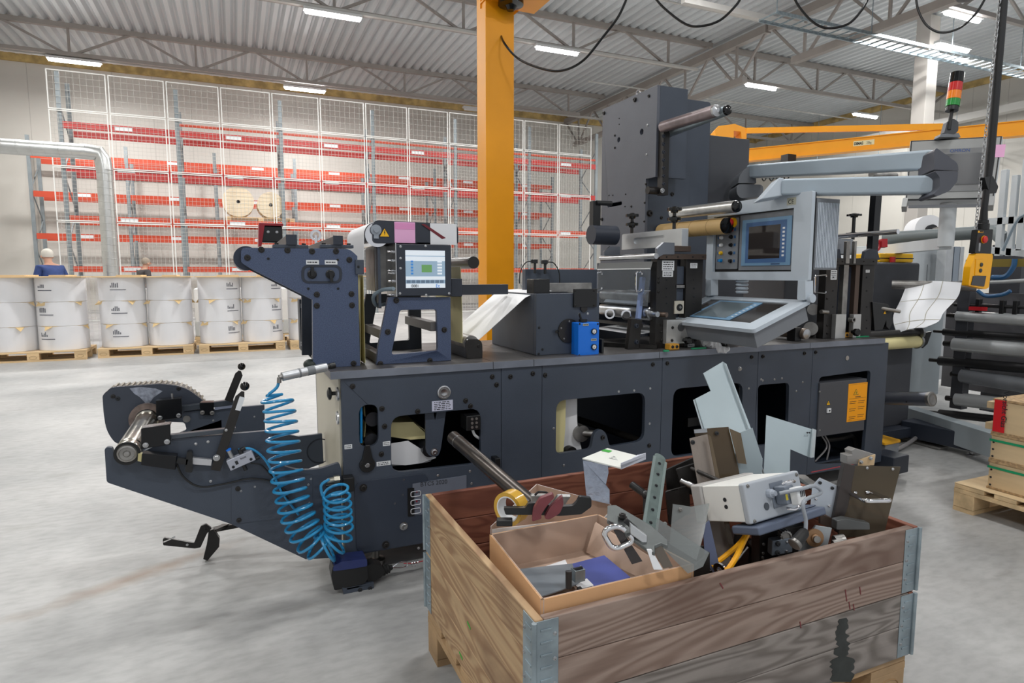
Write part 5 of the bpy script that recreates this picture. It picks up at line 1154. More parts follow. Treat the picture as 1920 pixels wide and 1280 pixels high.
b = MB(); c_ = PY(1553, 585, YM2 - .0); b.cyl(c_ + V((-.06, 0, .004)), c_ + V((-.005, 0, 0)), .012); b.cyl(PY(1525, 580, YM2 + .1), PY(1525, 580, YM2 + .4), .034); b.cyl(PY(1520, 616, YM2 + .05), PY(1520, 616, YM2 + .4), .04); b.build('silver_rollers', dull_steel, d2)

# ------------------------------------------------------------------ tower
YT = 3.05
tw = thing('press_tower', 'tall weathered dark grey tower box rising from the press', 'press module', (PY(1240, 430, YT).x, YT, ZT))
P1, P2 = PY(1233, 159, YT), PY(1290, 168, YT); Xt = P1.x; zt = P1.z; yfar = PX(1130, 203, Xt).y
zm = PX(1211, 336, Xt).z; yin = PX(1211, 336, Xt).y; zm = PY(1212, 336, YT + .1).z
b = MB(); side = [V((Xt, YT, zm)), V((Xt, YT, zt)), V((Xt, yfar, zt)), V((Xt, yfar, ZT + .0005)), V((Xt, yin, ZT + .0005)), V((Xt, yin, zm))]
slot = rpoly(xpoly([(1139, 389), (1139, 382), (1166, 377), (1166, 384)], Xt), .02)
b.prism(side, (.02, 0, 0), [slot, disc(PX(1203, 247, Xt), (1, 0, 0), .018, 16), disc(PX(1160, 262, Xt), (1, 0, 0), .016, 16)]); lf = b.build('left_plate', tower_grey, tw, .001)
b = MB(); b.box(Xt + .0205, P2.x, YT, YT + .02, zm, zt); b.build('front_plate', slate, tw, .001)
b = MB(); b.box(Xt + .01, P2.x + .1, YB + .02, yfar, .02, ZT); b.build('rear_base', slate_dark, tw, .002)
b = MB(); b.box(Xt + .0205, P2.x, YT + .021, yfar, zt - .02, zt); b.build('top_plate', slate, tw)
P3 = PY(1290, 420, yin); b = MB(); b.box(Xt + .0205, P3.x, yin, yin + .02, ZT + .002, zm + .05); lp = b.build('lower_front_plate', slate, tw, .001)
b = MB(); b.box(Xt + .0205, P2.x, yfar - .02, yfar - .001, ZT + .002, zt - .021); b.build('rear_plate', slate_dark, tw)
for (x, y, r) in ((1133, 212, .010), (1191, 187, .012), (1217, 180, .008), (1153, 254, .006), (1153, 277, .006), (1129, 411, .009), (1134, 426, .007), (1161, 222, .003), (1161, 233, .003), (1142, 366, .004), (1149, 366, .004), (1173, 364, .004), (1184, 387, .006), (1172, 387, .004), (1142, 380, .004)): bolt(lf, PX(x, y, Xt), r, (-1, 0, 0), m=black_metal)
for (x, y) in ((1214, 235), (1212, 290), (1211, 345), (1209, 380), (1208, 415)): bolt(lf, PX(x, y, Xt), .0055, (-1, 0, 0), m=steel if y < 300 else black_metal)
for (x, y, r) in ((1218, 400, .016), (1240, 408, .008), (1260, 364, .010)): bolt(lp, PY(x, y, yin), r)
p3 = PY(1337, 192, YT + .1); z3 = PY(1292, 184, YT + .1).z
b = MB(); b.prism(rpoly([(P2.x + .001, YT + .12, ZT + .4), (p3.x, YT + .12, ZT + .4), (p3.x, YT + .12, z3 - .0), (P2.x + .001, YT + .12, z3)], [0, 0, .02, 0]), (0, .5, 0)); b.build('middle_cabinet', slate, tw, .002)
b = MB(); p = PY(1283, 385, YT + .11); q = PY(1276, 341, YT + .11); b.box(q.x, p.x, YT + .1, YT + .12, p.z, q.z); b.build('light_strip', mat('strip_grey', (140, 148, 156), .5), tw)
b = MB(); q = PD(1207, 165, 3.2); q = V((Xt + .03, yfar - .35, zt)); b.lathe_closed(q + V((0, 0, .018)), (1, 0, 0), [(0, .014), (0, .022), (.006, .022), (.006, .014)], 20); b.build('lifting_eye', chrome, tw)
cab = thing('tall_cabinet', 'tall plain graphite cabinet right of the press tower', 'cabinet', (PY(1370, 380, YT + .3).x, YT + .3, ZT))
a, c_ = PY(1337, 250, YT + .2), PY(1406, 262, YT + .2)
b = MB(); b.box(p3.x + .003, c_.x, YT + .2, YT + .75, ZT + .001, PY(1340, 254, YT + .2).z); b.build('body', mat('graphite_cabinet', (70, 72, 78), .5, 0, .05, 3), cab, .003)
# mandrels held by the tower, pointing towards the camera
def rollbar(px_far, px_near, X, yf, r, label, m, capm, parts=()):
    yn = PX(*px_near, X).y; z = PY(*px_far, yf).z; zn = PX(*px_near, X).z
    A, B_ = V((X, yf, z)), V((X, yn, zn)); t = thing('roller_bar', label, 'roller', A)
    b = MB(); b.cyl(A, B_, r, n=32); b.build('sleeve', m, t)
    d = (B_ - A).normalized(); b = MB(); b.lathe(B_ + d * .0005, d, [(0, r * .98), (.012, r * .92), (.016, r * .5), (.02, r * .3)], 24); b.build('end_cap', capm, t)
    return t, A, B_
X1 = PY(1243, 238, YT - .03).x
rollbar((1243, 238), (1341, 208), X1, YT - .03, .032, 'brown worn roller bar high on the tower', mat('worn_mauve_roller', (134, 122, 124), .35, .5, .25, 14), steel)
rollbar((1262, 250), (1362, 207), X1 + .055, YT - .01, .026, 'second steel roller bar beside the brown one on the tower', galv, mat('gloss_black', (8, 8, 9), .12))
t, A, B_ = rollbar((1262, 400), (1380, 387), PY(1262, 400, 2.97).x, 2.97, .031, 'silver roller bar with black end in front of the console', mat('striated_silver', (196, 196, 194), .3, .7, .1, 30), mat('gloss_black', (8, 8, 9), .12))
t, A, B_ = rollbar((1240, 434), (1362, 423), PY(1240, 434, yin - .01).x, yin - .01, .044, 'tan cardboard core on a roller bar with black end cap', mat('tan_core_card', (206, 172, 116), .6, 0, .05, 10), mat('gloss_black', (8, 8, 9), .12))
for s_, y_ in ((.35, 0), (.55, 0), (.8, 0)):
    c = A.lerp(B_, s_); b = MB(); b.lathe_closed(c, B_ - A, [(0, .0435), (0, .0445), (.002, .0445), (.002, .0435)], 32); b.build('seam_line', mat('tan_dark', (150, 118, 70), .7), t)
b = MB(); a, c_ = PY(1233, 366, YT - .02), PY(1249, 232, YT - .02); b.box(a.x + .01, c_.x + .005, YT - .05, YT - .001, a.z, c_.z); hb = b.build('hanging_bracket', black_metal, tw, .002)
for k in range(7): bolt(hb, PY(1244, 255 + k * 15, YT - .05), .008, m=slate_dark, name='hole')
bolt(hb, PY(1242, 357, YT - .05), .010, m=steel)
c = PY(1222, 357, YT); b = MB(); b.cyl(c + V((-.03, .0, 0)), c + V((.05, -.0, 0)), .022); b.build('pivot_boss', black_metal, tw)
c = PY(1108, 440, 3.1); b = MB(); b.cyl(c, c + V((.16, 0, 0)), .055); b.build('side_motor', slate_dark, tw)
b = MB(); a = PY(1112, 410, 3.1); b.box(a.x, a.x + .05, 3.1, 3.14, a.z - .1, a.z + .1); b.cyl(a + V((.02, .0, .09)), a + V((.12, 0, .09)), .014); b.build('side_bracket', black, tw)

# ------------------------------------------------------------------ operator console on its double arm
XC = 2.42
con = thing('operator_console', 'light grey operator console with screen, buttons and sloping keyboard', 'console', PX(1430, 540, XC))
def cx(px, py, dx=0.0): p = PX(px, py, XC); p.x += dx; return p
TL, TR, BR, BL = cx(1331, 381), cx(1529, 364), cx(1521, 531), cx(1330, 520)
ya, yb = (TL.y + BL.y) / 2, (TR.y + BR.y) / 2; z0, z1 = (BL.z + BR.z) / 2, (TL.z + TR.z) / 2
NX = V((-1, 0, 0)); YD = V((0, -1, 0)); ZD = V((0, 0, 1))      # the panel faces -X; its local right is -Y
Wc, Hc = ya - yb, z1 - z0
def cp2(u, v, d=0.0): return V((XC - d, ya - u * Wc, z0 + v * Hc))       # u to the right, v up, d out of the face
def uv(px, py): p = PX(px, py, XC); return ((ya - p.y) / Wc, (p.z - z0) / Hc)
def crect(b, u0, v0, u1, v1, d0, d1, r=0): 
    q = [cp2(u0, v0, d0), cp2(u1, v0, d0), cp2(u1, v1, d0), cp2(u0, v1, d0)]
    if r: q = rpoly(q, r, 5)
    b.prism(q, (-(d1 - d0), 0, 0))
u0, v0 = uv(1348, 506); u1, v1 = uv(1499, 390)
u0 = .075; u1 = .855; v0 = .105; v1 = .835
b = MB(); q = [cp2(0, 0), cp2(1, 0), cp2(1, 1), cp2(0, 1)]; b.prism(rpoly(q, .008), (-.02, 0, 0), [[cp2(u0, v0), cp2(u1, v0), cp2(u1, v1), cp2(u0, v1)]]); b.build('bezel_frame', light_grey, con, .004)
b = MB(); b.box(XC + .001, XC + .012, yb + .005, ya - .005, z0 + .005, z1 - .005); b.build('back_sheet', black, con)
b = MB(); b.box(XC + .013, XC + .16, yb + .0, ya - .02, z0 + .05, z1 - .03); hs = b.build('rear_housing', mid_grey, con, .003)
b = MB(); x = XC + .02
for k in range(14):
    b = MB(); b.box(XC + .018 + k * .010, XC + .023 + k * .010, yb - .004, yb - .0005, z0 + .06, z1 - .05); b.build('cooling_rib', light_grey, hs)
# button panel
def U(px, py): return uv(px, py)
bp0, bp1 = .09, .325
b = MB(); crect(b, bp0, .14, bp1, .80, -.0, .006, .006); bpn = b.build('button_panel', mid_grey, con, .001)
cols = {'white': white_plastic, 'black': mat('gloss_black', (8, 8, 9), .12), 'yellow': mat('yellow_button', (240, 190, 20), .35), 'blue': mat('blue_button_plastic', (0, 130, 200), .35), 'red': mat('red_button_plastic', (214, 50, 30), .35)}
for (px, py, col) in ((1361, 445, 'white'), (1361, 459, 'white'), (1360, 474, 'yellow'), (1359, 488, 'blue'), (1378, 430, 'red'), (1378, 444, 'black'), (1377, 459, 'black'), (1376.5, 474, 'black'), (1376, 489, 'black')):
    u, v = uv(px, py); u = .15 if px < 1370 else .255
    c = cp2(u, v, .006); b = MB(); b.lathe(c, NX, [(0, .0105), (.005, .0105), (.006, .0085), (.013, .008)], 18); bt = b.build('push_button', cols[col], bpn)
    b = MB(); s_ = -.024 if px < 1370 else .024; q_ = cp2(u, v, .006) + YD * s_; b.obox(q_, (-.0005, 0, 0), YD * .007, ZD * .007); b.build('button_label', mat('label_blue', (40, 90, 140), .5), bpn)
us_, vs_ = uv(1373, 412); c = cp2(.27, min(.74, vs_), .006); b = MB(); b.cyl(c, c + NX * .012, .026); b.build('stop_collar', mat('yellow_collar', (244, 184, 10), .4), bpn)
b = MB(); b.lathe(c + NX * .012, NX, [(0, .014), (.01, .014), (.012, .022), (.02, .022), (.024, .016)], 24); b.build('stop_mushroom', mat('stop_red', (176, 30, 34), .3), bpn)
# display
b = MB(); crect(b, .34, .125, .845, .82, 0, .006, .004); dp = b.build('display_surround', mid_grey, con, .001)
b = MB(); crect(b, .37, .18, .83, .755, .0065, .010, .004); db = b.build('display_bezel', mat('display_blue', (112, 150, 182), .35), dp, .001)
b = MB(); crect(b, .41, .215, .79, .715, .0102, .0106); b.build('display_dark_blue', mat('display_navy', (70, 104, 150), .35), db)
b = MB(); crect(b, .44, .265, .735, .665, .0108, .0112); b.build('display_glass', mat('dark_glass', (46, 42, 42), .06), db)
for k in range(8): b = MB(); crect(b, .755, .285 + k * .046, .775, .308 + k * .046, .0108, .0114); b.build('function_key', white_plastic, db)
b = MB(); crect(b, .66, .19, .74, .207, .0102, .0107); b.build('brand_strip', mat('strip_navy', (60, 84, 120), .4), db)
pl = plate('approval_plate', con, cp2(.795, .87, .0203), YD, ZD, .052, .034, mat('grey_label', (176, 176, 160), .5)); text('lettering', 'CE', cp2(.805, .885, .0218), YD, ZD, .028, ink, pl)
# bellows, side hinges and keyboard
hL, hR = cp2(.05, -.16), cp2(.97, -.20)
for u_ in (.02, .93):
    b = MB(); q_ = [cp2(u_, .0, -.02), cp2(u_ + .06, .0, -.02), cp2(u_ + .07, -.22, -.02), cp2(u_ + .0, -.22, -.02)]; b.prism(rpoly(q_, [0, 0, .01, .01]), (-.05, 0, 0)); b.build('hinge_leg', light_grey, con, .003)
    c = cp2(u_ + (.075 if u_ > .5 else 0), -.20, .0); b = MB(); b.cyl(c + V((0, .01, 0)), c + V((0, -.012, 0)), .02, n=24); b.build('hinge_boss', light_grey, con, .001)
b = MB(); c = cp2(.33, -.10, -.03)
for k in range(5): b.lathe_closed(c + ZD * (k * .019 - .03), (0, 0, 1), [(0, .02), (0, .028), (.007, .034), (.014, .028), (.014, .02)], 24)
b.build('rubber_bellows', light_grey, con)
kz = z0 - .22 * Hc; A = V((XC - .0, ya - .0, kz)); B2 = V((XC, yb, kz))
kn = PY(1412, 640, yb); kn.y = yb       # near lower corner of the keyboard
ku = PY(1370, 612, yb)
D_ = V((kn.x - XC, 0, PY(1410, 618, yb).z - kz)); 
NK = D_.cross(V((0, -1, 0))).normalized()
if NK.z < 0: NK = -NK
def kp2(u, w, d=0.0): return V((XC - .0, ya - u * Wc, kz)) + D_ * w + NK * d      # u right, w towards the operator
q = [kp2(0, 0), kp2(1, 0), kp2(1, 1), kp2(0, 1)]
b = MB(); b.prism(rpoly(q, [.01, .01, .02, .02]), NK * -.018, [[kp2(.1, .12), kp2(.88, .12), kp2(.88, .82), kp2(.1, .82)]]); b.build('keyboard_frame', light_grey, con, .004)
b = MB(); b.prism([kp2(.03, .04, -.0185), kp2(.97, .04, -.0185), kp2(.97, .96, -.0185), kp2(.03, .96, -.0185)], NK * -.08); b.build('keyboard_tray', mid_grey, con, .003)
b = MB(); b.prism([kp2(.1, .12, -.006), kp2(.88, .12, -.006), kp2(.88, .82, -.006), kp2(.1, .82, -.006)], NK * -.004); ks = b.build('dark_surface', mat('dark_slate_glass', (54, 50, 48), .15), con)
b = MB(); b.prism([kp2(.22, .15, -.0055), kp2(.66, .15, -.0055), kp2(.66, .78, -.0055), kp2(.22, .78, -.0055)], NK * .004); dk = b.build('touch_pad', mat('display_blue', (112, 150, 182), .35), con, .001)
b = MB(); b.prism([kp2(.26, .2, -.0012), kp2(.6, .2, -.0012), kp2(.6, .73, -.0012), kp2(.26, .73, -.0012)], NK * .0008); b.build('pad_glass', mat('grey_glass', (104, 116, 122), .08), dk)
for k in range(7): b = MB(); w = .24 + k * .07; b.prism([kp2(.625, w, -.0012), kp2(.645, w, -.0012), kp2(.645, w + .025, -.0012), kp2(.625, w + .025, -.0012)], NK * .0008); b.build('function_key', white_plastic, dk)
# double swing arm
def at3(x, y, d): return PD(x, y, d)
arm_l = mat('arm_light_grey', (168, 182, 194), .4, .1)
JX = PD(1770, 330, 2.55)
sw = thing('swing_arm', 'double light grey swing arm with dark elbow carrying the console', 'support arm', PD(1395, 350, 3.95))
dkp = mat('elbow_dark_grey', (78, 80, 88), .4)
U0, U1 = PD(1408, 322, 3.95), PD(1752, 300, 2.62); L0, L1 = PD(1468, 352, 2.95), PD(1762, 347, 2.60)
b = MB(); b.bar(U0, U1, .075, .082); b.build('upper_tube', arm_l, sw, .012, 3)
b = MB(); b.bar(L0, L1, .075, .076); b.build('lower_tube', arm_l, sw, .012, 3)
c0 = PD(1754, 276, 2.58); 
b = MB(); q = [PD(x, y, 2.56) for x, y in [(1751, 318), (1752, 282), (1756, 277), (1796, 306), (1797, 320)]]; b.prism(rpoly(q, [.0, .005, .01, .02, .0]), FW * .10); eu = b.build('elbow_upper', dkp, sw, .008, 3)
b = MB(); q = [PD(x, y, 2.54) for x, y in [(1752, 320), (1797, 321), (1795, 340), (1780, 358), (1757, 368), (1750, 364), (1762, 352), (1762, 332)]]; b.prism(rpoly(q, .008), FW * .10); b.build('elbow_lower', dkp, sw, .008, 3)
b = MB(); q = [PD(x, y, 3.9) for x, y in [(1384, 343), (1386, 330), (1398, 314), (1416, 308), (1418, 343)]]; b.prism(rpoly(q, [.0, .06, .06, .01, .0]), FW * .14); b.build('rear_elbow', mat('elbow_mid_grey', (96, 100, 106), .4), sw, .01, 3)
b = MB(); q = [PD(x, y, 3.9) for x, y in [(1381, 345), (1432, 346), (1430, 368), (1388, 372), (1381, 362)]]; b.prism(rpoly(q, .03), FW * .14); b.build('rear_base', mat('elbow_mid_grey', (96, 100, 106), .4), sw, .01, 3)
b = MB(); q = [PD(x, y, 2.93) for x, y in [(1425, 374), (1462, 332), (1470, 334), (1470, 366)]]; b.prism(q, FW * .09); b.build('front_gusset', light_grey, sw, .005)

# ------------------------------------------------------------------ odds and ends lying on the slab
b = MB(); rnd = random.Random(9); base_p = PZ(1352, 652, ZT)
me_pts = []
c = PY(1345, 647, YFp + .0)
vs = []; n1, n2 = 26, 13
for i in range(n1):
    for j in range(n2):
        a = 2 * pi * j / (n2); f = i / (n1 - 1); R = .015 + .012 * sin(pi * f) + .009 * sin(9 * f + a * 2) + rnd.uniform(-.010, .010)
        cc = PY(1314 + 50 * f, 640 + 12 * f + 14 * max(0, f - .5) * (1 if f < .9 else .6), YFp + .05 - .09 * f)
        vs.append(cc + V((0, R * cos(a), R * sin(a) + rnd.uniform(-.009, .009))))
fs = [(i * n2 + j, i * n2 + (j + 1) % n2, (i + 1) * n2 + (j + 1) % n2, (i + 1) * n2 + j) for i in range(n1 - 1) for j in range(n2)] + [tuple(range(n2)), tuple(range((n1 - 1) * n2, n1 * n2))]
b._add(vs, fs); rag = b.build('crumpled_tissue', mat('white_tissue', (244, 245, 248), .8, 0, .04, 40), None, smooth=60); tag(rag, 'crumpled white tissue hanging over the slab edge below the console', 'tissue')
sb2 = rag.modifiers.new('s', 'SUBSURF'); sb2.levels = 1; sb2.render_levels = 2
A, B_ = PY(1330, 640, YFp + .12), PY(1372, 644, YFp + .02); b = MB(); b.lathe(A, B_ - A, [(0, .014), (.06, .014), (.062, .017), (.088, .017), (.09, .014), (.1, .013)], 24); tag(b.build('steel_cylinder', steel), 'short steel cylinder lying on the slab beside the tissue', 'cylinder')
t = thing('clamped_roller', 'short brass coloured roller in a black clamp on the slab under the console', 'roller', PY(1500, 640, YFp + .08))
c = PY(1512, 626, YFp + .04); b = MB(); b.cyl(c + V((0, .2, 0)), c, .031, n=30); b.build('sleeve', mat('bronze_sleeve', (150, 134, 120), .4, .5), t)
b = MB(); b.lathe(c, (0, -1, 0), [(0, .028), (.004, .028), (.006, .018), (.008, .008)], 24); b.build('end_cap', steel, t)
c = PY(1493, 625, YFp + .08); b = MB(); b.box(c.x - .03, c.x + .02, YFp + .06, YFp + .12, ZT + .001, c.z + .035); b.build('clamp', black, t, .003)
b = MB(); c = PY(1480, 612, YFp + .1); b.lathe_closed(c, (1, -.3, 0), [(0, .01), (0, .022), (.02, .022), (.02, .01)], 20); b.build('collar', chrome, t)
for (x, y, nm, w) in ((1260, 655, 'at the left foot of the first die station', .06), (1585, 632, 'under the second die station', .07)):
    c = PZ(x, y, ZT); b = MB(); b.box(c.x - w / 2, c.x + w / 2, c.y - .02, c.y + .02, ZT + .0008, ZT + .03); t_ = b.build('yellow_block', mat('amber_block', (206, 150, 50), .5), None, .003); tag(t_, f'small amber block {nm}', 'block')
    for dx in (-.012, .014): bolt(t_, (c.x + dx, c.y - .02, ZT + .016), .006, m=ink, name='hole')
for (x, y, l, nm) in ((1310, 654, .09, 'green strap end lying on the slab right of the first die station'), (1249, 659, .03, 'tiny green strap end left of the amber block'), (1615, 632, .12, 'long green strap on the slab at the far right end')):
    c = PZ(x, y, ZT); b = MB(); b.prism(rpoly([(c.x - l / 2, c.y - .01, ZT + .001), (c.x + l / 2, c.y - .01, ZT + .001), (c.x + l / 2, c.y + .01, ZT + .001), (c.x - l / 2, c.y + .01, ZT + .001)], .008), (0, 0, .006)); tag(b.build('green_strap', mat('green_strap', (20, 150, 100), .5)), nm, 'strap')
# ------------------------------------------------------------------ the wooden crate in front
def wood(name, c1, c2, c3, ax='X', scale=1.0, stains=0.5):
    m = bpy.data.materials.new(name); m.use_nodes = True; nt = m.node_tree; N = nt.nodes; L = nt.links; b = N['Principled BSDF']; b.inputs['Roughness'].default_value = .62
    tc = N.new('ShaderNodeTexCoord'); oi = N.new('ShaderNodeObjectInfo'); va = N.new('ShaderNodeVectorMath'); va.operation = 'SCALE'; va.inputs['Scale'].default_value = 13.0
    cmb = N.new('ShaderNodeCombineXYZ')
    for i in range(3): L.new(oi.outputs['Random'], cmb.inputs[i])
    L.new(cmb.outputs[0], va.inputs[0]); ad = N.new('ShaderNodeVectorMath'); L.new(tc.outputs['Object'], ad.inputs[0]); L.new(va.outputs[0], ad.inputs[1])
    def noise(scale, st, det=5, dist=0.0):
        q = N.new('ShaderNodeMapping'); q.inputs['Scale'].default_value = st; L.new(ad.outputs[0], q.inputs[0]); n = N.new('ShaderNodeTexNoise'); n.inputs['Scale'].default_value = scale; n.inputs['Detail'].default_value = det; n.inputs['Distortion'].default_value = dist; L.new(q.outputs[0], n.inputs['Vector']); return n
    g = (.16, 1, 1) if ax == 'X' else (1, .16, 1)
    w0 = noise(5.5, g, 2.5, .8); mul = N.new('ShaderNodeMath'); mul.operation = 'MULTIPLY'; mul.inputs[1].default_value = 44 * scale; L.new(w0.outputs['Fac'], mul.inputs[0])
    fr = N.new('ShaderNodeMath'); fr.operation = 'PINGPONG'; fr.inputs[1].default_value = 1.0; L.new(mul.outputs[0], fr.inputs[0])
    r = N.new('ShaderNodeValToRGB'); r.color_ramp.elements[0].position = .15; r.color_ramp.elements[0].color = lin(c2); r.color_ramp.elements[1].position = .75; r.color_ramp.elements[1].color = lin(c1); L.new(fr.outputs[0], r.inputs[0])
    fine = noise(60, (.05, 1, 1) if ax == 'X' else (1, .05, 1), 4); r2 = N.new('ShaderNodeValToRGB'); r2.color_ramp.elements[0].color = (.72, .72, .72, 1); r2.color_ramp.elements[1].color = (1.12, 1.12, 1.12, 1); L.new(fine.outputs['Fac'], r2.inputs[0])
    mx = N.new('ShaderNodeMixRGB'); mx.blend_type = 'MULTIPLY'; mx.inputs[0].default_value = 1; L.new(r.outputs[0], mx.inputs[1]); L.new(r2.outputs[0], mx.inputs[2])
    st = noise(3.4, (.6, 1, 1), 6, .6); r3 = N.new('ShaderNodeValToRGB'); r3.color_ramp.elements[0].position = .52; r3.color_ramp.elements[0].color = (0, 0, 0, 1); r3.color_ramp.elements[1].position = .68; r3.color_ramp.elements[1].color = (stains, stains, stains, 1); L.new(st.outputs['Fac'], r3.inputs[0])
    m2 = N.new('ShaderNodeMixRGB'); L.new(r3.outputs[0], m2.inputs[0]); L.new(mx.outputs[0], m2.inputs[1]); m2.inputs[2].default_value = lin(c3)
    L.new(m2.outputs[0], b.inputs['Base Color'])
    bp = N.new('ShaderNodeBump'); bp.inputs['Strength'].default_value = .35; bp.inputs['Distance'].default_value = .002; L.new(fine.outputs['Fac'], bp.inputs['Height']); L.new(bp.outputs[0], b.inputs['Normal'])
    return m
w_front = wood('weathered_brown_board', (152, 132, 120), (126, 104, 92), (92, 66, 54), 'X', 1, .55)
w_front2 = wood('weathered_grey_board', (142, 134, 128), (110, 102, 96), (62, 58, 56), 'X', 1, .7)
w_side = wood('yellowed_board', (190, 160, 122), (160, 126, 92), (112, 82, 60), 'Y', .8, .6)
w_in = wood('reddish_inner_board', (142, 88, 68), (116, 66, 50), (92, 50, 40), 'X', .8, .5)
w_iny = wood('reddish_inner_end_board', (150, 94, 72), (124, 72, 54), (98, 56, 44), 'Y', .8, .5)
CX0, CX1, CY0, CY1, CT = .537, 1.752, 1.100, 1.922, .534
TH_ = .02; HB = .0965
def collar(z0, label, nm):
    t = thing('pallet_collar', label, 'pallet collar', ((CX0 + CX1) / 2, (CY0 + CY1) / 2, z0), 'hinged wooden collars of the crate')
    for k in range(2):
        z = z0 + k * (HB + .001)
        b = MB(); b.box(CX0 + .021, CX1 - .021, CY0, CY0 + TH_, z, z + HB); b.build('front_board', w_front if z0 > .3 else w_front2, t, .003)
        b = MB(); b.box(CX0 + .021, CX1 - .021, CY1 - TH_, CY1, z, z + HB); b.build('back_board', w_in, t, .003)
        b = MB(); b.box(CX0, CX0 + TH_, CY0, CY1, z, z + HB); b.build('left_board', w_side, t, .003)
        b = MB(); b.box(CX1 - TH_, CX1, CY0, CY1, z, z + HB); b.build('right_board', w_iny, t, .003)
    for (x, y, sx, sy) in ((CX0, CY0, 1, 1), (CX1, CY0, -1, 1), (CX0, CY1, 1, -1), (CX1, CY1, -1, -1)):
        b = MB(); e = .002; w = .055; z1 = z0 + 2 * HB - .002
        b.box(min(x - sx * .0, x + sx * w), max(x, x + sx * w), min(y - sy * e, y), max(y - sy * e, y), z0 + .004, z1)
        b.box(min(x - sx * e, x), max(x - sx * e, x), min(y, y + sy * w), max(y, y + sy * w), z0 + .004, z1)
        b.cyl((x - sx * .003, y - sy * .003, z0 + .004), (x - sx * .003, y - sy * .003, z1), .006, n=12)
        for k in range(6):
            z = z0 + .03 + k * .028
            b.bar((x + sx * .012, y - sy * e, z), (x + sx * .04, y - sy * e, z), .005, .004, (0, sy, 0)); b.bar((x - sx * e, y + sy * .012, z), (x - sx * e, y + sy * .04, z), .005, .004, (sx, 0, 0))
        h = b.build('corner_hinge', galv, t, .0008)
        for k in range(3):
            z = z0 + .045 + k * .056; bolt(h, (x + sx * .046, y - sy * e, z), .0035, (0, -sy, 0), steel, 'rivet'); bolt(h, (x - sx * e, y + sy * .046, z), .0035, (-sx, 0, 0), steel, 'rivet')
    return t
collar(.146, 'lower wooden pallet collar of the front crate, greyer boards', 'lower')
up = collar(.146 + 2 * HB + .003, 'upper wooden pallet collar of the front crate, with the open rim', 'upper')
# stains with shapes of their own on the front boards
gst = mat('oily_green_black_stain', (38, 42, 40), .5, 0, .3, 30)
rst = mat('dark_red_scrawl', (112, 44, 48), .6)
b = MB()
def onF(x, y): return PY(x, y, CY0 - .0008)
rnd = random.Random(3)
q = []
for k in range(26): q.append((1592 + rnd.uniform(-7, 3) + (10 if k > 15 else 0), 1158 + k * 4.8))
for k in range(26): q.append((1566 + rnd.uniform(-4, 9) - (12 if k < 10 else 0), 1278 - k * 4.7))
b.prism([onF(*p_) for p_ in q], (0, .0006, 0)); b.build('oil_stain', gst, bpy.data.objects['pallet_collar'])
b = MB()
for (x, y, l, s_) in ((1585, 1105, 22, 3), (1592, 1128, 14, 2), (1600, 1132, 12, 2), (1612, 1100, 14, 2), (1500, 1165, 12, 2), (1350, 1093, 10, 6)):
    A, B_ = onF(x, y), onF(x + s_, y + l); b.bar(A, B_, .003, .0008, (0, 1, 0))
b.build('red_scrawl', rst, up)
b = MB()
for (x, y) in ((876, 1165), (861, 1222)):
    A, B_ = PX(x, y, CX0 - .001), PX(x + 6, y + 14, CX0 - .001); b.bar(A, B_, .006, .0008, (1, 0, 0))
b.build('green_mark', mat('green_mark', (60, 170, 60), .6), up)
oldm = mat('old_pallet_wood', (168, 138, 102), .75, 0, .25, 6, .3, 60)
pallet('pallet', CX0, CY0 + .01, 0, CX1 - CX0, .8, 'old worn pallet under the front wooden crate', m=oldm)
b = MB(); b.box(CX0 + .03, CX1 - .03, CY0 + .03, CY1 - .03, .146, .15); tag(b.build('crate_floor_sheet', mat('dark_cardboard', (92, 70, 54), .8)), 'brown cardboard sheet lying on the crate bottom under the scrap', 'sheet')

card = mat('corrugated_cardboard', (206, 160, 116), .75, 0, .05, 8, .08, 60)
cardi = mat('cardboard_inside', (190, 164, 146), .8, 0, .04, 8)
def carton(name, label, corners, z0, z1, m_out, m_in, th=.005, cat='box', flute=True):
    # corners: four xy points of the rim, counter-clockwise from the near-left one
    t = thing(name, label, cat, ((corners[0][0] + corners[2][0]) / 2, (corners[0][1] + corners[2][1]) / 2, z0))
    cs = [V((c[0], c[1], 0)) for c in corners]; cen = sum(cs, V()) / 4
    for i in range(4):
        a, c = cs[i], cs[(i + 1) % 4]; d = (c - a).normalized(); n = V((-d.y, d.x, 0)); n = n if n.dot(cen - a) > 0 else -n
        b = MB(); b.prism([V((a.x, a.y, z0)), V((c.x, c.y, z0)), V((c.x, c.y, z1[i] if isinstance(z1, (list, tuple)) else z1)), V((a.x, a.y, z1[i] if isinstance(z1, (list, tuple)) else z1))], n * (th * .45)); b.m = 1
        zz = z1[i] if isinstance(z1, (list, tuple)) else z1
        b.prism([V((a.x, a.y, z0)) + n * (th * .55), V((c.x, c.y, z0)) + n * (th * .55), V((c.x, c.y, zz)) + n * (th * .55), V((a.x, a.y, zz)) + n * (th * .55)], n * (th * .45))
        if flute:
            L_ = (c - a).length; k = int(L_ / .009)
            for j in range(k): p0 = a + d * (j * .009) + n * th * .3; p1 = a + d * (j * .009 + .0045) + n * th * .7; b.bar(V((p0.x, p0.y, zz - .0006)), V((p1.x, p1.y, zz - .0006)), .0016, .001); 
        b.build('side_wall', [m_out, m_in], t)
    b = MB(); b.prism([V((c.x, c.y, z0 + .001)) for c in cs], (0, 0, .003)); b.build('bottom', m_in, t)
    return t
c0 = [(.566, 1.127), (.972, 1.128), (.93, 1.490), (.590, 1.486)]
carton('cardboard_box', 'large open cardboard box at the near left corner of the crate', c0, .46, .562, card, cardi, .006)
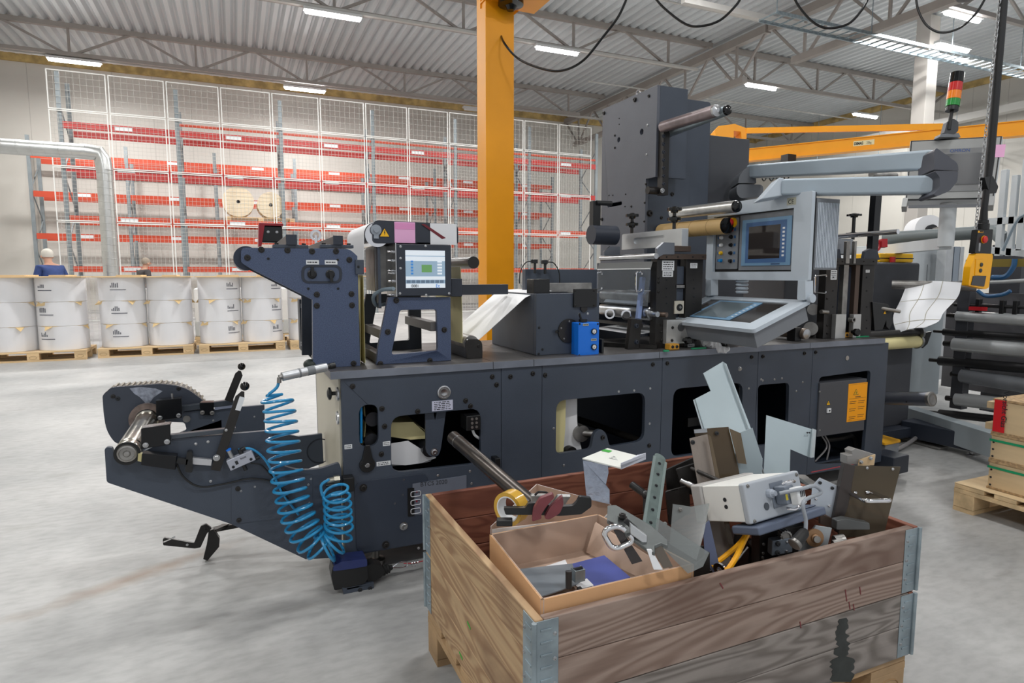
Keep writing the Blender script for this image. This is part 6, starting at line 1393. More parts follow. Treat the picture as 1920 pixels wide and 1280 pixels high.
# inner slanted flap of the box
b = MB(); b.prism([(.90, 1.46, .550), (.955, 1.135, .52), (.93, 1.135, .49), (.872, 1.46, .47)], (.004, 0, .003)); tag(b.build('cardboard_flap', cardi), 'inner cardboard flap leaning at the right inside the large box', 'flap')
def flat(name, pts, z, m, label, cat, th=.002): b = MB(); b.prism([PZ(x, y, z) for x, y in pts], (0, 0, th)); return tag(b.build(name, m), label, cat)
flat('white_paper', [(985, 1075), (1060, 1050), (1075, 1085), (1010, 1100)], .488, paper_white, 'white paper lying under the grey sheet in the large cardboard box', 'paper')
flat('blue_folder', [(1064, 1060), (1133, 1042), (1182, 1083), (1104, 1105)], .489, mat('blue_folder', (62, 76, 152), .5), 'deep blue folder lying in the large cardboard box', 'folder')
flat('grey_sheet', [(975, 1068), (1073, 1058), (1086, 1096), (1014, 1120)], .492, mat('grey_sheet', (112, 120, 128), .5), 'blue-grey metal sheet lying in the large cardboard box', 'sheet', .003)
flat('white_paper', [(1080, 1098), (1100, 1085), (1113, 1098), (1095, 1108)], .497, paper_white, 'small white slip of paper beside the metal bracket in the large box', 'paper')
t = thing('metal_bracket', 'small zinc U bracket with a black pin standing in the large cardboard box', 'bracket', PZ(1082, 1092, .50))
p = PZ(1087, 1090, .51); b = MB(); b.box(p.x - .012, p.x + .012, p.y - .003, p.y, p.z, p.z + .03); b.box(p.x - .014, p.x - .011, p.y - .003, p.y + .02, p.z, p.z + .03); b.box(p.x + .011, p.x + .014, p.y - .003, p.y + .02, p.z, p.z + .03); bk = b.build('u_plate', galv, t, .001)
b = MB(); b.cyl(p + V((-.012, .01, .026)), p + V((.012, .01, .026)), .006); b.build('cross_pin', black, bk)
b = MB(); b.cyl(p + V((-.03, 0, -.01)), p + V((-.028, .005, .03)), .008); b.build('pin', mat('dark_zinc', (70, 72, 74), .35, .6), t)
b = MB(); b.box(p.x - .02, p.x + .02, p.y - .03, p.y - .024, p.z - .012, p.z - .004); b.box(p.x - .02, p.x - .01, p.y - .034, p.y - .02, p.z - .012, p.z + .0); b.build('base_plate', black_metal, t)

# smaller box behind it
z2 = .535
q = [PZ(920, 986, z2), PZ(1130, 962, z2), PZ(1146, 945, z2), PZ(1006, 907, z2)]
carton('open_carton', 'smaller open carton with white outside behind the large box', [(p_.x, p_.y) for p_ in q], .36, [z2 - .01, z2 - .02, z2, z2], paper_white, cardi, .003, flute=False)
t = thing('tape_roll', 'roll of yellow packing tape standing in the smaller carton', 'tape roll', PD(960, 975, 1.62))
c = PD(960, 950, 1.62); axis = (FW * .75 + RT * .55 + V((0, 0, .1))).normalized()
b = MB(); b.lathe_closed(c - axis * .02, axis, [(0, .034), (0, .044), (.034, .044), (.034, .034)], 36); b.build('tape', mat('yellow_tape', (206, 160, 50), .25, coat=.4), t)
b = MB(); b.lathe_closed(c - axis * .0205, axis, [(0, .031), (0, .0338), (.035, .0338), (.035, .031)], 36); b.build('cardboard_core', white_plastic, t)
t = thing('tape_gun', 'black tape gun handle lying over the smaller carton', 'handle', PD(1010, 960, 1.56))
b = MB(); q = [PD(x, y, 1.56) for x, y in [(944, 952), (985, 952), (990, 944), (1003, 943), (1050, 950), (1075, 948), (1082, 941), (1087, 931), (1109, 934), (1109, 950), (1090, 964), (1050, 967), (1005, 965), (948, 965)]]; b.prism(rpoly(q, .004), FW * .02); b.build('handle', black, t, .003)
t = thing('leather_strap', 'dark red leather strap folded over in the smaller carton', 'strap', PD(1020, 975, 1.58))
lm_ = mat('dark_red_leather', (112, 52, 58), .45, 0, .1, 30)
for pts_ in ([(997, 978), (1000, 955), (1012, 935), (1036, 926), (1040, 932), (1024, 950), (1014, 966), (1016, 972)], [(1020, 972), (1032, 950), (1055, 930), (1057, 945), (1050, 962), (1030, 974)]):
    b = MB(); b.prism(rpoly([PD(x, y, 1.53) for x, y in pts_], .006), FW * .018 + V((0, 0, .002))); b.build('fold', lm_, t, .003)
t = thing('metal_clamp', 'silver clamp lying behind the red strap in the smaller carton', 'clamp', PD(1040, 935, 1.66))
b = MB(); b.obox(PD(1015, 936, 1.64), RT * .028, FW * .012, UP * .014); b.obox(PD(1052, 936, 1.64), RT * .018, FW * .012, UP * .012 + RT * .008); b.build('jaws', mat('rough_silver', (170, 170, 168), .35, .8, .3, 40), t, .003)
b = MB(); b.tube(bez([PD(1003, 928, 1.63), PD(1010, 922, 1.63), PD(1024, 923, 1.63), PD(1030, 929, 1.63)], 12), .003); b.build('bail', black_metal, t)
b = MB(); b.obox(PD(946, 978, 1.56), RT * .02, FW * .015, UP * .008); tag(b.build('small_black_block', black, None, .003), 'small black square block at the left end of the smaller carton', 'block')
# dark tube
t = thing('steel_tube', 'long dark steel tube leaning out of the crate towards the press', 'tube', PD(975, 930, 1.62))
A, B_ = PD(850, 820, 2.12), PD(1000, 948, 1.66); b = MB(); b.lathe_closed(A, B_ - A, [(0, .018), (0, .0225), (.003, .0225), ((B_ - A).length, .0225), ((B_ - A).length, .018)], 30); b.build('tube', mat('dark_oiled_steel', (72, 66, 62), .32, .7, .2, 12), t)
b = MB(); b.lathe_closed(A.lerp(B_, .08), B_ - A, [(0, .0224), (0, .0232), (.003, .0232), (.003, .0224)], 30); b.build('scribed_ring', steel, t)
# white carton lid and silver strip
t = thing('folded_sheet_bracket', 'white topped folded plate with green mark and silver side hanging over the back rim', 'plate', PY(1140, 900, CY1 - .05))
D0 = 2.0
q = [PD(1092, 861, 2.0), PD(1139, 842, 2.1), PD(1195, 856, 1.98), PD(1164, 879, 1.9)]
b = MB(); b.prism(q, UP * .004); tp = b.build('white_top', mat('cream_card', (226, 228, 222), .6), t)
b = MB(); e = (q[1] - q[0]).normalized(); f = (q[3] - q[0]).normalized(); s0 = q[0].lerp(q[1], .72) + (q[2] - q[1]) * .02 + UP * .0045; b.prism([s0, s0 + e * .022, s0 + e * .022 + f * .03, s0 + f * .03], UP * .0006); b.build('green_mark', mat('green_mark', (60, 170, 60), .6), tp)
b = MB()
for k in range(4):
    o = q[0].lerp(q[1], .62 - k * .08) + (q[3] - q[0]) * .45 + UP * .0046; b.prism([o, o + f * .045, o + f * .045 + e * .002, o + e * .002], UP * .0003)
b.build('print', mat('grey_roll_print', (92, 94, 104), .7), tp)
b = MB(); b.prism([PD(1164, 879, 1.9), PD(1211, 855, 1.96), PD(1211, 849, 1.96), PD(1195, 853, 1.97), PD(1164, 872, 1.9)], FW * .003); b.prism([PD(1164, 880, 1.9), PD(1211, 861, 1.96), PD(1211, 849, 1.96), PD(1164, 868, 1.9)], FW * .003); b.build('edge_flange', mat('printed_flange', (206, 210, 222), .4), t)
b = MB(); b.prism([PD(1093, 863, 1.99), PD(1140, 873, 1.93), PD(1141, 886, 1.93), (PD(1136, 908, 1.93)), PD(1143, 918, 1.93), PD(1143, 945, 1.92), PD(1100, 935, 1.97)], FW * .003); b.build('silver_side', mat('crinkled_silver_film', (176, 190, 214), .25, .5, .1, 30, .9, 60), t)
KD = 1.0
# perforated steel strip, black handle, black brackets
t = thing('drilled_steel_strip', 'greenish steel strip with a row of holes leaning on the right of the cardboard box', 'strip', PD(1220, 990, 1.62))
A, B_ = PD(1217, 1000, 1.56), PD(1239, 852, 1.80); u = (B_ - A).normalized(); s_ = u.cross(FW).normalized(); 
b = MB(); q = [A - s_ * .018, A + s_ * .018, B_ + s_ * .018, B_ - s_ * .018]; b.prism(rpoly(q, [0, 0, .018, .018], 6), FW * .005); sp_ = b.build('strip', mat('greenish_steel', (112, 126, 124), .35, .6, .15, 30), t, .001)
for sg in (-1, 1): b = MB(); b.bar(A + s_ * .018 * sg, B_ + s_ * .018 * sg - u * .02, .003, .008, s_); b.build('folded_edge', mat('greenish_steel_light', (136, 150, 148), .35, .6), sp_)
for k in range(6): bolt(sp_, A.lerp(B_, .12 + k * .15), .0035, -FW, ink, 'hole')
t = thing('black_crank_handle', 'black bent crank handle beside the drilled steel strip', 'handle', PD(1200, 960, 1.7))
b = MB(); b.tube([PD(1184, 908, 1.75), PD(1208, 925, 1.72), PD(1213, 935, 1.71), PD(1212, 960, 1.70)], [.010, .010, .011, .010], 12); b.sphere(PD(1212, 928, 1.71), .013, 12); b.build('grip', black, t)
KD = 1.1
for i, (pts_, d_, lab) in enumerate(([[(1247, 882), (1300, 858), (1308, 872), (1305, 905), (1252, 928)], 1.76, 'black slanted blade bracket behind the drilled strip, topmost'], [[(1248, 922), (1292, 910), (1295, 960), (1255, 985)], 1.70, 'black plate bracket below the slanted blade bracket'], [[(1268, 880), (1305, 868), (1320, 930), (1280, 925)], 1.72, 'black lower bracket holding the steel rods'])):
    b = MB(); b.prism(rpoly([PD(x, y, d_) for x, y in pts_], .006), FW * .012); o = tag(b.build('black_bracket', black_metal, None, .002), lab, 'bracket')
for (a, c_, r, lab) in (((1296, 878), (1360, 906), .006, 'thin dark steel rod passing behind the white junction box'), ((1277, 901), (1352, 938), .0075, 'bright turned steel rod ending at the white junction box')):
    b = MB(); A, B_ = PD(*a, 1.70), PD(*c_, 1.62); b.cyl(A, B_, r, n=16); b.cyl(A.lerp(B_, .18), A.lerp(B_, .9), r * 1.35, n=16) if r > .007 else None; tag(b.build('steel_rod', steel if r > .007 else black_metal), lab, 'rod')
KD = 1.14
# tall folded grey sheets
gs = mat('pale_grey_sheet_metal', (160, 174, 180), .42, .1, .04, 5)
q = [(1319, 700), (1356, 678), (1362, 682), (1430, 860), (1424, 864), (1440, 930), (1365, 950), (1304, 748), (1333, 733)]
Dg = 1.98
b = MB(); b.prism([PD(x, y, Dg - (y - 680) * .0011) for x, y in q], FW * .002 + V((0, .002, 0))); o = b.build('folded_sheet', gs); tag(o, 'tall pale grey stepped sheet metal cover rising highest from the crate', 'sheet metal cover')
b = MB(); b.prism([PD(1356, 678, Dg), PD(1361, 682, Dg - .02), PD(1440, 905, Dg - .25), PD(1434, 905, Dg - .23)], FW * .02 + RT * .002); pp = b.build('folded_edge', mat('sheet_edge', (190, 200, 206), .4, .1), o)
b = MB(); b.prism([PD(1304, 748, Dg - .06), PD(1300, 750, Dg - .08), PD(1330, 850, Dg - .2), PD(1335, 850, Dg - .18)], FW * .004); b.build('folded_edge', mat('sheet_edge', (190, 200, 206), .4, .1), o)
q = [(1437, 778), (1528, 806), (1524, 854), (1517, 857), (1482, 842), (1481, 878), (1480, 930), (1430, 930)]
b = MB(); b.prism([PD(x, y, 1.86 - (y - 780) * .0006) for x, y in q], FW * .002); o = b.build('folded_sheet', gs); tag(o, 'pale grey L shaped sheet metal cover right of the tallest one', 'sheet metal cover')
b = MB(); b.prism([PD(1523, 803, 1.84), PD(1528, 805, 1.85), PD(1524, 856, 1.82), PD(1518, 857, 1.80)], FW * -.01); b.build('folded_edge', mat('sheet_edge', (190, 200, 206), .4, .1), o)
for x in (1514, 1518): bolt(o, PD(x, 811, 1.83), .002, -FW, ink, 'hole')
b = MB(); q = [(1384, 812), (1411, 802), (1430, 862), (1427, 905), (1388, 905), (1375, 880)]; b.prism([PD(x, y, 1.72) for x, y in q], FW * .002); tag(b.build('folded_sheet', mat('pale_grey_sheet_metal', (160, 174, 180), .42)), 'short pale grey sheet with a corner cut, in front of the tallest cover', 'sheet metal cover')
KD = 1.16
# smoked plastic strips
smoke = clear('smoked_acrylic', (120, 104, 84), .42, .06); smoke2 = clear('brown_clear_acrylic', (150, 134, 112), .38, .06)
for i, (q, d_, mm, lab) in enumerate((
    [[(1301, 805), (1366, 800), (1384, 875), (1400, 960), (1344, 985)], 1.70, smoke, 'broad brown smoked plastic strip at the back of the leaning bundle'],
    [[(1293, 822), (1327, 814), (1370, 1020), (1369, 1065), (1340, 1080)], 1.62, mat('mottled_protective_film', (136, 126, 118), .3, .05, .12, 16, .4, 50, stretch=(1, 1, .3)), 'long mottled film covered strip leaning at the front of the bundle'],
    [[(1327, 814), (1333, 818), (1380, 1040), (1372, 1045), (1366, 1020)], 1.60, smoke2, 'narrow clear edged strip along the mottled strip'],
    [[(1368, 803), (1389, 812), (1400, 870), (1384, 868)], 1.69, smoke2, 'short pale clear strip beside the brown smoked one'],
    [[(1318, 985), (1330, 975), (1350, 1065), (1340, 1078), (1322, 1050)], 1.47, mat('bluish_plate', (88, 96, 122), .3, .3), 'narrow bluish plate at the foot of the mottled strip'])):
    b = MB(); b.prism([PD(x, y, d_ - (y - 800) * .0003) for x, y in q], FW * .003); o = tag(b.build('plastic_strip', mm, None), lab, 'plastic strip')
    if i < 2: bolt(o, PD(*((1344, 812) if i == 0 else (1299, 829)), d_ - .01), .005, -FW, ink, 'hole')
b = MB(); b.prism([PD(x, y, 1.688 - (y - 800) * .0006) for x, y in [(1301, 805), (1325, 803), (1326, 810), (1302, 812)]], FW * -.002); tag(b.build('bright_clip', chrome), 'small bright metal clip on top of the brown smoked strip', 'clip')
KD = 1.07
# clear acrylic plates in the middle
clr = clear('scratched_clear_acrylic', (200, 204, 204), .20, .12)
for (q, d_, lab) in (([(1262, 945), (1296, 950), (1330, 944), (1320, 1000), (1306, 1050), (1256, 1020)], 1.55, 'upright clear acrylic plate with notched top in the middle of the crate'), ([(1233, 972), (1330, 1036), (1318, 1062), (1290, 1075), (1225, 1010)], 1.46, 'sloping scratched clear acrylic plate in front of the notched one')):
    b = MB(); b.prism([PD(x, y, d_ - (y - 950) * .0008) for x, y in q], FW * .004); o = tag(b.build('acrylic_plate', clr), lab, 'acrylic plate'); bolt(o, PD(q[0][0] + 14, q[0][1] + 10, d_ - .01), .004, -FW, dull_steel, 'hole')
b = MB(); b.prism([PD(x, y, 1.46) for x, y in [(1304, 1060), (1331, 1036), (1331, 1070), (1322, 1092), (1300, 1100)]], FW * .01); tag(b.build('black_corner_plate', black_metal), 'black corner plate standing at the right end of the cardboard box', 'plate')
KD = 1.03
# sheet with chrome handle in the left centre
t = thing('handled_cutter', 'grey steel tool plate with chrome D handle lying across the cardboard box', 'tool', PD(1190, 1010, 1.45))
def pdl(pts_, d0, k=0.0, y0=950): return [PD(x, y, d0 - (y - y0) * k) for x, y in pts_]
b = MB(); b.prism(pdl([(1139, 947), (1155, 946), (1222, 985), (1252, 1012), (1252, 1022), (1240, 1017), (1228, 1022), (1228, 1036), (1215, 1030), (1138, 975)], 1.47, .0012), UP * -.008); tp = b.build('tool_plate', mat('tool_grey_steel', (108, 112, 112), .35, .7, .1, 30), t, .0015)
b = MB(); b.obox(PD(1196, 1000, 1.40), (RT * .8 - UP * .6).normalized() * .024, FW * .01, UP * .012); b.build('slider_block', alu, t, .002)
b = MB(); b.obox(PD(1190, 990, 1.41), (RT * .75 - UP * .65).normalized() * .03, FW * .006, (UP * .75 + RT * .65).normalized() * .006); b.build('slider_cap', black, t, .002)
bolt(tp, PD(1167, 968, 1.44), .008, UP, black_metal)
b = MB(); b.tube(rpoly(pdl([(1160, 983), (1128, 996), (1150, 1032), (1192, 1013)], 1.40), .02, 7), .0068, 12); b.build('chrome_handle', chrome, t)
for (q, mm, lab, d_) in (([(1140, 975), (1160, 985), (1205, 1052), (1185, 1058)], mat('dark_blade', (74, 70, 70), .35, .5), 'blade', 1.41), ([(1213, 1030), (1222, 1030), (1243, 1068), (1226, 1068)], paper_white, 'white_strip', 1.37), ([(1222, 1026), (1240, 1020), (1262, 1062), (1244, 1066)], mat('dull_bar', (112, 104, 96), .4, .5), 'side_bar', 1.39)):
    b = MB(); b.prism(pdl(q, d_), FW * .006); b.build(lab, mm, t, .001)
b = MB(); pts_ = [PD(x, y, 1.5) for x, y in ((1140, 955), (1160, 962), (1175, 975), (1160, 978), (1142, 968))]; b.prism(pts_, UP * .01); tag(b.build('clear_wrapper', clear('crumpled_clear', (220, 224, 228), .3, .1), None, .002), 'scrap of clear crumpled plastic on the tool plate', 'plastic scrap')

KD = 1.19
# junction box with connector
t = thing('junction_box', 'white and grey junction box with cable connector on top of the crate', 'junction box', PD(1430, 985, 1.45))
fl, fr_, bl = PD(1408, 905, 1.36), PD(1512, 880, 1.46), PD(1352, 875, 1.60)
# box axes: right (along face), depth (into), up
r_ = (PD(1512, 880, 1.47) - PD(1411, 905, 1.36)); up_ = (PD(1411, 905, 1.36) - PD(1409, 984, 1.33)); dp_ = r_.cross(up_).normalized(); dp_ = dp_ if dp_.dot(FW) > 0 else -dp_
O = PD(1409, 984, 1.33); rn, un = r_.normalized(), up_.normalized(); un = (un - rn * un.dot(rn)).normalized(); dp_ = rn.cross(un); dp_ = dp_ if dp_.dot(FW) > 0 else -dp_
Wb, Hb = r_.length, up_.length * .97; Db = .165
def J(u, v, w): return O + rn * (u * Wb) + un * (v * Hb) + dp_ * (w * Db)
def jbox(name, u0, v0, w0, u1, v1, w1, m, parent, bev=.003, seg=3): b = MB(); b.hexa([J(u0, v0, w0), J(u1, v0, w0), J(u1, v0, w1), J(u0, v0, w1), J(u0, v1, w0), J(u1, v1, w0), J(u1, v1, w1), J(u0, v1, w1)]); return b.build(name, m, parent, bev, seg)
greyj = mat('junction_grey', (170, 176, 184), .45, 0, .03, 8)
jbox('front_lid', 0, 0, 0, 1, 1, .12, greyj, t, .006)
jb = jbox('body', .03, .04, .121, .97, .96, .88, mat('junction_white', (232, 232, 228), .45), t, .003)
jbox('rear_lid', 0, 0, .881, 1, 1, 1.1, mat('junction_warm_grey', (176, 174, 172), .45), t, .006)
for v in (.42, .6): b = MB(); c = J(.029, v, .45); b.cyl(c, c - rn * .001, .0055, n=16); b.build('plug_hole', ink, jb)
for (u, v) in ((.06, .92), (.06, .06), (.94, .9)): bolt(t, J(u, v, -.001), .004, -dp_, dull_steel)
c = J(.30, .33, -.002); b = MB(); b.cyl(c, c - dp_ * .002, .0095); b.build('blanking_plug', mat('plug_dark', (70, 76, 84), .5), t)
b = MB(); c = J(.72, .5, -.003)
b.hexa([J(.42, .22, -.01), J(.66, .22, -.01), J(.66, .22, 0), J(.42, .22, 0), J(.42, .86, -.01), J(.66, .86, -.01), J(.66, .86, 0), J(.42, .86, 0)]); b.build('connector_base', mat('connector_grey', (126, 134, 146), .4, .3), t, .003)
jbox('connector_hood', .47, .30, -.22, .63, .76, -.011, mat('connector_grey', (126, 134, 146), .4, .3), t, .004)
cn = jbox('connector_label_block', .52, .26, -.38, .66, .70, -.221, white_plastic, t, .005)
for k in range(3): b = MB(); c = J(.56 + k * .03, .46, -.385); b.bar(c, c + un * .022 + rn * .003, .003, .001, dp_); b.build('black_bar_mark', ink, cn)
for v in (.80, .20): b = MB(); b.tube(bez([J(.5, v, -.15), J(.58, v + (.05 if v > .5 else -.05), -.22), J(.68, v, -.2), J(.76, v + (.02 if v > .5 else -.04), -.1)], 12), .0035); b.build('locking_clip', chrome, t)
b = MB(); b.hexa([J(.455, .42, -.225), J(.49, .42, -.225), J(.49, .42, -.22), J(.455, .42, -.22), J(.455, .56, -.225), J(.49, .56, -.225), J(.49, .56, -.22), J(.455, .56, -.22)]); b.build('yellow_tag', mat('yellow_tag', (230, 210, 60), .5), t)
c = J(.38, .62, -.0); b = MB(); b.lathe(c, -dp_, [(0, .012), (.012, .012), (.014, .009), (.022, .007)], 10); b.build('cable_gland', mat('gland_grey', (160, 168, 180), .4), t)
cab_ = mat('connector_cable', (150, 156, 164), .4)
pc = [J(.38, .62, -.2), J(.55, .66, -.42), J(.75, .66, -.46), J(.86, .45, -.44), PD(1507, 940, 1.33), PD(1511, 975, 1.33), PD(1510, 998, 1.33)]
b = MB(); b.tube(bez(pc, 50), .0048, 12); b.build('cable', cab_, t)
A, B_ = PD(1511, 994, 1.33), PD(1487, 1024, 1.31); b = MB(); b.lathe(A, B_ - A, [(0, .008), (.008, .013), (.03, .015), (.045, .016)], 20); b.build('black_plug', rubber, t)
b = MB(); b.lathe(A + (B_ - A).normalized() * .045, B_ - A, [(0, .016), (.008, .017), (.01, .015)], 20); b.build('plug_ring', dull_steel, t)
jbox('carrier_plate', -.0, -.26, -.12, 1.24, -.04, .4, mat('carrier_blue_grey', (92, 102, 122), .45, .1), t, .006); jbox('carrier_plate', 1.02, -.04, .05, 1.24, .0, 1.1, mat('carrier_blue_grey', (92, 102, 122), .45, .1), t, .003)
# yellow cable loop
ym = mat('yellow_cable', (244, 172, 24), .4)
b = MB(); b.tube(bez([PD(1410, 980, 1.42), PD(1390, 1015, 1.40), (PD(1360, 1042, 1.38)), PD(1333, 1062, 1.36)], 30), .0068, 8); b.tube(bez([PD(1412, 982, 1.40), PD(1396, 1012, 1.38), PD(1378, 1048, 1.34), PD(1355, 1082, 1.32)], 30), .0072, 8); tag(b.build('yellow_cable', ym), 'yellow cable loop hanging below the white junction box', 'cable')
c = PD(1349, 1068, 1.34); b = MB(); b.lathe_closed(c, (1, .3, .2), [(0, .008), (0, .018), (.006, .018), (.006, .008)], 20); tag(b.build('gear_ring', chrome), 'small chrome toothed ring beside the yellow cable', 'gear')
# black slide unit with pulley and block
t = thing('slide_unit', 'black drilled slide unit with ribbed pulley under the junction box', 'machine part', PD(1460, 1060, 1.42))
b = MB(); b.prism(pdl([(1424, 992), (1515, 985), (1515, 1055), (1424, 1085)], 1.44), FW * .06); sl = b.build('slide_body', black_metal, t, .002)
for (x, y) in ((1432, 1020), (1431, 1037), (1430, 1045), (1433, 1052), (1450, 1048), (1462, 1044)): bolt(sl, PD(x, y, 1.438), .003, -FW, dull_steel, 'screw')
c = PD(1468, 1001, 1.42); b = MB(); b.lathe(c, -FW, [(0, .015), (.022, .015), (.024, .011), (.02, .009), (.02, .004)], 20); pu = b.build('ribbed_pulley', dull_steel, t)
for k in range(14): a = 2 * pi * k / 14; b = MB(); q_ = c + (RT * cos(a) + UP * sin(a)) * .015; b.bar(q_, q_ - FW * .022, .002, .002); b.build('tooth', steel, pu)
b = MB(); b.prism(pdl([(1448, 1014), (1486, 1008), (1486, 1035), (1447, 1042)], 1.40), FW * .03); bl_ = b.build('grey_block', mat('block_blue_grey', (104, 112, 122), .4, .4), t, .002)
for (x, y) in ((1459, 1019), (1458, 1036)): bolt(bl_, PD(x, y, 1.398), .005, -FW, ink, 'hole')
for (x, y) in ((1476, 1016), (1475, 1033)): bolt(bl_, PD(x, y, 1.398), .0025, -FW, steel, 'screw')
# grey plate with bronze wheel
t = thing('wheel_plate', 'grey plate with bronze wheel leaning at the front rim of the crate', 'machine part', PD(1530, 1040, 1.42))
b = MB(); b.prism(pdl([(1530, 985), (1560, 990), (1552, 1024), (1497, 1045), (1500, 1030)], 1.425), FW * .008); b.build('plate', mat('satin_grey_plate', (158, 164, 168), .4, .4), t, .001)
c = PD(1526, 1007, 1.41); b = MB(); b.lathe(c, -FW, [(0, .024), (.006, .024), (.007, .012), (.012, .011), (.016, .005)], 30); b.build('bronze_wheel', mat('bronze_wheel', (142, 110, 80), .4, .5), t)
b = MB(); b.cyl(c - FW * .013, c - FW * .02, .009); b.build('hub', dull_steel, t)
KD = 1.16
# aluminium plate and bars
t = thing('aluminium_plate', 'pale aluminium plate with drilled holes right of the junction box', 'plate', PD(1550, 985, 1.55))
b = MB(); b.prism(pdl([(1536, 896), (1569, 911), (1569, 928), (1578, 931), (1567, 975), (1519, 950), (1523, 910)], 1.56), FW * .01 + RT * .006); ap = b.build('plate', mat('satin_aluminium', (186, 194, 204), .35, .5, .04, 10), t, .001)
for (x, y) in ((1538, 905), (1561, 915)): bolt(ap, PD(x, y, 1.558), .0035, -FW, ink, 'hole')
for (x, y) in ((1530, 935), (1555, 948)): bolt(ap, PD(x, y, 1.558), .003, -FW, chrome, 'screw')
b = MB(); b.prism(pdl([(1538, 962), (1568, 975), (1566, 994), (1538, 982)], 1.54), FW * .012); tag(b.build('brown_bar', mat('brown_steel_bar', (92, 78, 70), .4, .6), None, .001), 'brown steel bar under the aluminium plate', 'bar')
b = MB(); b.prism(pdl([(1569, 976), (1588, 972), (1631, 980), (1632, 993), (1568, 993)], 1.50), FW * .03); tag(b.build('steel_arm_bar', mat('dull_arm', (96, 98, 98), .4, .5), None, .003), 'dull grey steel arm pointing right over the crate rim', 'bar')
b = MB(); b.cyl(PD(1565, 1015, 1.47), PD(1583, 1012, 1.47), .016); b.cyl(PD(1562, 1020, 1.46), PD(1580, 1016, 1.46), .011); tag(b.build('steel_bush', dull_steel), 'steel bush lying low beside the bronze wheel', 'bush')
for i, (a, c_, lab) in enumerate((((1500, 892), (1532, 915), 'brown flat bar behind the junction box, upper one'), ((1512, 915), (1530, 912), 'short grey bar just left of the aluminium plate'))): b = MB(); b.bar(PD(*a, 1.75), PD(*c_, 1.6), .03, .01); tag(b.build('flat_bar', dull_steel), lab, 'bar')
KD = 1.13
# smoked guard with chrome handle and grey block
t = thing('smoked_guard', 'smoked acrylic guard with chrome handle at the right end of the crate', 'guard', PD(1620, 990, 1.62))
sg = clear('smoked_grey_acrylic', (142, 130, 112), .30, .04)
b = MB(); b.prism(pdl([(1603, 873), (1689, 875), (1658, 1000), (1570, 1010), (1590, 930)], 1.60), FW * .005); b.build('acrylic_sheet', sg, t)
b = MB(); b.prism(pdl([(1584, 868), (1604, 873), (1590, 950), (1572, 1000), (1560, 985)], 1.59), FW * .02); b.build('side_flange', mat('dark_flange', (64, 58, 56), .35, .3), t, .001)
b = MB(); b.tube(rpoly([PD(1594, 924, 1.60), PD(1622, 939, 1.50), PD(1671, 938, 1.50), PD(1633, 922, 1.60)], .016, 7), .0062, 12); b.build('chrome_handle', chrome, t)
for (x, y) in ((1626, 877), (1674, 879)): bolt(t, PD(x, y, 1.598), .003, -FW, steel, 'screw')
b = MB(); b.prism(pdl([(1588, 853), (1598, 852), (1596, 845), (1604, 840), (1643, 852), (1640, 871), (1588, 870)], 1.63), FW * .04); gb = b.build('grey_mount_block', mat('mount_grey', (142, 140, 138), .4, .3), t, .002)
b = MB(); b.prism(pdl([(1612, 862), (1641, 852), (1639, 872), (1610, 873)], 1.625), FW * .005); b.build('wooden_filler', mat('plywood', (206, 178, 140), .6), gb)
bolt(gb, PD(1615, 866, 1.62), .004, -FW, steel, 'screw'); bolt(gb, PD(1633, 859, 1.62), .004, -FW, steel, 'screw')
# dark scrap lying deep in the crate
rnd = random.Random(21); k = 0
kinds = ['bent black plate', 'black square bar', 'oily dark block', 'dark drilled strip', 'black angle piece']
where = ['near the back wall', 'under the plastic strips', 'under the junction box', 'near the right end', 'behind the cardboard box']
for j in range(5):
    for i in range(5):
        x = [1.1, 1.2, 1.35, 1.58, 1.05][j] + rnd.uniform(-.05, .06); y = [1.75, 1.5, 1.35, 1.5, 1.62][j] + rnd.uniform(-.08, .08); z = .2 + i * .045
        a = rnd.uniform(0, pi); u = V((cos(a), sin(a), rnd.uniform(-.1, .1))).normalized(); s_ = V((-sin(a), cos(a), 0)); w = u.cross(s_)
        b = MB(); L_ = rnd.uniform(.06, .11)
        if i == 0 or i == 3: b.obox((x, y, z), u * L_, s_ * .04, w * .004); b.obox(V((x, y, z)) + s_ * .04 + w * .02, u * L_, s_ * .004, w * .02)
        elif i == 1: b.obox((x, y, z), u * L_, s_ * .012, w * .012)
        elif i == 2: b.obox((x, y, z), u * .05, s_ * .04, w * .02); b.cyl(V((x, y, z)) + w * .02, V((x, y, z)) + w * .03, .02)
        else: b.obox((x, y, z), u * L_, s_ * .004, w * .03); b.obox(V((x, y, z)) + s_ * .03 - w * .026, u * L_, s_ * .03, w * .004)
        tag(b.build('scrap_part', black_metal, None, .002), f'{kinds[i]} lying deep in the crate {where[j]}', 'scrap metal')

KD = 1.0
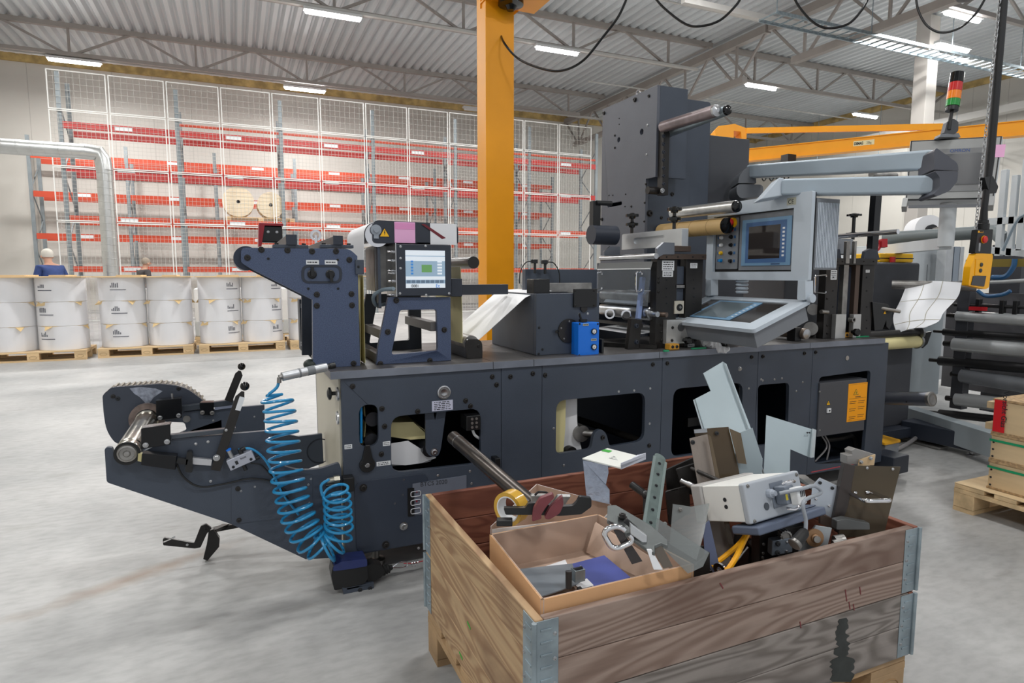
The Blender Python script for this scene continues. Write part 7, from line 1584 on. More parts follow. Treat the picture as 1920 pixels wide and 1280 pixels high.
# ------------------------------------------------------------------ yellow jib crane, festoon cables, chain and pendant
t = thing('jib_crane', 'yellow-orange jib crane with square column standing behind the press', 'crane', (2.02, 5.14, 0))
a, c_, d_ = PY(895, 300, 5), PY(946, 300, 5), PY(964, 300, 5)
yb_ = PX(964, 300, c_.x).y
b = MB(); b.box(a.x, c_.x, 5, yb_, .02, 4.6); b.build('column', orange_paint, t, .006)
b = MB(); b.box(a.x - .15, c_.x + .15, 4.85, yb_ + .15, 0, .02); b.build('base_plate', orange_paint, t)
hz = PY(1000, 8, 4.9).z
b = MB(); q = [PY(x, y, 4.88) for x, y in [(897, 17), (916, -6), (970, -6), (1001, -2), (1005, 10), (968, 36), (950, 12)]]
b.prism([(a.x - .01, 4.9, PY(897, 16, 4.9).z), (a.x - .01, 4.9, PY(897, 16, 4.9).z + .4), (c_.x + .2, 4.9, PY(897, 16, 4.9).z + .4), (c_.x + .2, 4.9, PY(1003, 2, 4.9).z), (c_.x + .02, 4.9, PY(968, 34, 4.9).z), (c_.x - .01, 4.9, PY(950, 12, 4.9).z)], (0, -.012, 0)); b.build('gusset_plate', orange_paint, t)
zt_ = PY(930, 14, 4.9).z; b = MB(); b.box(a.x - .01, c_.x + .22, 4.55, 4.89, zt_, zt_ + .012); b.build('bearing_plate', orange_paint, t)
b = MB(); c = V(((a.x + c_.x) / 2 + .05, 4.7, zt_ - .0)); b.lathe(c, (0, 0, -1), [(0, .1), (.05, .1), (.06, .05), (.09, .03)], 24); b.build('swivel_head', mat('gloss_black', (8, 8, 9), .12), t)
Pend = PY(1850, 430, 2.1)
u = (V((Pend.x, Pend.y, 0)) - V((2.02, 4.7, 0))).normalized()
b = MB(); b.bar(V((2.02, 4.7, 4.25)) - u * .1, V((2.02, 4.7, 4.25)) + u * 4.4, .12, .18); b.build('boom', orange_paint, t, .004)
c = PY(935, 50, 5); b = MB(); b.lathe_closed(c, (0, -1, 0), [(0, .018), (0, .028), (.01, .028), (.01, .018)], 20); b.build('cable_grommet', black, t)
def PV(x, y):      # onto the upright plane under the boom
    d = _ray(x, y); n = V((-u.y, u.x, 0)); A = V((2.02, 4.7, 0)); return EYEV + d * ((A - EYEV).dot(n) / d.dot(n))
def fest(pts, r, label, first=None):
    P = [PV(*p_) for p_ in pts]
    if first: P[0] = first
    b = MB(); b.tube(bez(P, 60), r, 10); tag(b.build('hanging_cable', mat('glossy_black_cable', (20, 20, 22), .18)), label, 'cable', 'festoon cables under the jib boom')
fest([(935, 52), (945, 80), (975, 112), (1025, 131), (1060, 131), (1095, 112), (1130, 70), (1160, 30), (1180, -15)], .009, 'black cable loop leaving the yellow column near its top', PY(935, 50, 4.98))
fest([(1222, -12), (1245, 15), (1285, 45), (1315, 49), (1350, 38), (1380, 10), (1392, -10)], .008, 'black cable loop over the press tower, second from the yellow column')
fest([(1487, -8), (1500, 15), (1525, 42), (1553, 53), (1590, 45), (1615, 20), (1630, -6)], .007, 'black cable loop at the top right, third from the yellow column')
fest([(1717, -8), (1722, 20), (1738, 48), (1765, 61), (1800, 52), (1830, 25), (1850, -8)], .006, 'black cable loop crossing the grey steel column')
b = MB(); c = PV(1815, -8); b.lathe(c + V((0, 0, .1)), (0, 0, -1), [(0, .08), (.08, .08), (.115, .05), (.12, .01)], 24); tag(b.build('hoist_trolley', mat('trolley_grey', (84, 84, 86), .4)), 'dark rounded hoist trolley housing at the top edge right of the grey column', 'hoist')
# chain, drawn as real links
t = thing('hoist_chain', 'long silver link chain hanging beside the pendant cable', 'chain', PY(1830, 428, 2.1))
A, B_ = PY(1878, -30, 2.1), PY(1829, 432, 2.1); L_ = (B_ - A).length; d = (B_ - A).normalized(); pitch_ = .0185; n = int(L_ / pitch_)
cm = mat('zinc_chain', (180, 182, 184), .3, .85)
e1 = d.cross(FW).normalized(); e2 = d.cross(e1).normalized()
link = None; link2 = None
for i in range(min(n, 95)):
    c = B_ - d * (pitch_ * (i + .5)); e = e1 if i % 2 == 0 else e2
    if i < 2:
        pts_ = []
        for k in range(14): a_ = 2 * pi * k / 14; pts_.append(c + e * (.0068 * cos(a_)) + d * ((.0068 * sin(a_)) + (.0048 if sin(a_) > 0 else -.0048)))
        b = MB(); b.tube(pts_, .0022, 6, True); o = b.build('link', cm, t)
        if i == 0: link = o; c0_ = c
        else: link2 = o; c1_ = c
    else:
        src, cc = (link, c0_) if i % 2 == 0 else (link2, c1_); o = src.copy(); COL.objects.link(o); o.location = src.location + (c - cc)
b = MB(); b.lathe(PY(1829, 470, 2.1) - V((0, 0, .01)), (0, 0, 1), [(0, .018), (.01, .022), (.05, .022), (.062, .012), (.07, .006)], 20); b.build('chain_stop', steel, t)
b = MB(); b.tube(bez([PY(1824, 472, 2.1), PY(1820, 490, 2.12), PY(1822, 510, 2.13), PY(1830, 520, 2.14)], 10), .006); b.build('blue_hook', mat('hook_blue', (40, 90, 190), .4), t)
t = thing('pendant_control', 'yellow and black crane pendant with red stop button', 'control pendant', PY(1838, 540, 2.08))
pm = mat('pendant_yellow', (246, 176, 8), .35); Yp = 2.08
zx = lambda x, y: PY(x, y, Yp)
b = MB(); b.prism(rpoly([zx(*p_) for p_ in [(1816, 535), (1820, 500), (1830, 475), (1860, 475), (1862, 480), (1854, 539), (1848, 542)]], .006), (0, .035, 0)); pb = b.build('yellow_body', pm, t, .005)
b = MB(); b.prism(rpoly([zx(*p_) for p_ in [(1820, 534), (1824, 517), (1848, 517), (1844, 537)]], .003), (0, -.004, 0)); b.build('grey_foot', mat('foot_grey', (70, 70, 72), .5), pb, .002)
b = MB(); b.prism(rpoly([zx(*p_) for p_ in [(1827, 516), (1829, 485), (1853, 485), (1850, 517)]], .003), (0, -.003, 0)); b.build('raised_field', pm, pb, .001)
for y in (496, 507): b = MB(); c = zx(1838.5 - (y - 496) * .15, y) + V((0, -.003, 0)); b.lathe(c, (0, -1, 0), [(0, .0108), (.004, .0108), (.006, .008)], 20); b.build('push_button', mat('dark_grey_button', (52, 56, 58), .4), pb)
b = MB(); b.prism(rpoly([zx(*p_) for p_ in [(1828, 474), (1834, 430), (1862, 430), (1858, 476)]], .004), (0, .032, 0)); b.build('black_body', black, t, .004)
c = zx(1844, 449); b = MB(); b.lathe(c, (0, -1, 0), [(0, .021), (.003, .021)], 28); b.build('stop_ring', pm, t)
b = MB(); b.lathe(c + V((0, -.003, 0)), (0, -1, 0), [(0, .018), (.008, .019), (.012, .014), (.0135, .004)], 28); b.build('stop_button', mat('pendant_red', (206, 44, 44), .35), t)
pl = plate('name_plate', t, zx(1833, 436) + V((0, -.001, 0)), (1, 0, 0), (0, 0, 1), .045, .010, pm); text('lettering', 'ABUS', zx(1836, 435.3) + V((0, -.003, 0)), (1, 0, 0), (0, 0, 1), .0115, ink, pl, bold=.0004)
b = MB(); b.lathe(zx(1848, 430) + V((0, .015, 0)), (0, 0, 1), [(0, .03), (.03, .03), (.034, .026), (.05, .025), (.052, .02), (.12, .016)], 20); b.build('strain_relief', black, t)
b = MB(); b.tube([zx(1850, 400) + V((0, .015, 0)), zx(1855, 360) + V((0, .015, 0)), zx(1862, 300) + V((0, .015, 0)), zx(1890, -30) + V((0, .015, 0))], [.016, .016, .020, .020], 16); b.build('sheathed_cable', mat('black_cable_sheath', (26, 27, 29), .45), t)
b = MB(); b.prism(rpoly([zx(*p_) for p_ in [(1846, 332), (1862, 330), (1872, 350), (1868, 362), (1856, 362), (1851, 350)]], .006), (0, .03, 0)); b.build('cable_clamp', black, t, .003)

# second jib crane far right
ZB = PD(1405, 292, 12).z
def BP(x, y): return PZ(x, y, ZB)
t = thing('jib_crane', 'second yellow jib crane with long boom reading DEMAG at the right', 'crane', BP(1375, 285))
A = PD(1395, 292, 12.0); k_ = .2328 / .1886; B_ = PD(1925, 240, 12.0 / k_); A.z = B_.z = ZB; d = (B_ - A).normalized()
B2_ = B_ + d * .8
b = MB(); b.bar(A, B2_, .14, .20); bm_ = b.build('boom', orange_paint, t, .004)
b = MB(); b.bar(A + V((0, 0, -.11)), B2_ + V((0, 0, -.11)), .20, .02); b.build('lower_flange', orange_paint, t)
b = MB(); b.bar(A + V((0, 0, .105)), B2_ + V((0, 0, .105)), .18, .015); b.build('upper_flange', orange_paint, t)
s_ = V((d.y, -d.x, 0)); s_ = s_ if s_.dot(EYEV - A) > 0 else -s_
pA = A + (B_ - A) * 0
def boomx(px):    # point of the boom side plane under a pixel column
    dd = _ray(px, 272); n = s_; return EYEV + dd * ((A + s_ * .0715 - EYEV).dot(n) / dd.dot(n))
q0, q1 = boomx(1600), boomx(1639); q0.z = q1.z = ZB - .035
pl = MB(); pl.prism([q0, q1, q1 + V((0, 0, .085)), q0 + V((0, 0, .085))], s_ * .003); pl = pl.build('name_plate', mat('cream_plate_label', (226, 214, 170), .5), bm_)
wl = (q1 - q0).length; text('lettering', 'DEMAG', q0 + V((0, 0, .018)) + s_ * .004 + (q1 - q0).normalized() * wl * .04, q1 - q0, (0, 0, 1), .066, ink, pl, sx=wl / .42 * .8, bold=.003); text('lettering', '250kg', q0 + V((0, 0, .02)) + s_ * .004 + (q1 - q0).normalized() * wl * .63, q1 - q0, (0, 0, 1), .055, ink, pl, sx=wl / .42 * .75)
cc = PD(1368, 260, 12.2); b = MB(); b.box(cc.x - .15, cc.x + .15, cc.y - .15, cc.y + .15, 0.02, ZB + .15); b.build('column', orange_paint, t, .005)
b = MB(); b.box(cc.x - .3, cc.x + .3, cc.y - .3, cc.y + .3, 0, .02); b.build('base_plate', orange_paint, t)
b = MB(); q = [PD(x, y, 12) for x, y in [(1341, 243), (1347, 236), (1378, 232), (1400, 240), (1400, 260), (1391, 262), (1389, 247), (1376, 245), (1376, 258), (1342, 258)]]; b.prism(q, FW * .3); b.build('head_frame', orange_paint, t, .005)
TA = PD(1400, 245, 12); TB = boomx(1765); TB.z = ZB + .14; b = MB(); b.bar(TA, TB, .05, .10); b.build('tie_bar', orange_paint, t)
b = MB(); c = PD(1478, 305, 11.3); b.box(c.x - .1, c.x + .1, c.y - .08, c.y + .08, ZB - .26, ZB - .12); b.build('trolley', black, t)
for k in range(4): b = MB(); p0 = PD(1428 + k * 14, 306, 11.6); b.tube(bez([p0, p0 + V((.02, 0, -.25)), p0 + V((.1, 0, -.3)), p0 + V((.18, -.05, -.02))], 14), .012); b.build('festoon_loop', black, t)

# ------------------------------------------------------------------ second machine at the right
lg = mat('press_light_grey', (196, 202, 206), .45, 0, .04, 3)
mg2 = mat('press_blue_grey_post', (160, 170, 176), .45, 0, .04, 3)
dkc = mat('press_dark_cabinet', (66, 68, 74), .5, 0, .06, 3)
# dark rewind cabinet
Yr = 3.05
t = thing('rewind_cabinet', 'dark grey rewind cabinet right behind the end of the press', 'cabinet', (PY(1690, 800, Yr).x, Yr, 0))
p, q = PY(1640, 790, Yr), PY(1711, 655, Yr); b = MB(); b.box(3.62, PY(1708, 700, Yr).x, Yr, Yr + .7, .12, PY(1690, 640, Yr).z); b.build('lower_cabinet', dkc, t, .004)
p, q = PY(1640, 650, Yr + .3), PY(1735, 500, Yr + .3); b = MB(); b.box(3.70, PY(1722, 560, Yr + .35).x, Yr + .35, Yr + .9, p.z, PY(1690, 492, Yr + .35).z); b.build('upper_cabinet', dkc, t, .02)
b = MB(); b.box(3.8, 4.9, Yr - .1, Yr + .12, .05, .12); b.build('foot_beam', slate_dark, t, .004)
b = MB(); b.box(3.62, 3.70, Yr + .02, Yr + .6, 0, .12); b.build('plinth', slate_dark, t)
yc = thing('tool_case', 'flat yellow and black tool case lying on the dark cabinet', 'case', PY(1680, 497, Yr + .5))
zc_ = PY(1690, 492, Yr + .35).z + .003; p, q = PY(1650, 497, Yr + .45), PY(1712, 497, Yr + .45); b = MB(); b.box(p.x, q.x, Yr + .45, Yr + .7, zc_, zc_ + .075); b.build('shell', mat('case_yellow', (240, 186, 20), .4), yc, .01)
b = MB(); b.box(p.x - .001, q.x + .001, Yr + .448, Yr + .701, zc_ + .03, zc_ + .037); b.build('seam_band', black, yc)
b = MB(); c = PY(1673, 495, Yr + .42); b.cyl((c.x, c.y, zc_), (c.x, c.y, zc_ + .045), .022); tag(b.build('red_cup', mat('red_cup', (190, 40, 40), .4)), 'small red cap standing in front of the yellow tool case', 'cap')
# shaft poking towards the camera
X_ = 4.35; A, B_ = PX(1650, 737, X_), PX(1735, 748, X_)
X_ = 3.95; A = V((X_, Yr - .001, PY(1665, 737, Yr).z)); B_ = PX(1742, 748, X_)
t = thing('air_shaft', 'grey steel air shaft sticking out from the dark rewind cabinet', 'shaft', A)
b = MB(); b.cyl(A, B_, .044, n=28); b.build('sleeve', mat('blue_grey_shaft', (112, 116, 128), .35, .6), t)
dn = (B_ - A).normalized(); b = MB(); b.lathe(B_, dn, [(0, .046), (.02, .046), (.022, .036), (.018, .026), (.02, .010)], 24); b.build('end_cap', dull_steel, t)
b = MB(); b.bar(A + V((0, 0, .044)), B_ + V((0, 0, .044)), .006, .003); b.build('gripper_strip', steel, t)
for k in range(3): bolt(t, A.lerp(B_, .3 + k * .25) + V((-.040, 0, -.016)), .004, (-1, 0, -.3), ink, 'hole')
# yellow core roll and white web with grid
X_ = PY(1722, 640, 3.0).x
t = thing('web_roller', 'roller wound with pale yellow liner on the right of the press', 'roller', (X_, 3, PY(1720, 645, 3.0).z))
c = PY(1718, 640, 2.95); b = MB(); b.cyl((3.62, c.y, c.z), c, .045, n=30); b.build('yellow_liner', paper_yellow, t)
b = MB(); b.cyl((3.6, c.y, c.z + .065), (c.x, c.y, c.z + .065), .028); b.build('dark_roller', black_metal, t)
for dz in (0, .065): b = MB(); b.cyl((c.x, c.y, c.z + dz), (c.x + .02, c.y, c.z + dz), .052); b.build('end_disc', steel, t)
b = MB(); b.prism([c + V((.02, -.02, .06)), c + V((.14, -.02, .07)), c + V((.10, -.02, -.02)), c + V((.05, -.02, -.05)), c + V((.02, -.02, .0))], (0, .02, 0)); b.build('black_arm', black, t, .002)
gw = mat('white_web_right', (226, 228, 232), .55, 0, .02, 4)
topn, topf = PD(1803, 532, 4.6), PD(1700, 529, 4.9)
path_l = [PD(1702, 529, 4.9), PD(1690, 560, 4.75), PD(1676, 590, 4.6), PD(1678, 612, 4.5), PD(1684, 624, 4.45)]
path_r = [PD(1803, 530, 4.6), PD(1796, 556, 4.5), PD(1770, 585, 4.4), PD(1760, 602, 4.35), PD(1733, 614, 4.3)]
L1, R1 = bez(path_l, 20), bez(path_r, 20); vs = []; nn_ = min(len(L1), len(R1)); cols_ = 8
for i in range(nn_):
    for j in range(cols_ + 1): vs.append(L1[i].lerp(R1[i], j / cols_) + V((0, 0, .012 * sin(pi * j / cols_))))
fs = [(i * (cols_ + 1) + j, i * (cols_ + 1) + j + 1, (i + 1) * (cols_ + 1) + j + 1, (i + 1) * (cols_ + 1) + j) for i in range(nn_ - 1) for j in range(cols_)]
b = MB(); b._add(vs, fs); b._add([v_ + V((0, .003, -.003)) for v_ in vs], fs); wt = thing('label_web', 'curling white label web with faint grid hanging between the machines', 'paper web', topf); wb = b.build('web', gw, wt)
gl_ = mat('grid_line', (172, 168, 150), .6)
b = MB()
for f in (.33, .66): b.tube([L1[i].lerp(R1[i], f) + V((0, -.002, .013 * sin(pi * f))) for i in range(nn_)], .0022, 4)
for i in (6, 14): b.tube([L1[i].lerp(R1[i], j / 8) + V((0, -.002, .014 * sin(pi * j / 8))) for j in range(9)], .0022, 4)
b.build('grid_lines', gl_, wt)
b = MB(); b.cyl(topf + V((-.1, .05, -.02)), topn + V((.12, -.03, -.02)), .035); b.build('top_roller', dull_steel, wt)
# big light grey machine
X0, Xn = 4.55, 4.55
t = thing('coating_machine', 'large light grey machine with many horizontal rollers at the right edge', 'machine', (5.3, 3.2, 0))
pL = PY(1650, 500, 4.4); pR = PY(1815, 455, 4.4)
b = MB(); b.box(PY(1655, 500, 4.5).x, PY(1772, 500, 4.5).x, 4.5, 5.6, .1, PY(1740, 462, 4.5).z); lgc = b.build('rear_cabinet', lg, t, .006)
b = MB(); a_, c2_ = PY(1738, 506, 4.499), PY(1746, 527, 4.499); b.box(PY(1738, 500, 4.5).x, PY(1738, 500, 4.5).x + .006, 4.494, 4.4995, c2_.z, a_.z + .06); b.build('door_seam', mid_grey, lgc)
for (x0, x1, m_) in ((1772, 1786, alu), (1788, 1798, mat('profile_blue_grey', (150, 160, 172), .35, .4)), (1799, 1806, alu)):
    p, q = PY(x0, 500, 4.3), PY(x1, 500, 4.3); b = MB(); b.box(p.x, q.x, 4.3, 4.4, .1, PY(1790, 462, 4.3).z); b.build('door_profile', m_, t, .004)
p, q = PY(1703, 700, 3.55), PY(1769, 700, 3.55); b = MB(); b.box(PY(1705, 700, 3.6).x, PY(1762, 700, 3.6).x, 3.6, 3.85, .15, PY(1740, 560, 3.6).z); b.build('front_post', mg2, t, .008)
b = MB(); b.bar(PZ(1702, 780, .14) + V((0, .0, .0)), PZ(1880, 838, .14) + V((0, 0, 0)), .1, .16); b.build('base_beam', mg2, t, .004)
b = MB(); p = PY(1806, 600, 4.0); b.box(5.65, 5.75, 2.9, 3.12, .12, PY(1806, 470, 4.0).z); b.build('dark_side_frame', mat('side_frame_dark', (58, 60, 66), .45, 0, .1, 4), t, .004)
XR_ = 5.15
rolls = [(592, 600, 1796, .042, 'silver'), (645, 656, 1790, .055, 'silver'), (676, 690, 1762, .038, 'dark'), (704, 722, 1804, .055, 'mid'), (748, 762, 1794, .052, 'silver'), (622, 632, 1770, .028, 'dark'), (774, 792, 1762, .03, 'dark'), (571, 576, 1790, .014, 'dark'), (529, 526, 1858, .014, 'silver')]
ms = {'silver': mat('matt_silver_roller', (196, 200, 202), .35, .35), 'dark': mat('black_roller_shaft', (40, 40, 42), .4, .3), 'mid': mat('grey_roller', (128, 132, 138), .4, .3)}
for (y1, y2, x1, r, kind) in rolls:
    A = PX(x1, y1, XR_); c = PX(1920, y2, XR_); dd = c - A; B_ = A + dd * 2.0
    b = MB(); b.cyl(A, B_, r, n=28); ro = b.build('roller', ms[kind], t)
    b = MB(); b.cyl(A - dd.normalized() * .08, A, r * .4); b.build('journal', black_metal, ro)
b = MB(); b.box(XR_ + .35, XR_ + .4, 1.9, 3.35, .3, 1.1); b.build('rear_panel', mat('rear_panel_dark', (84, 84, 88), .5, 0, .25, 2), t)
b = MB(); b.box(XR_ - .02, XR_ + .06, 2.96, 3.05, .2, 1.2); b.build('near_side_frame', mat('side_frame_dark', (58, 60, 66), .45), t, .004)
for (y, m_, nm) in ((475, lg, 'top_rail'), (425, lg, 'upper_rail')):
    A = PX(1838, y - 8, XR_ + .1); B_ = PX(1925, y - 14 if y < 450 else y, XR_ + .1); b = MB(); b.bar(A, B_ + (B_ - A), .04, .05); b.build(nm, m_, t)
for (x, y0_, y1_) in ((1872, 320, 480), (1893, 330, 480), (1912, 300, 470)):
    p = PX(x, y1_, XR_ + .1); q = PX(x, y0_, XR_ + .1); b = MB(); b.box(p.x - .02, p.x + .02, p.y - .02, p.y + .02, p.z, q.z); b.build('upper_profile', lg, t, .003)
b = MB(); b.tube(bez([PX(1860, 520, XR_), PX(1885, 518, XR_), PX(1900, 500, XR_), PX(1903, 485, XR_)], 16), .018); b.build('blue_hose', mat('dark_blue_hose', (44, 92, 136), .4), t)
b = MB(); b.tube(bez([PX(1833, 545, XR_), PX(1850, 555, XR_), PX(1880, 552, XR_), PX(1895, 545, XR_)], 16), .014); b.build('blue_hose', mat('dark_blue_hose', (44, 92, 136), .4), t)
b = MB(); b.tube(bez([PX(1880, 470, XR_), PX(1898, 430, XR_), PX(1910, 410, XR_), PX(1922, 402, XR_)], 16), .010); b.build('grey_hose', mat('grey_hose', (128, 144, 156), .45), t)
for (x, y) in ((1835, 575), (1880, 578), (1905, 579)): b = MB(); c = PX(x, y, XR_ - .0); b.box(c.x - .02, c.x + .02, c.y - .015, c.y + .015, c.z - .05, c.z + .06); b.build('roller_bracket', black, t, .004)
b = MB(); c = PX(1835, 580, XR_ - .02); b.box(c.x - .02, c.x, c.y - .06, c.y + .06, c.z - .008, c.z + .02); b.build('red_label', mat('red_label', (190, 30, 40), .5), t)
b = MB(); A = PX(1812, 470, XR_); b.box(XR_ + .0, XR_ + .02, 2.0, A.y + .0, PX(1900, 500, XR_).z, PX(1900, 485, XR_).z); b.build('yellow_dark_rail', mat('dark_yellow_rail', (120, 104, 40), .5), t)
gp_ = mat('grey_pipe', (112, 120, 122), .45)
b = MB(); b.tube([PD(1655, 447, 5.6), PD(1820, 437, 5.2), PD(1862, 433, 5.1), PD(1882, 448, 5.0)], .055, 18); tag(b.build('grey_pipe', gp_), 'thick grey pipe running over the top of the light grey machine', 'pipe')
t = thing('large_white_reel', 'big white reel seen behind the grey machine top', 'paper reel', PD(1722, 460, 7)); c = PD(1722, 438, 7); b = MB(); b.lathe(c, (RT * .0 - FW), [(0, .17), (.2, .17)], 36); b.build('wound_paper', paper_white, t)
b = MB(); b.cyl(c - FW * .2, c - FW * .24, .06); b.build('core_plug', ink, t)
b = MB(); b.bar(c - FW * .25, PD(1780, 422, 6.6), .03, .03); b.build('swing_bar', dull_steel, t)
b = MB(); p = PD(1640, 460, 4.6); b.lathe_closed(p, FW, [(0, .035), (0, .05), (.02, .05), (.02, .035)], 18); b.obox(PD(1656, 456, 4.6), RT * .02, FW * .02, UP * .03); tag(b.build('red_clamp', mat('red_clamp', (170, 30, 40), .4)), 'red clamp behind the second die station', 'clamp')
# operator screen with stack light
t = thing('operator_screen', 'large grey operator screen hanging at the right with pink note', 'screen', PD(1790, 376, 4.4))
q4 = [PD(1698, 376, 4.45), PD(1863, 373, 4.15), PD(1879, 255, 4.15), PD(1708, 264, 4.45)]
fr2 = (q4[1] - q4[0]).cross(q4[3] - q4[0]).normalized(); fr2 = fr2 if fr2.dot(FW) > 0 else -fr2
def Q(u_, v_, w_=0.0): return q4[0].lerp(q4[1], u_).lerp(q4[3].lerp(q4[2], u_), v_) - fr2 * w_
pn = mat('panel_silver_grey', (158, 160, 160), .4, .2)
def qp(name, u0, v0, u1, v1, w0, w1, m_, parent, bev=0): b = MB(); b.prism([Q(u0, v0, w1), Q(u1, v0, w1), Q(u1, v1, w1), Q(u0, v1, w1)], fr2 * (w1 - w0)); return b.build(name, m_, parent, bev)
qp('housing', -.01, -.01, 1.01, 1.01, -.16, -.002, lg, t, .01)
qp('black_gasket', 0, 0, 1, 1, -.0015, .0, black, t)
fp_ = qp('front_panel', .015, .02, .985, .98, .0005, .006, pn, t, .002)
qp('screen_bezel', .14, .13, .90, .83, .0065, .010, mat('bezel_grey', (128, 130, 132), .4), fp_, .001)
qp('dark_screen', .24, .24, .82, .74, .0102, .013, mat('grey_dead_screen', (84, 86, 90), .2), fp_)
b = MB(); text('lettering', 'OMRON', Q(.46, .77, .0108), Q(1, .77) - Q(0, .77), Q(.5, 1) - Q(.5, 0), .03, mat('logo_blue', (40, 80, 150), .5), fp_)
qp('pink_note', .86, .66, 1.05, .86, .0065, .008, mat('pink_note', (238, 150, 196), .7), t)
b = MB(); b.bar(Q(.05, -.13, .05), Q(.95, -.13, .05), .02, .02); b.build('handle_rail', mid_grey, t); b = MB(); b.bar(Q(.0, 0, .0), Q(.0, -.17, .05), .03, .05); b.build('handle_bracket', pn, t); b = MB(); b.bar(Q(.98, 0, .0), Q(.98, -.17, .05), .03, .05); b.build('handle_bracket', pn, t)
b = MB(); b.cyl(Q(.5, 0, -.1), Q(.5, -.0, -.1) + V((0, 0, -.3)), .05); b.bar(Q(.5, 0, -.1) + V((0, 0, -.28)), (5.7, 4.4, Q(.5, 0).z - .3), .08, .08); b.build('support_post', lg, t)
t = thing('stack_light', 'signal stack light with red, orange and green lenses above the screen', 'signal light', Q(.46, 1.0, -.06))
base_ = Q(.45, 1.0, -.06); ax_ = (PD(1795, 138, 4.3) - PD(1780, 250, 4.3)).normalized()
s0 = PD(1785, 212, 4.3); sc = 4.3 / 1170
segs_ = [('lower_housing', 208, 200, black, 10.5), ('green_lens', 200, 187, mat('green_lens', (14, 140, 50), .25, coat=.5), 11.5), ('orange_lens', 187, 172, mat('orange_lens', (240, 130, 10), .25, coat=.5), 11.5), ('red_lens', 172, 156, mat('red_lens', (196, 28, 24), .25, coat=.5), 11.5), ('black_cap', 156, 137, mat('gloss_black', (8, 8, 9), .12), 11.5)]
def SP(y): f = (250 - y) / 112; return PD(1778 + 17 * f, y, 4.3)
for nm, ya_, yb2, m_, r in segs_:
    b = MB(); b.cyl(SP(ya_), SP(yb2 + .4), r * sc, n=24); b.build(nm, m_, t)
b = MB(); b.cyl(SP(243), SP(208), 3.2 * sc); b.build('stem', black, t)
b = MB(); b.prism(rpoly([PD(x, y, 4.3) for x, y in [(1770, 250), (1776, 228), (1788, 222), (1797, 228), (1797, 245), (1790, 252)]], .01), FW * .04); b.build('tilt_bracket', mat('bracket_dark', (70, 72, 76), .4), t, .003)
b = MB(); b.prism([PD(x, y, 4.3) for x, y in [(1761, 257), (1764, 251), (1798, 249), (1802, 257)]], FW * .06); b.build('foot', mid_grey, t, .003)
# feet, pedals
t = thing('machine_foot', 'dark blue machine foot beam with levelling screw near the plywood boxes', 'machine foot', PZ(1820, 845, 0))
A, B_ = PZ(1700, 800, .1), PZ(1845, 830, .1); b = MB(); b.bar(A, B_, .16, .12); b.build('beam', slate_dark, t, .006)
b = MB(); c = PZ(1822, 838, .06); b.lathe((c.x, c.y, 0), (0, 0, 1), [(0, .03), (.01, .03), (.014, .01), (.06, .01)], 14); b.build('levelling_screw', steel, t)
t = thing('machine_foot', 'short dark foot beam beside the lower right end of the press', 'machine foot', PZ(1670, 880, 0)); A, B_ = PZ(1652, 862, .09), PZ(1690, 872, .09); b = MB(); b.bar(A + (A - B_) * .2, B_, .16, .11); b.build('beam', slate_dark, t, .006)
b = MB(); c = PZ(1675, 890, .0); b.lathe((c.x, c.y, 0), (0, 0, 1), [(0, .025), (.01, .025), (.014, .01), (.04, .01)], 14); b.build('levelling_screw', steel, t)
for (x, y, lab) in ((1755, 800, 'yellow foot pedal lying on the dark foot beam'), (1660, 828, 'yellow foot pedal at the lower right corner of the press')):
    c = PZ(x, y, .0 if x < 1700 else .17); c = PZ(x, y, .12); t = thing('foot_pedal', lab, 'foot pedal', (c.x, c.y, c.z - .06)); b = MB(); b.prism(rpoly([c + V((-.09, -.06, 0)), c + V((.09, -.05, 0)), c + V((.07, .07, .01)), c + V((-.08, .06, .01))], .015), (0, 0, .015)); b.build('yellow_lid', mat('pedal_yellow', (226, 166, 30), .5), t, .003)
    b = MB(); b.box(c.x - .07, c.x + .07, c.y - .05, c.y + .06, 0, c.z - .002); b.build('body', mid_grey if x < 1700 else black, t, .004)
b = MB(); b.tube(bez([PZ(1672, 845, .01), PZ(1690, 838, .03), PZ(1715, 822, .05), PZ(1735, 802, .05)], 20), .014); tag(b.build('floor_cable', mat('grey_cable', (128, 126, 128), .5)), 'thick grey cable on the floor between the yellow foot pedals', 'cable')
b = MB(); b.bar(PZ(1665, 812, .01), PZ(1768, 840, .01), .1, .012); tag(b.build('cable_cover', mat('cover_grey', (120, 120, 118), .5)), 'flat grey cable cover lying on the floor right of the press', 'cover')
b = MB(); b.tube([PY(1521, 885, 2.42), PY(1640, 862, 2.42)], .003); tag(b.build('pull_rope', mat('red_rope', (170, 60, 70), .5)), 'thin red safety rope along the lower right of the press', 'rope')

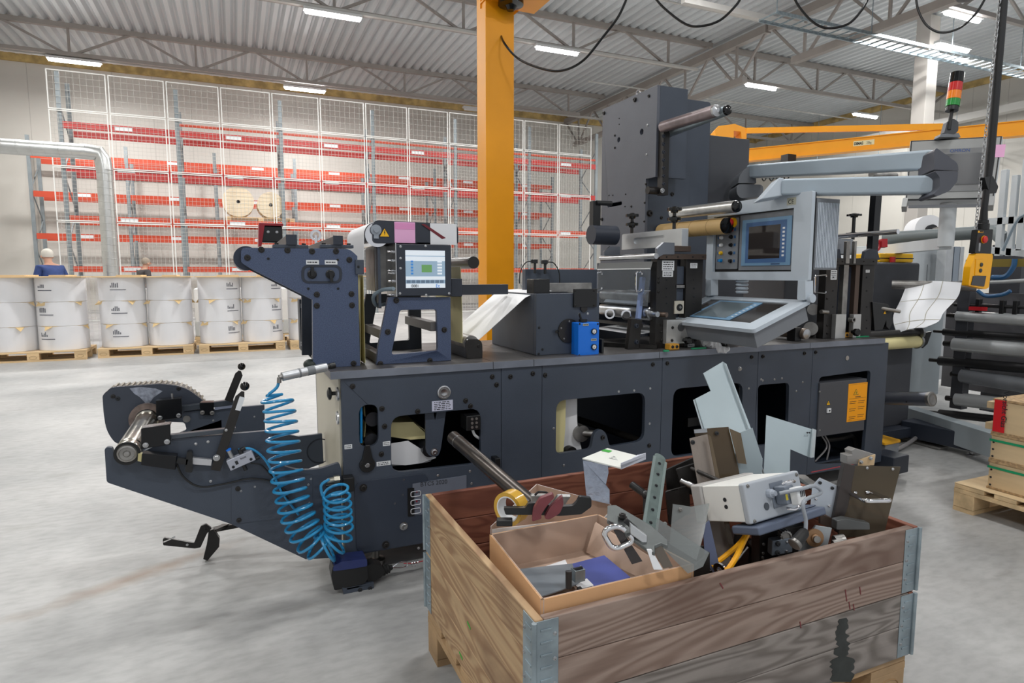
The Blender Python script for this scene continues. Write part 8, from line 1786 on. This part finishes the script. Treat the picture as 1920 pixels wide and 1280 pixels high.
# ------------------------------------------------------------------ plywood boxes on a pallet at the right edge
ply = mat('birch_plywood', (216, 190, 150), .6, 0, .08, 6, .15, 60, stretch=(3, .5, 3))
plye = mat('plywood_edge', (176, 146, 108), .7, 0, .3, 60)
BX, BY = 3.52, 1.875
zs3 = [PY(1846, 915, BY).z, PY(1849, 862, BY).z, PY(1853, 812, BY).z, PY(1858, 747, BY).z]
dz = zs3[0]
pallet('pallet', BX - .06, 1.2, 0, 1.2, .8, 'pale pallet with plywood deck at the right edge under the plywood boxes')
b = MB(); b.box(BX - .06, BX + 1.14, 1.2, 2.0, .1445, dz - .001); tag(b.build('plywood_deck', [ply], None, .001), 'chipboard deck sheet on the pallet under the plywood boxes', 'sheet')
names = ['lowest plywood box of the stack with a green strap', 'middle plywood box of the stack with a green strap', 'topmost plywood box of the stack with red warning tape']
for i in range(3):
    t = thing('plywood_box', names[i], 'wooden box', (BX + .4, BY - .35, zs3[i])); z0, z1 = zs3[i] + .001, zs3[i + 1]
    b = MB(); b.box(BX, BX + .8, BY - .75, BY, z0, z1 - .013); b.build('body', ply, t, .002)
    b = MB(); b.box(BX - .004, BX + .804, BY - .754, BY + .004, z1 - .012, z1); b.build('lid', plye, t, .001)
    b = MB(); b.box(BX - .003, BX + .803, BY - .753, BY + .003, z0, z0 + .01); b.build('rim', plye, t)
    for k in range(3):
        bolt(t, (BX, BY - .012, z0 + .02 + k * (z1 - z0 - .03) / 3), .004, (-1, 0, 0), ink, 'nail')
    if i < 2:
        zz = z0 + (z1 - z0) * (.72 if i == 0 else .70); b = MB(); b.box(BX - .0055, BX - .0042, BY - .74, BY + .005, zz, zz + .012); b.build('green_strap', mat('green_strap', (20, 150, 100), .5), t)
    else:
        y1 = PX(1864, 780, BX).y; y0_ = PX(1886, 780, BX).y
        b = MB(); b.box(BX - .0058, BX - .0043, y0_, y1, z0 + .01, z1 - .005); tape = b.build('red_tape', mat('warning_tape_red', (222, 30, 40), .5), t)
        text('lettering', 'Vorsicht Glas', V((BX - .0062, y0_ + (y1 - y0_) * .30, z1 + .045)), (0, 0, -1), (0, -1, 0), .034, ink, tape, bold=.0004)
        for zz in (z0 + .01, z1 - .06): b = MB(); b.box(BX + .02, BX + .1, BY + .0045, BY + .045, zz, zz + .035); b.build('batten', ply, t, .002)
b = MB(); b.box(BX + .12, BX + .6, BY - .5, BY - .2, zs3[3] + .001, zs3[3] + .02); tag(b.build('plywood_offcut', ply, None, .001), 'flat plywood offcut lying on the topmost box', 'board')
b = MB(); b.box(BX + .2, BX + .5, BY - .45, BY - .25, zs3[3] + .0205, zs3[3] + .06); tag(b.build('wood_block', ply, None, .002), 'small wooden block on top of the plywood offcut', 'block')
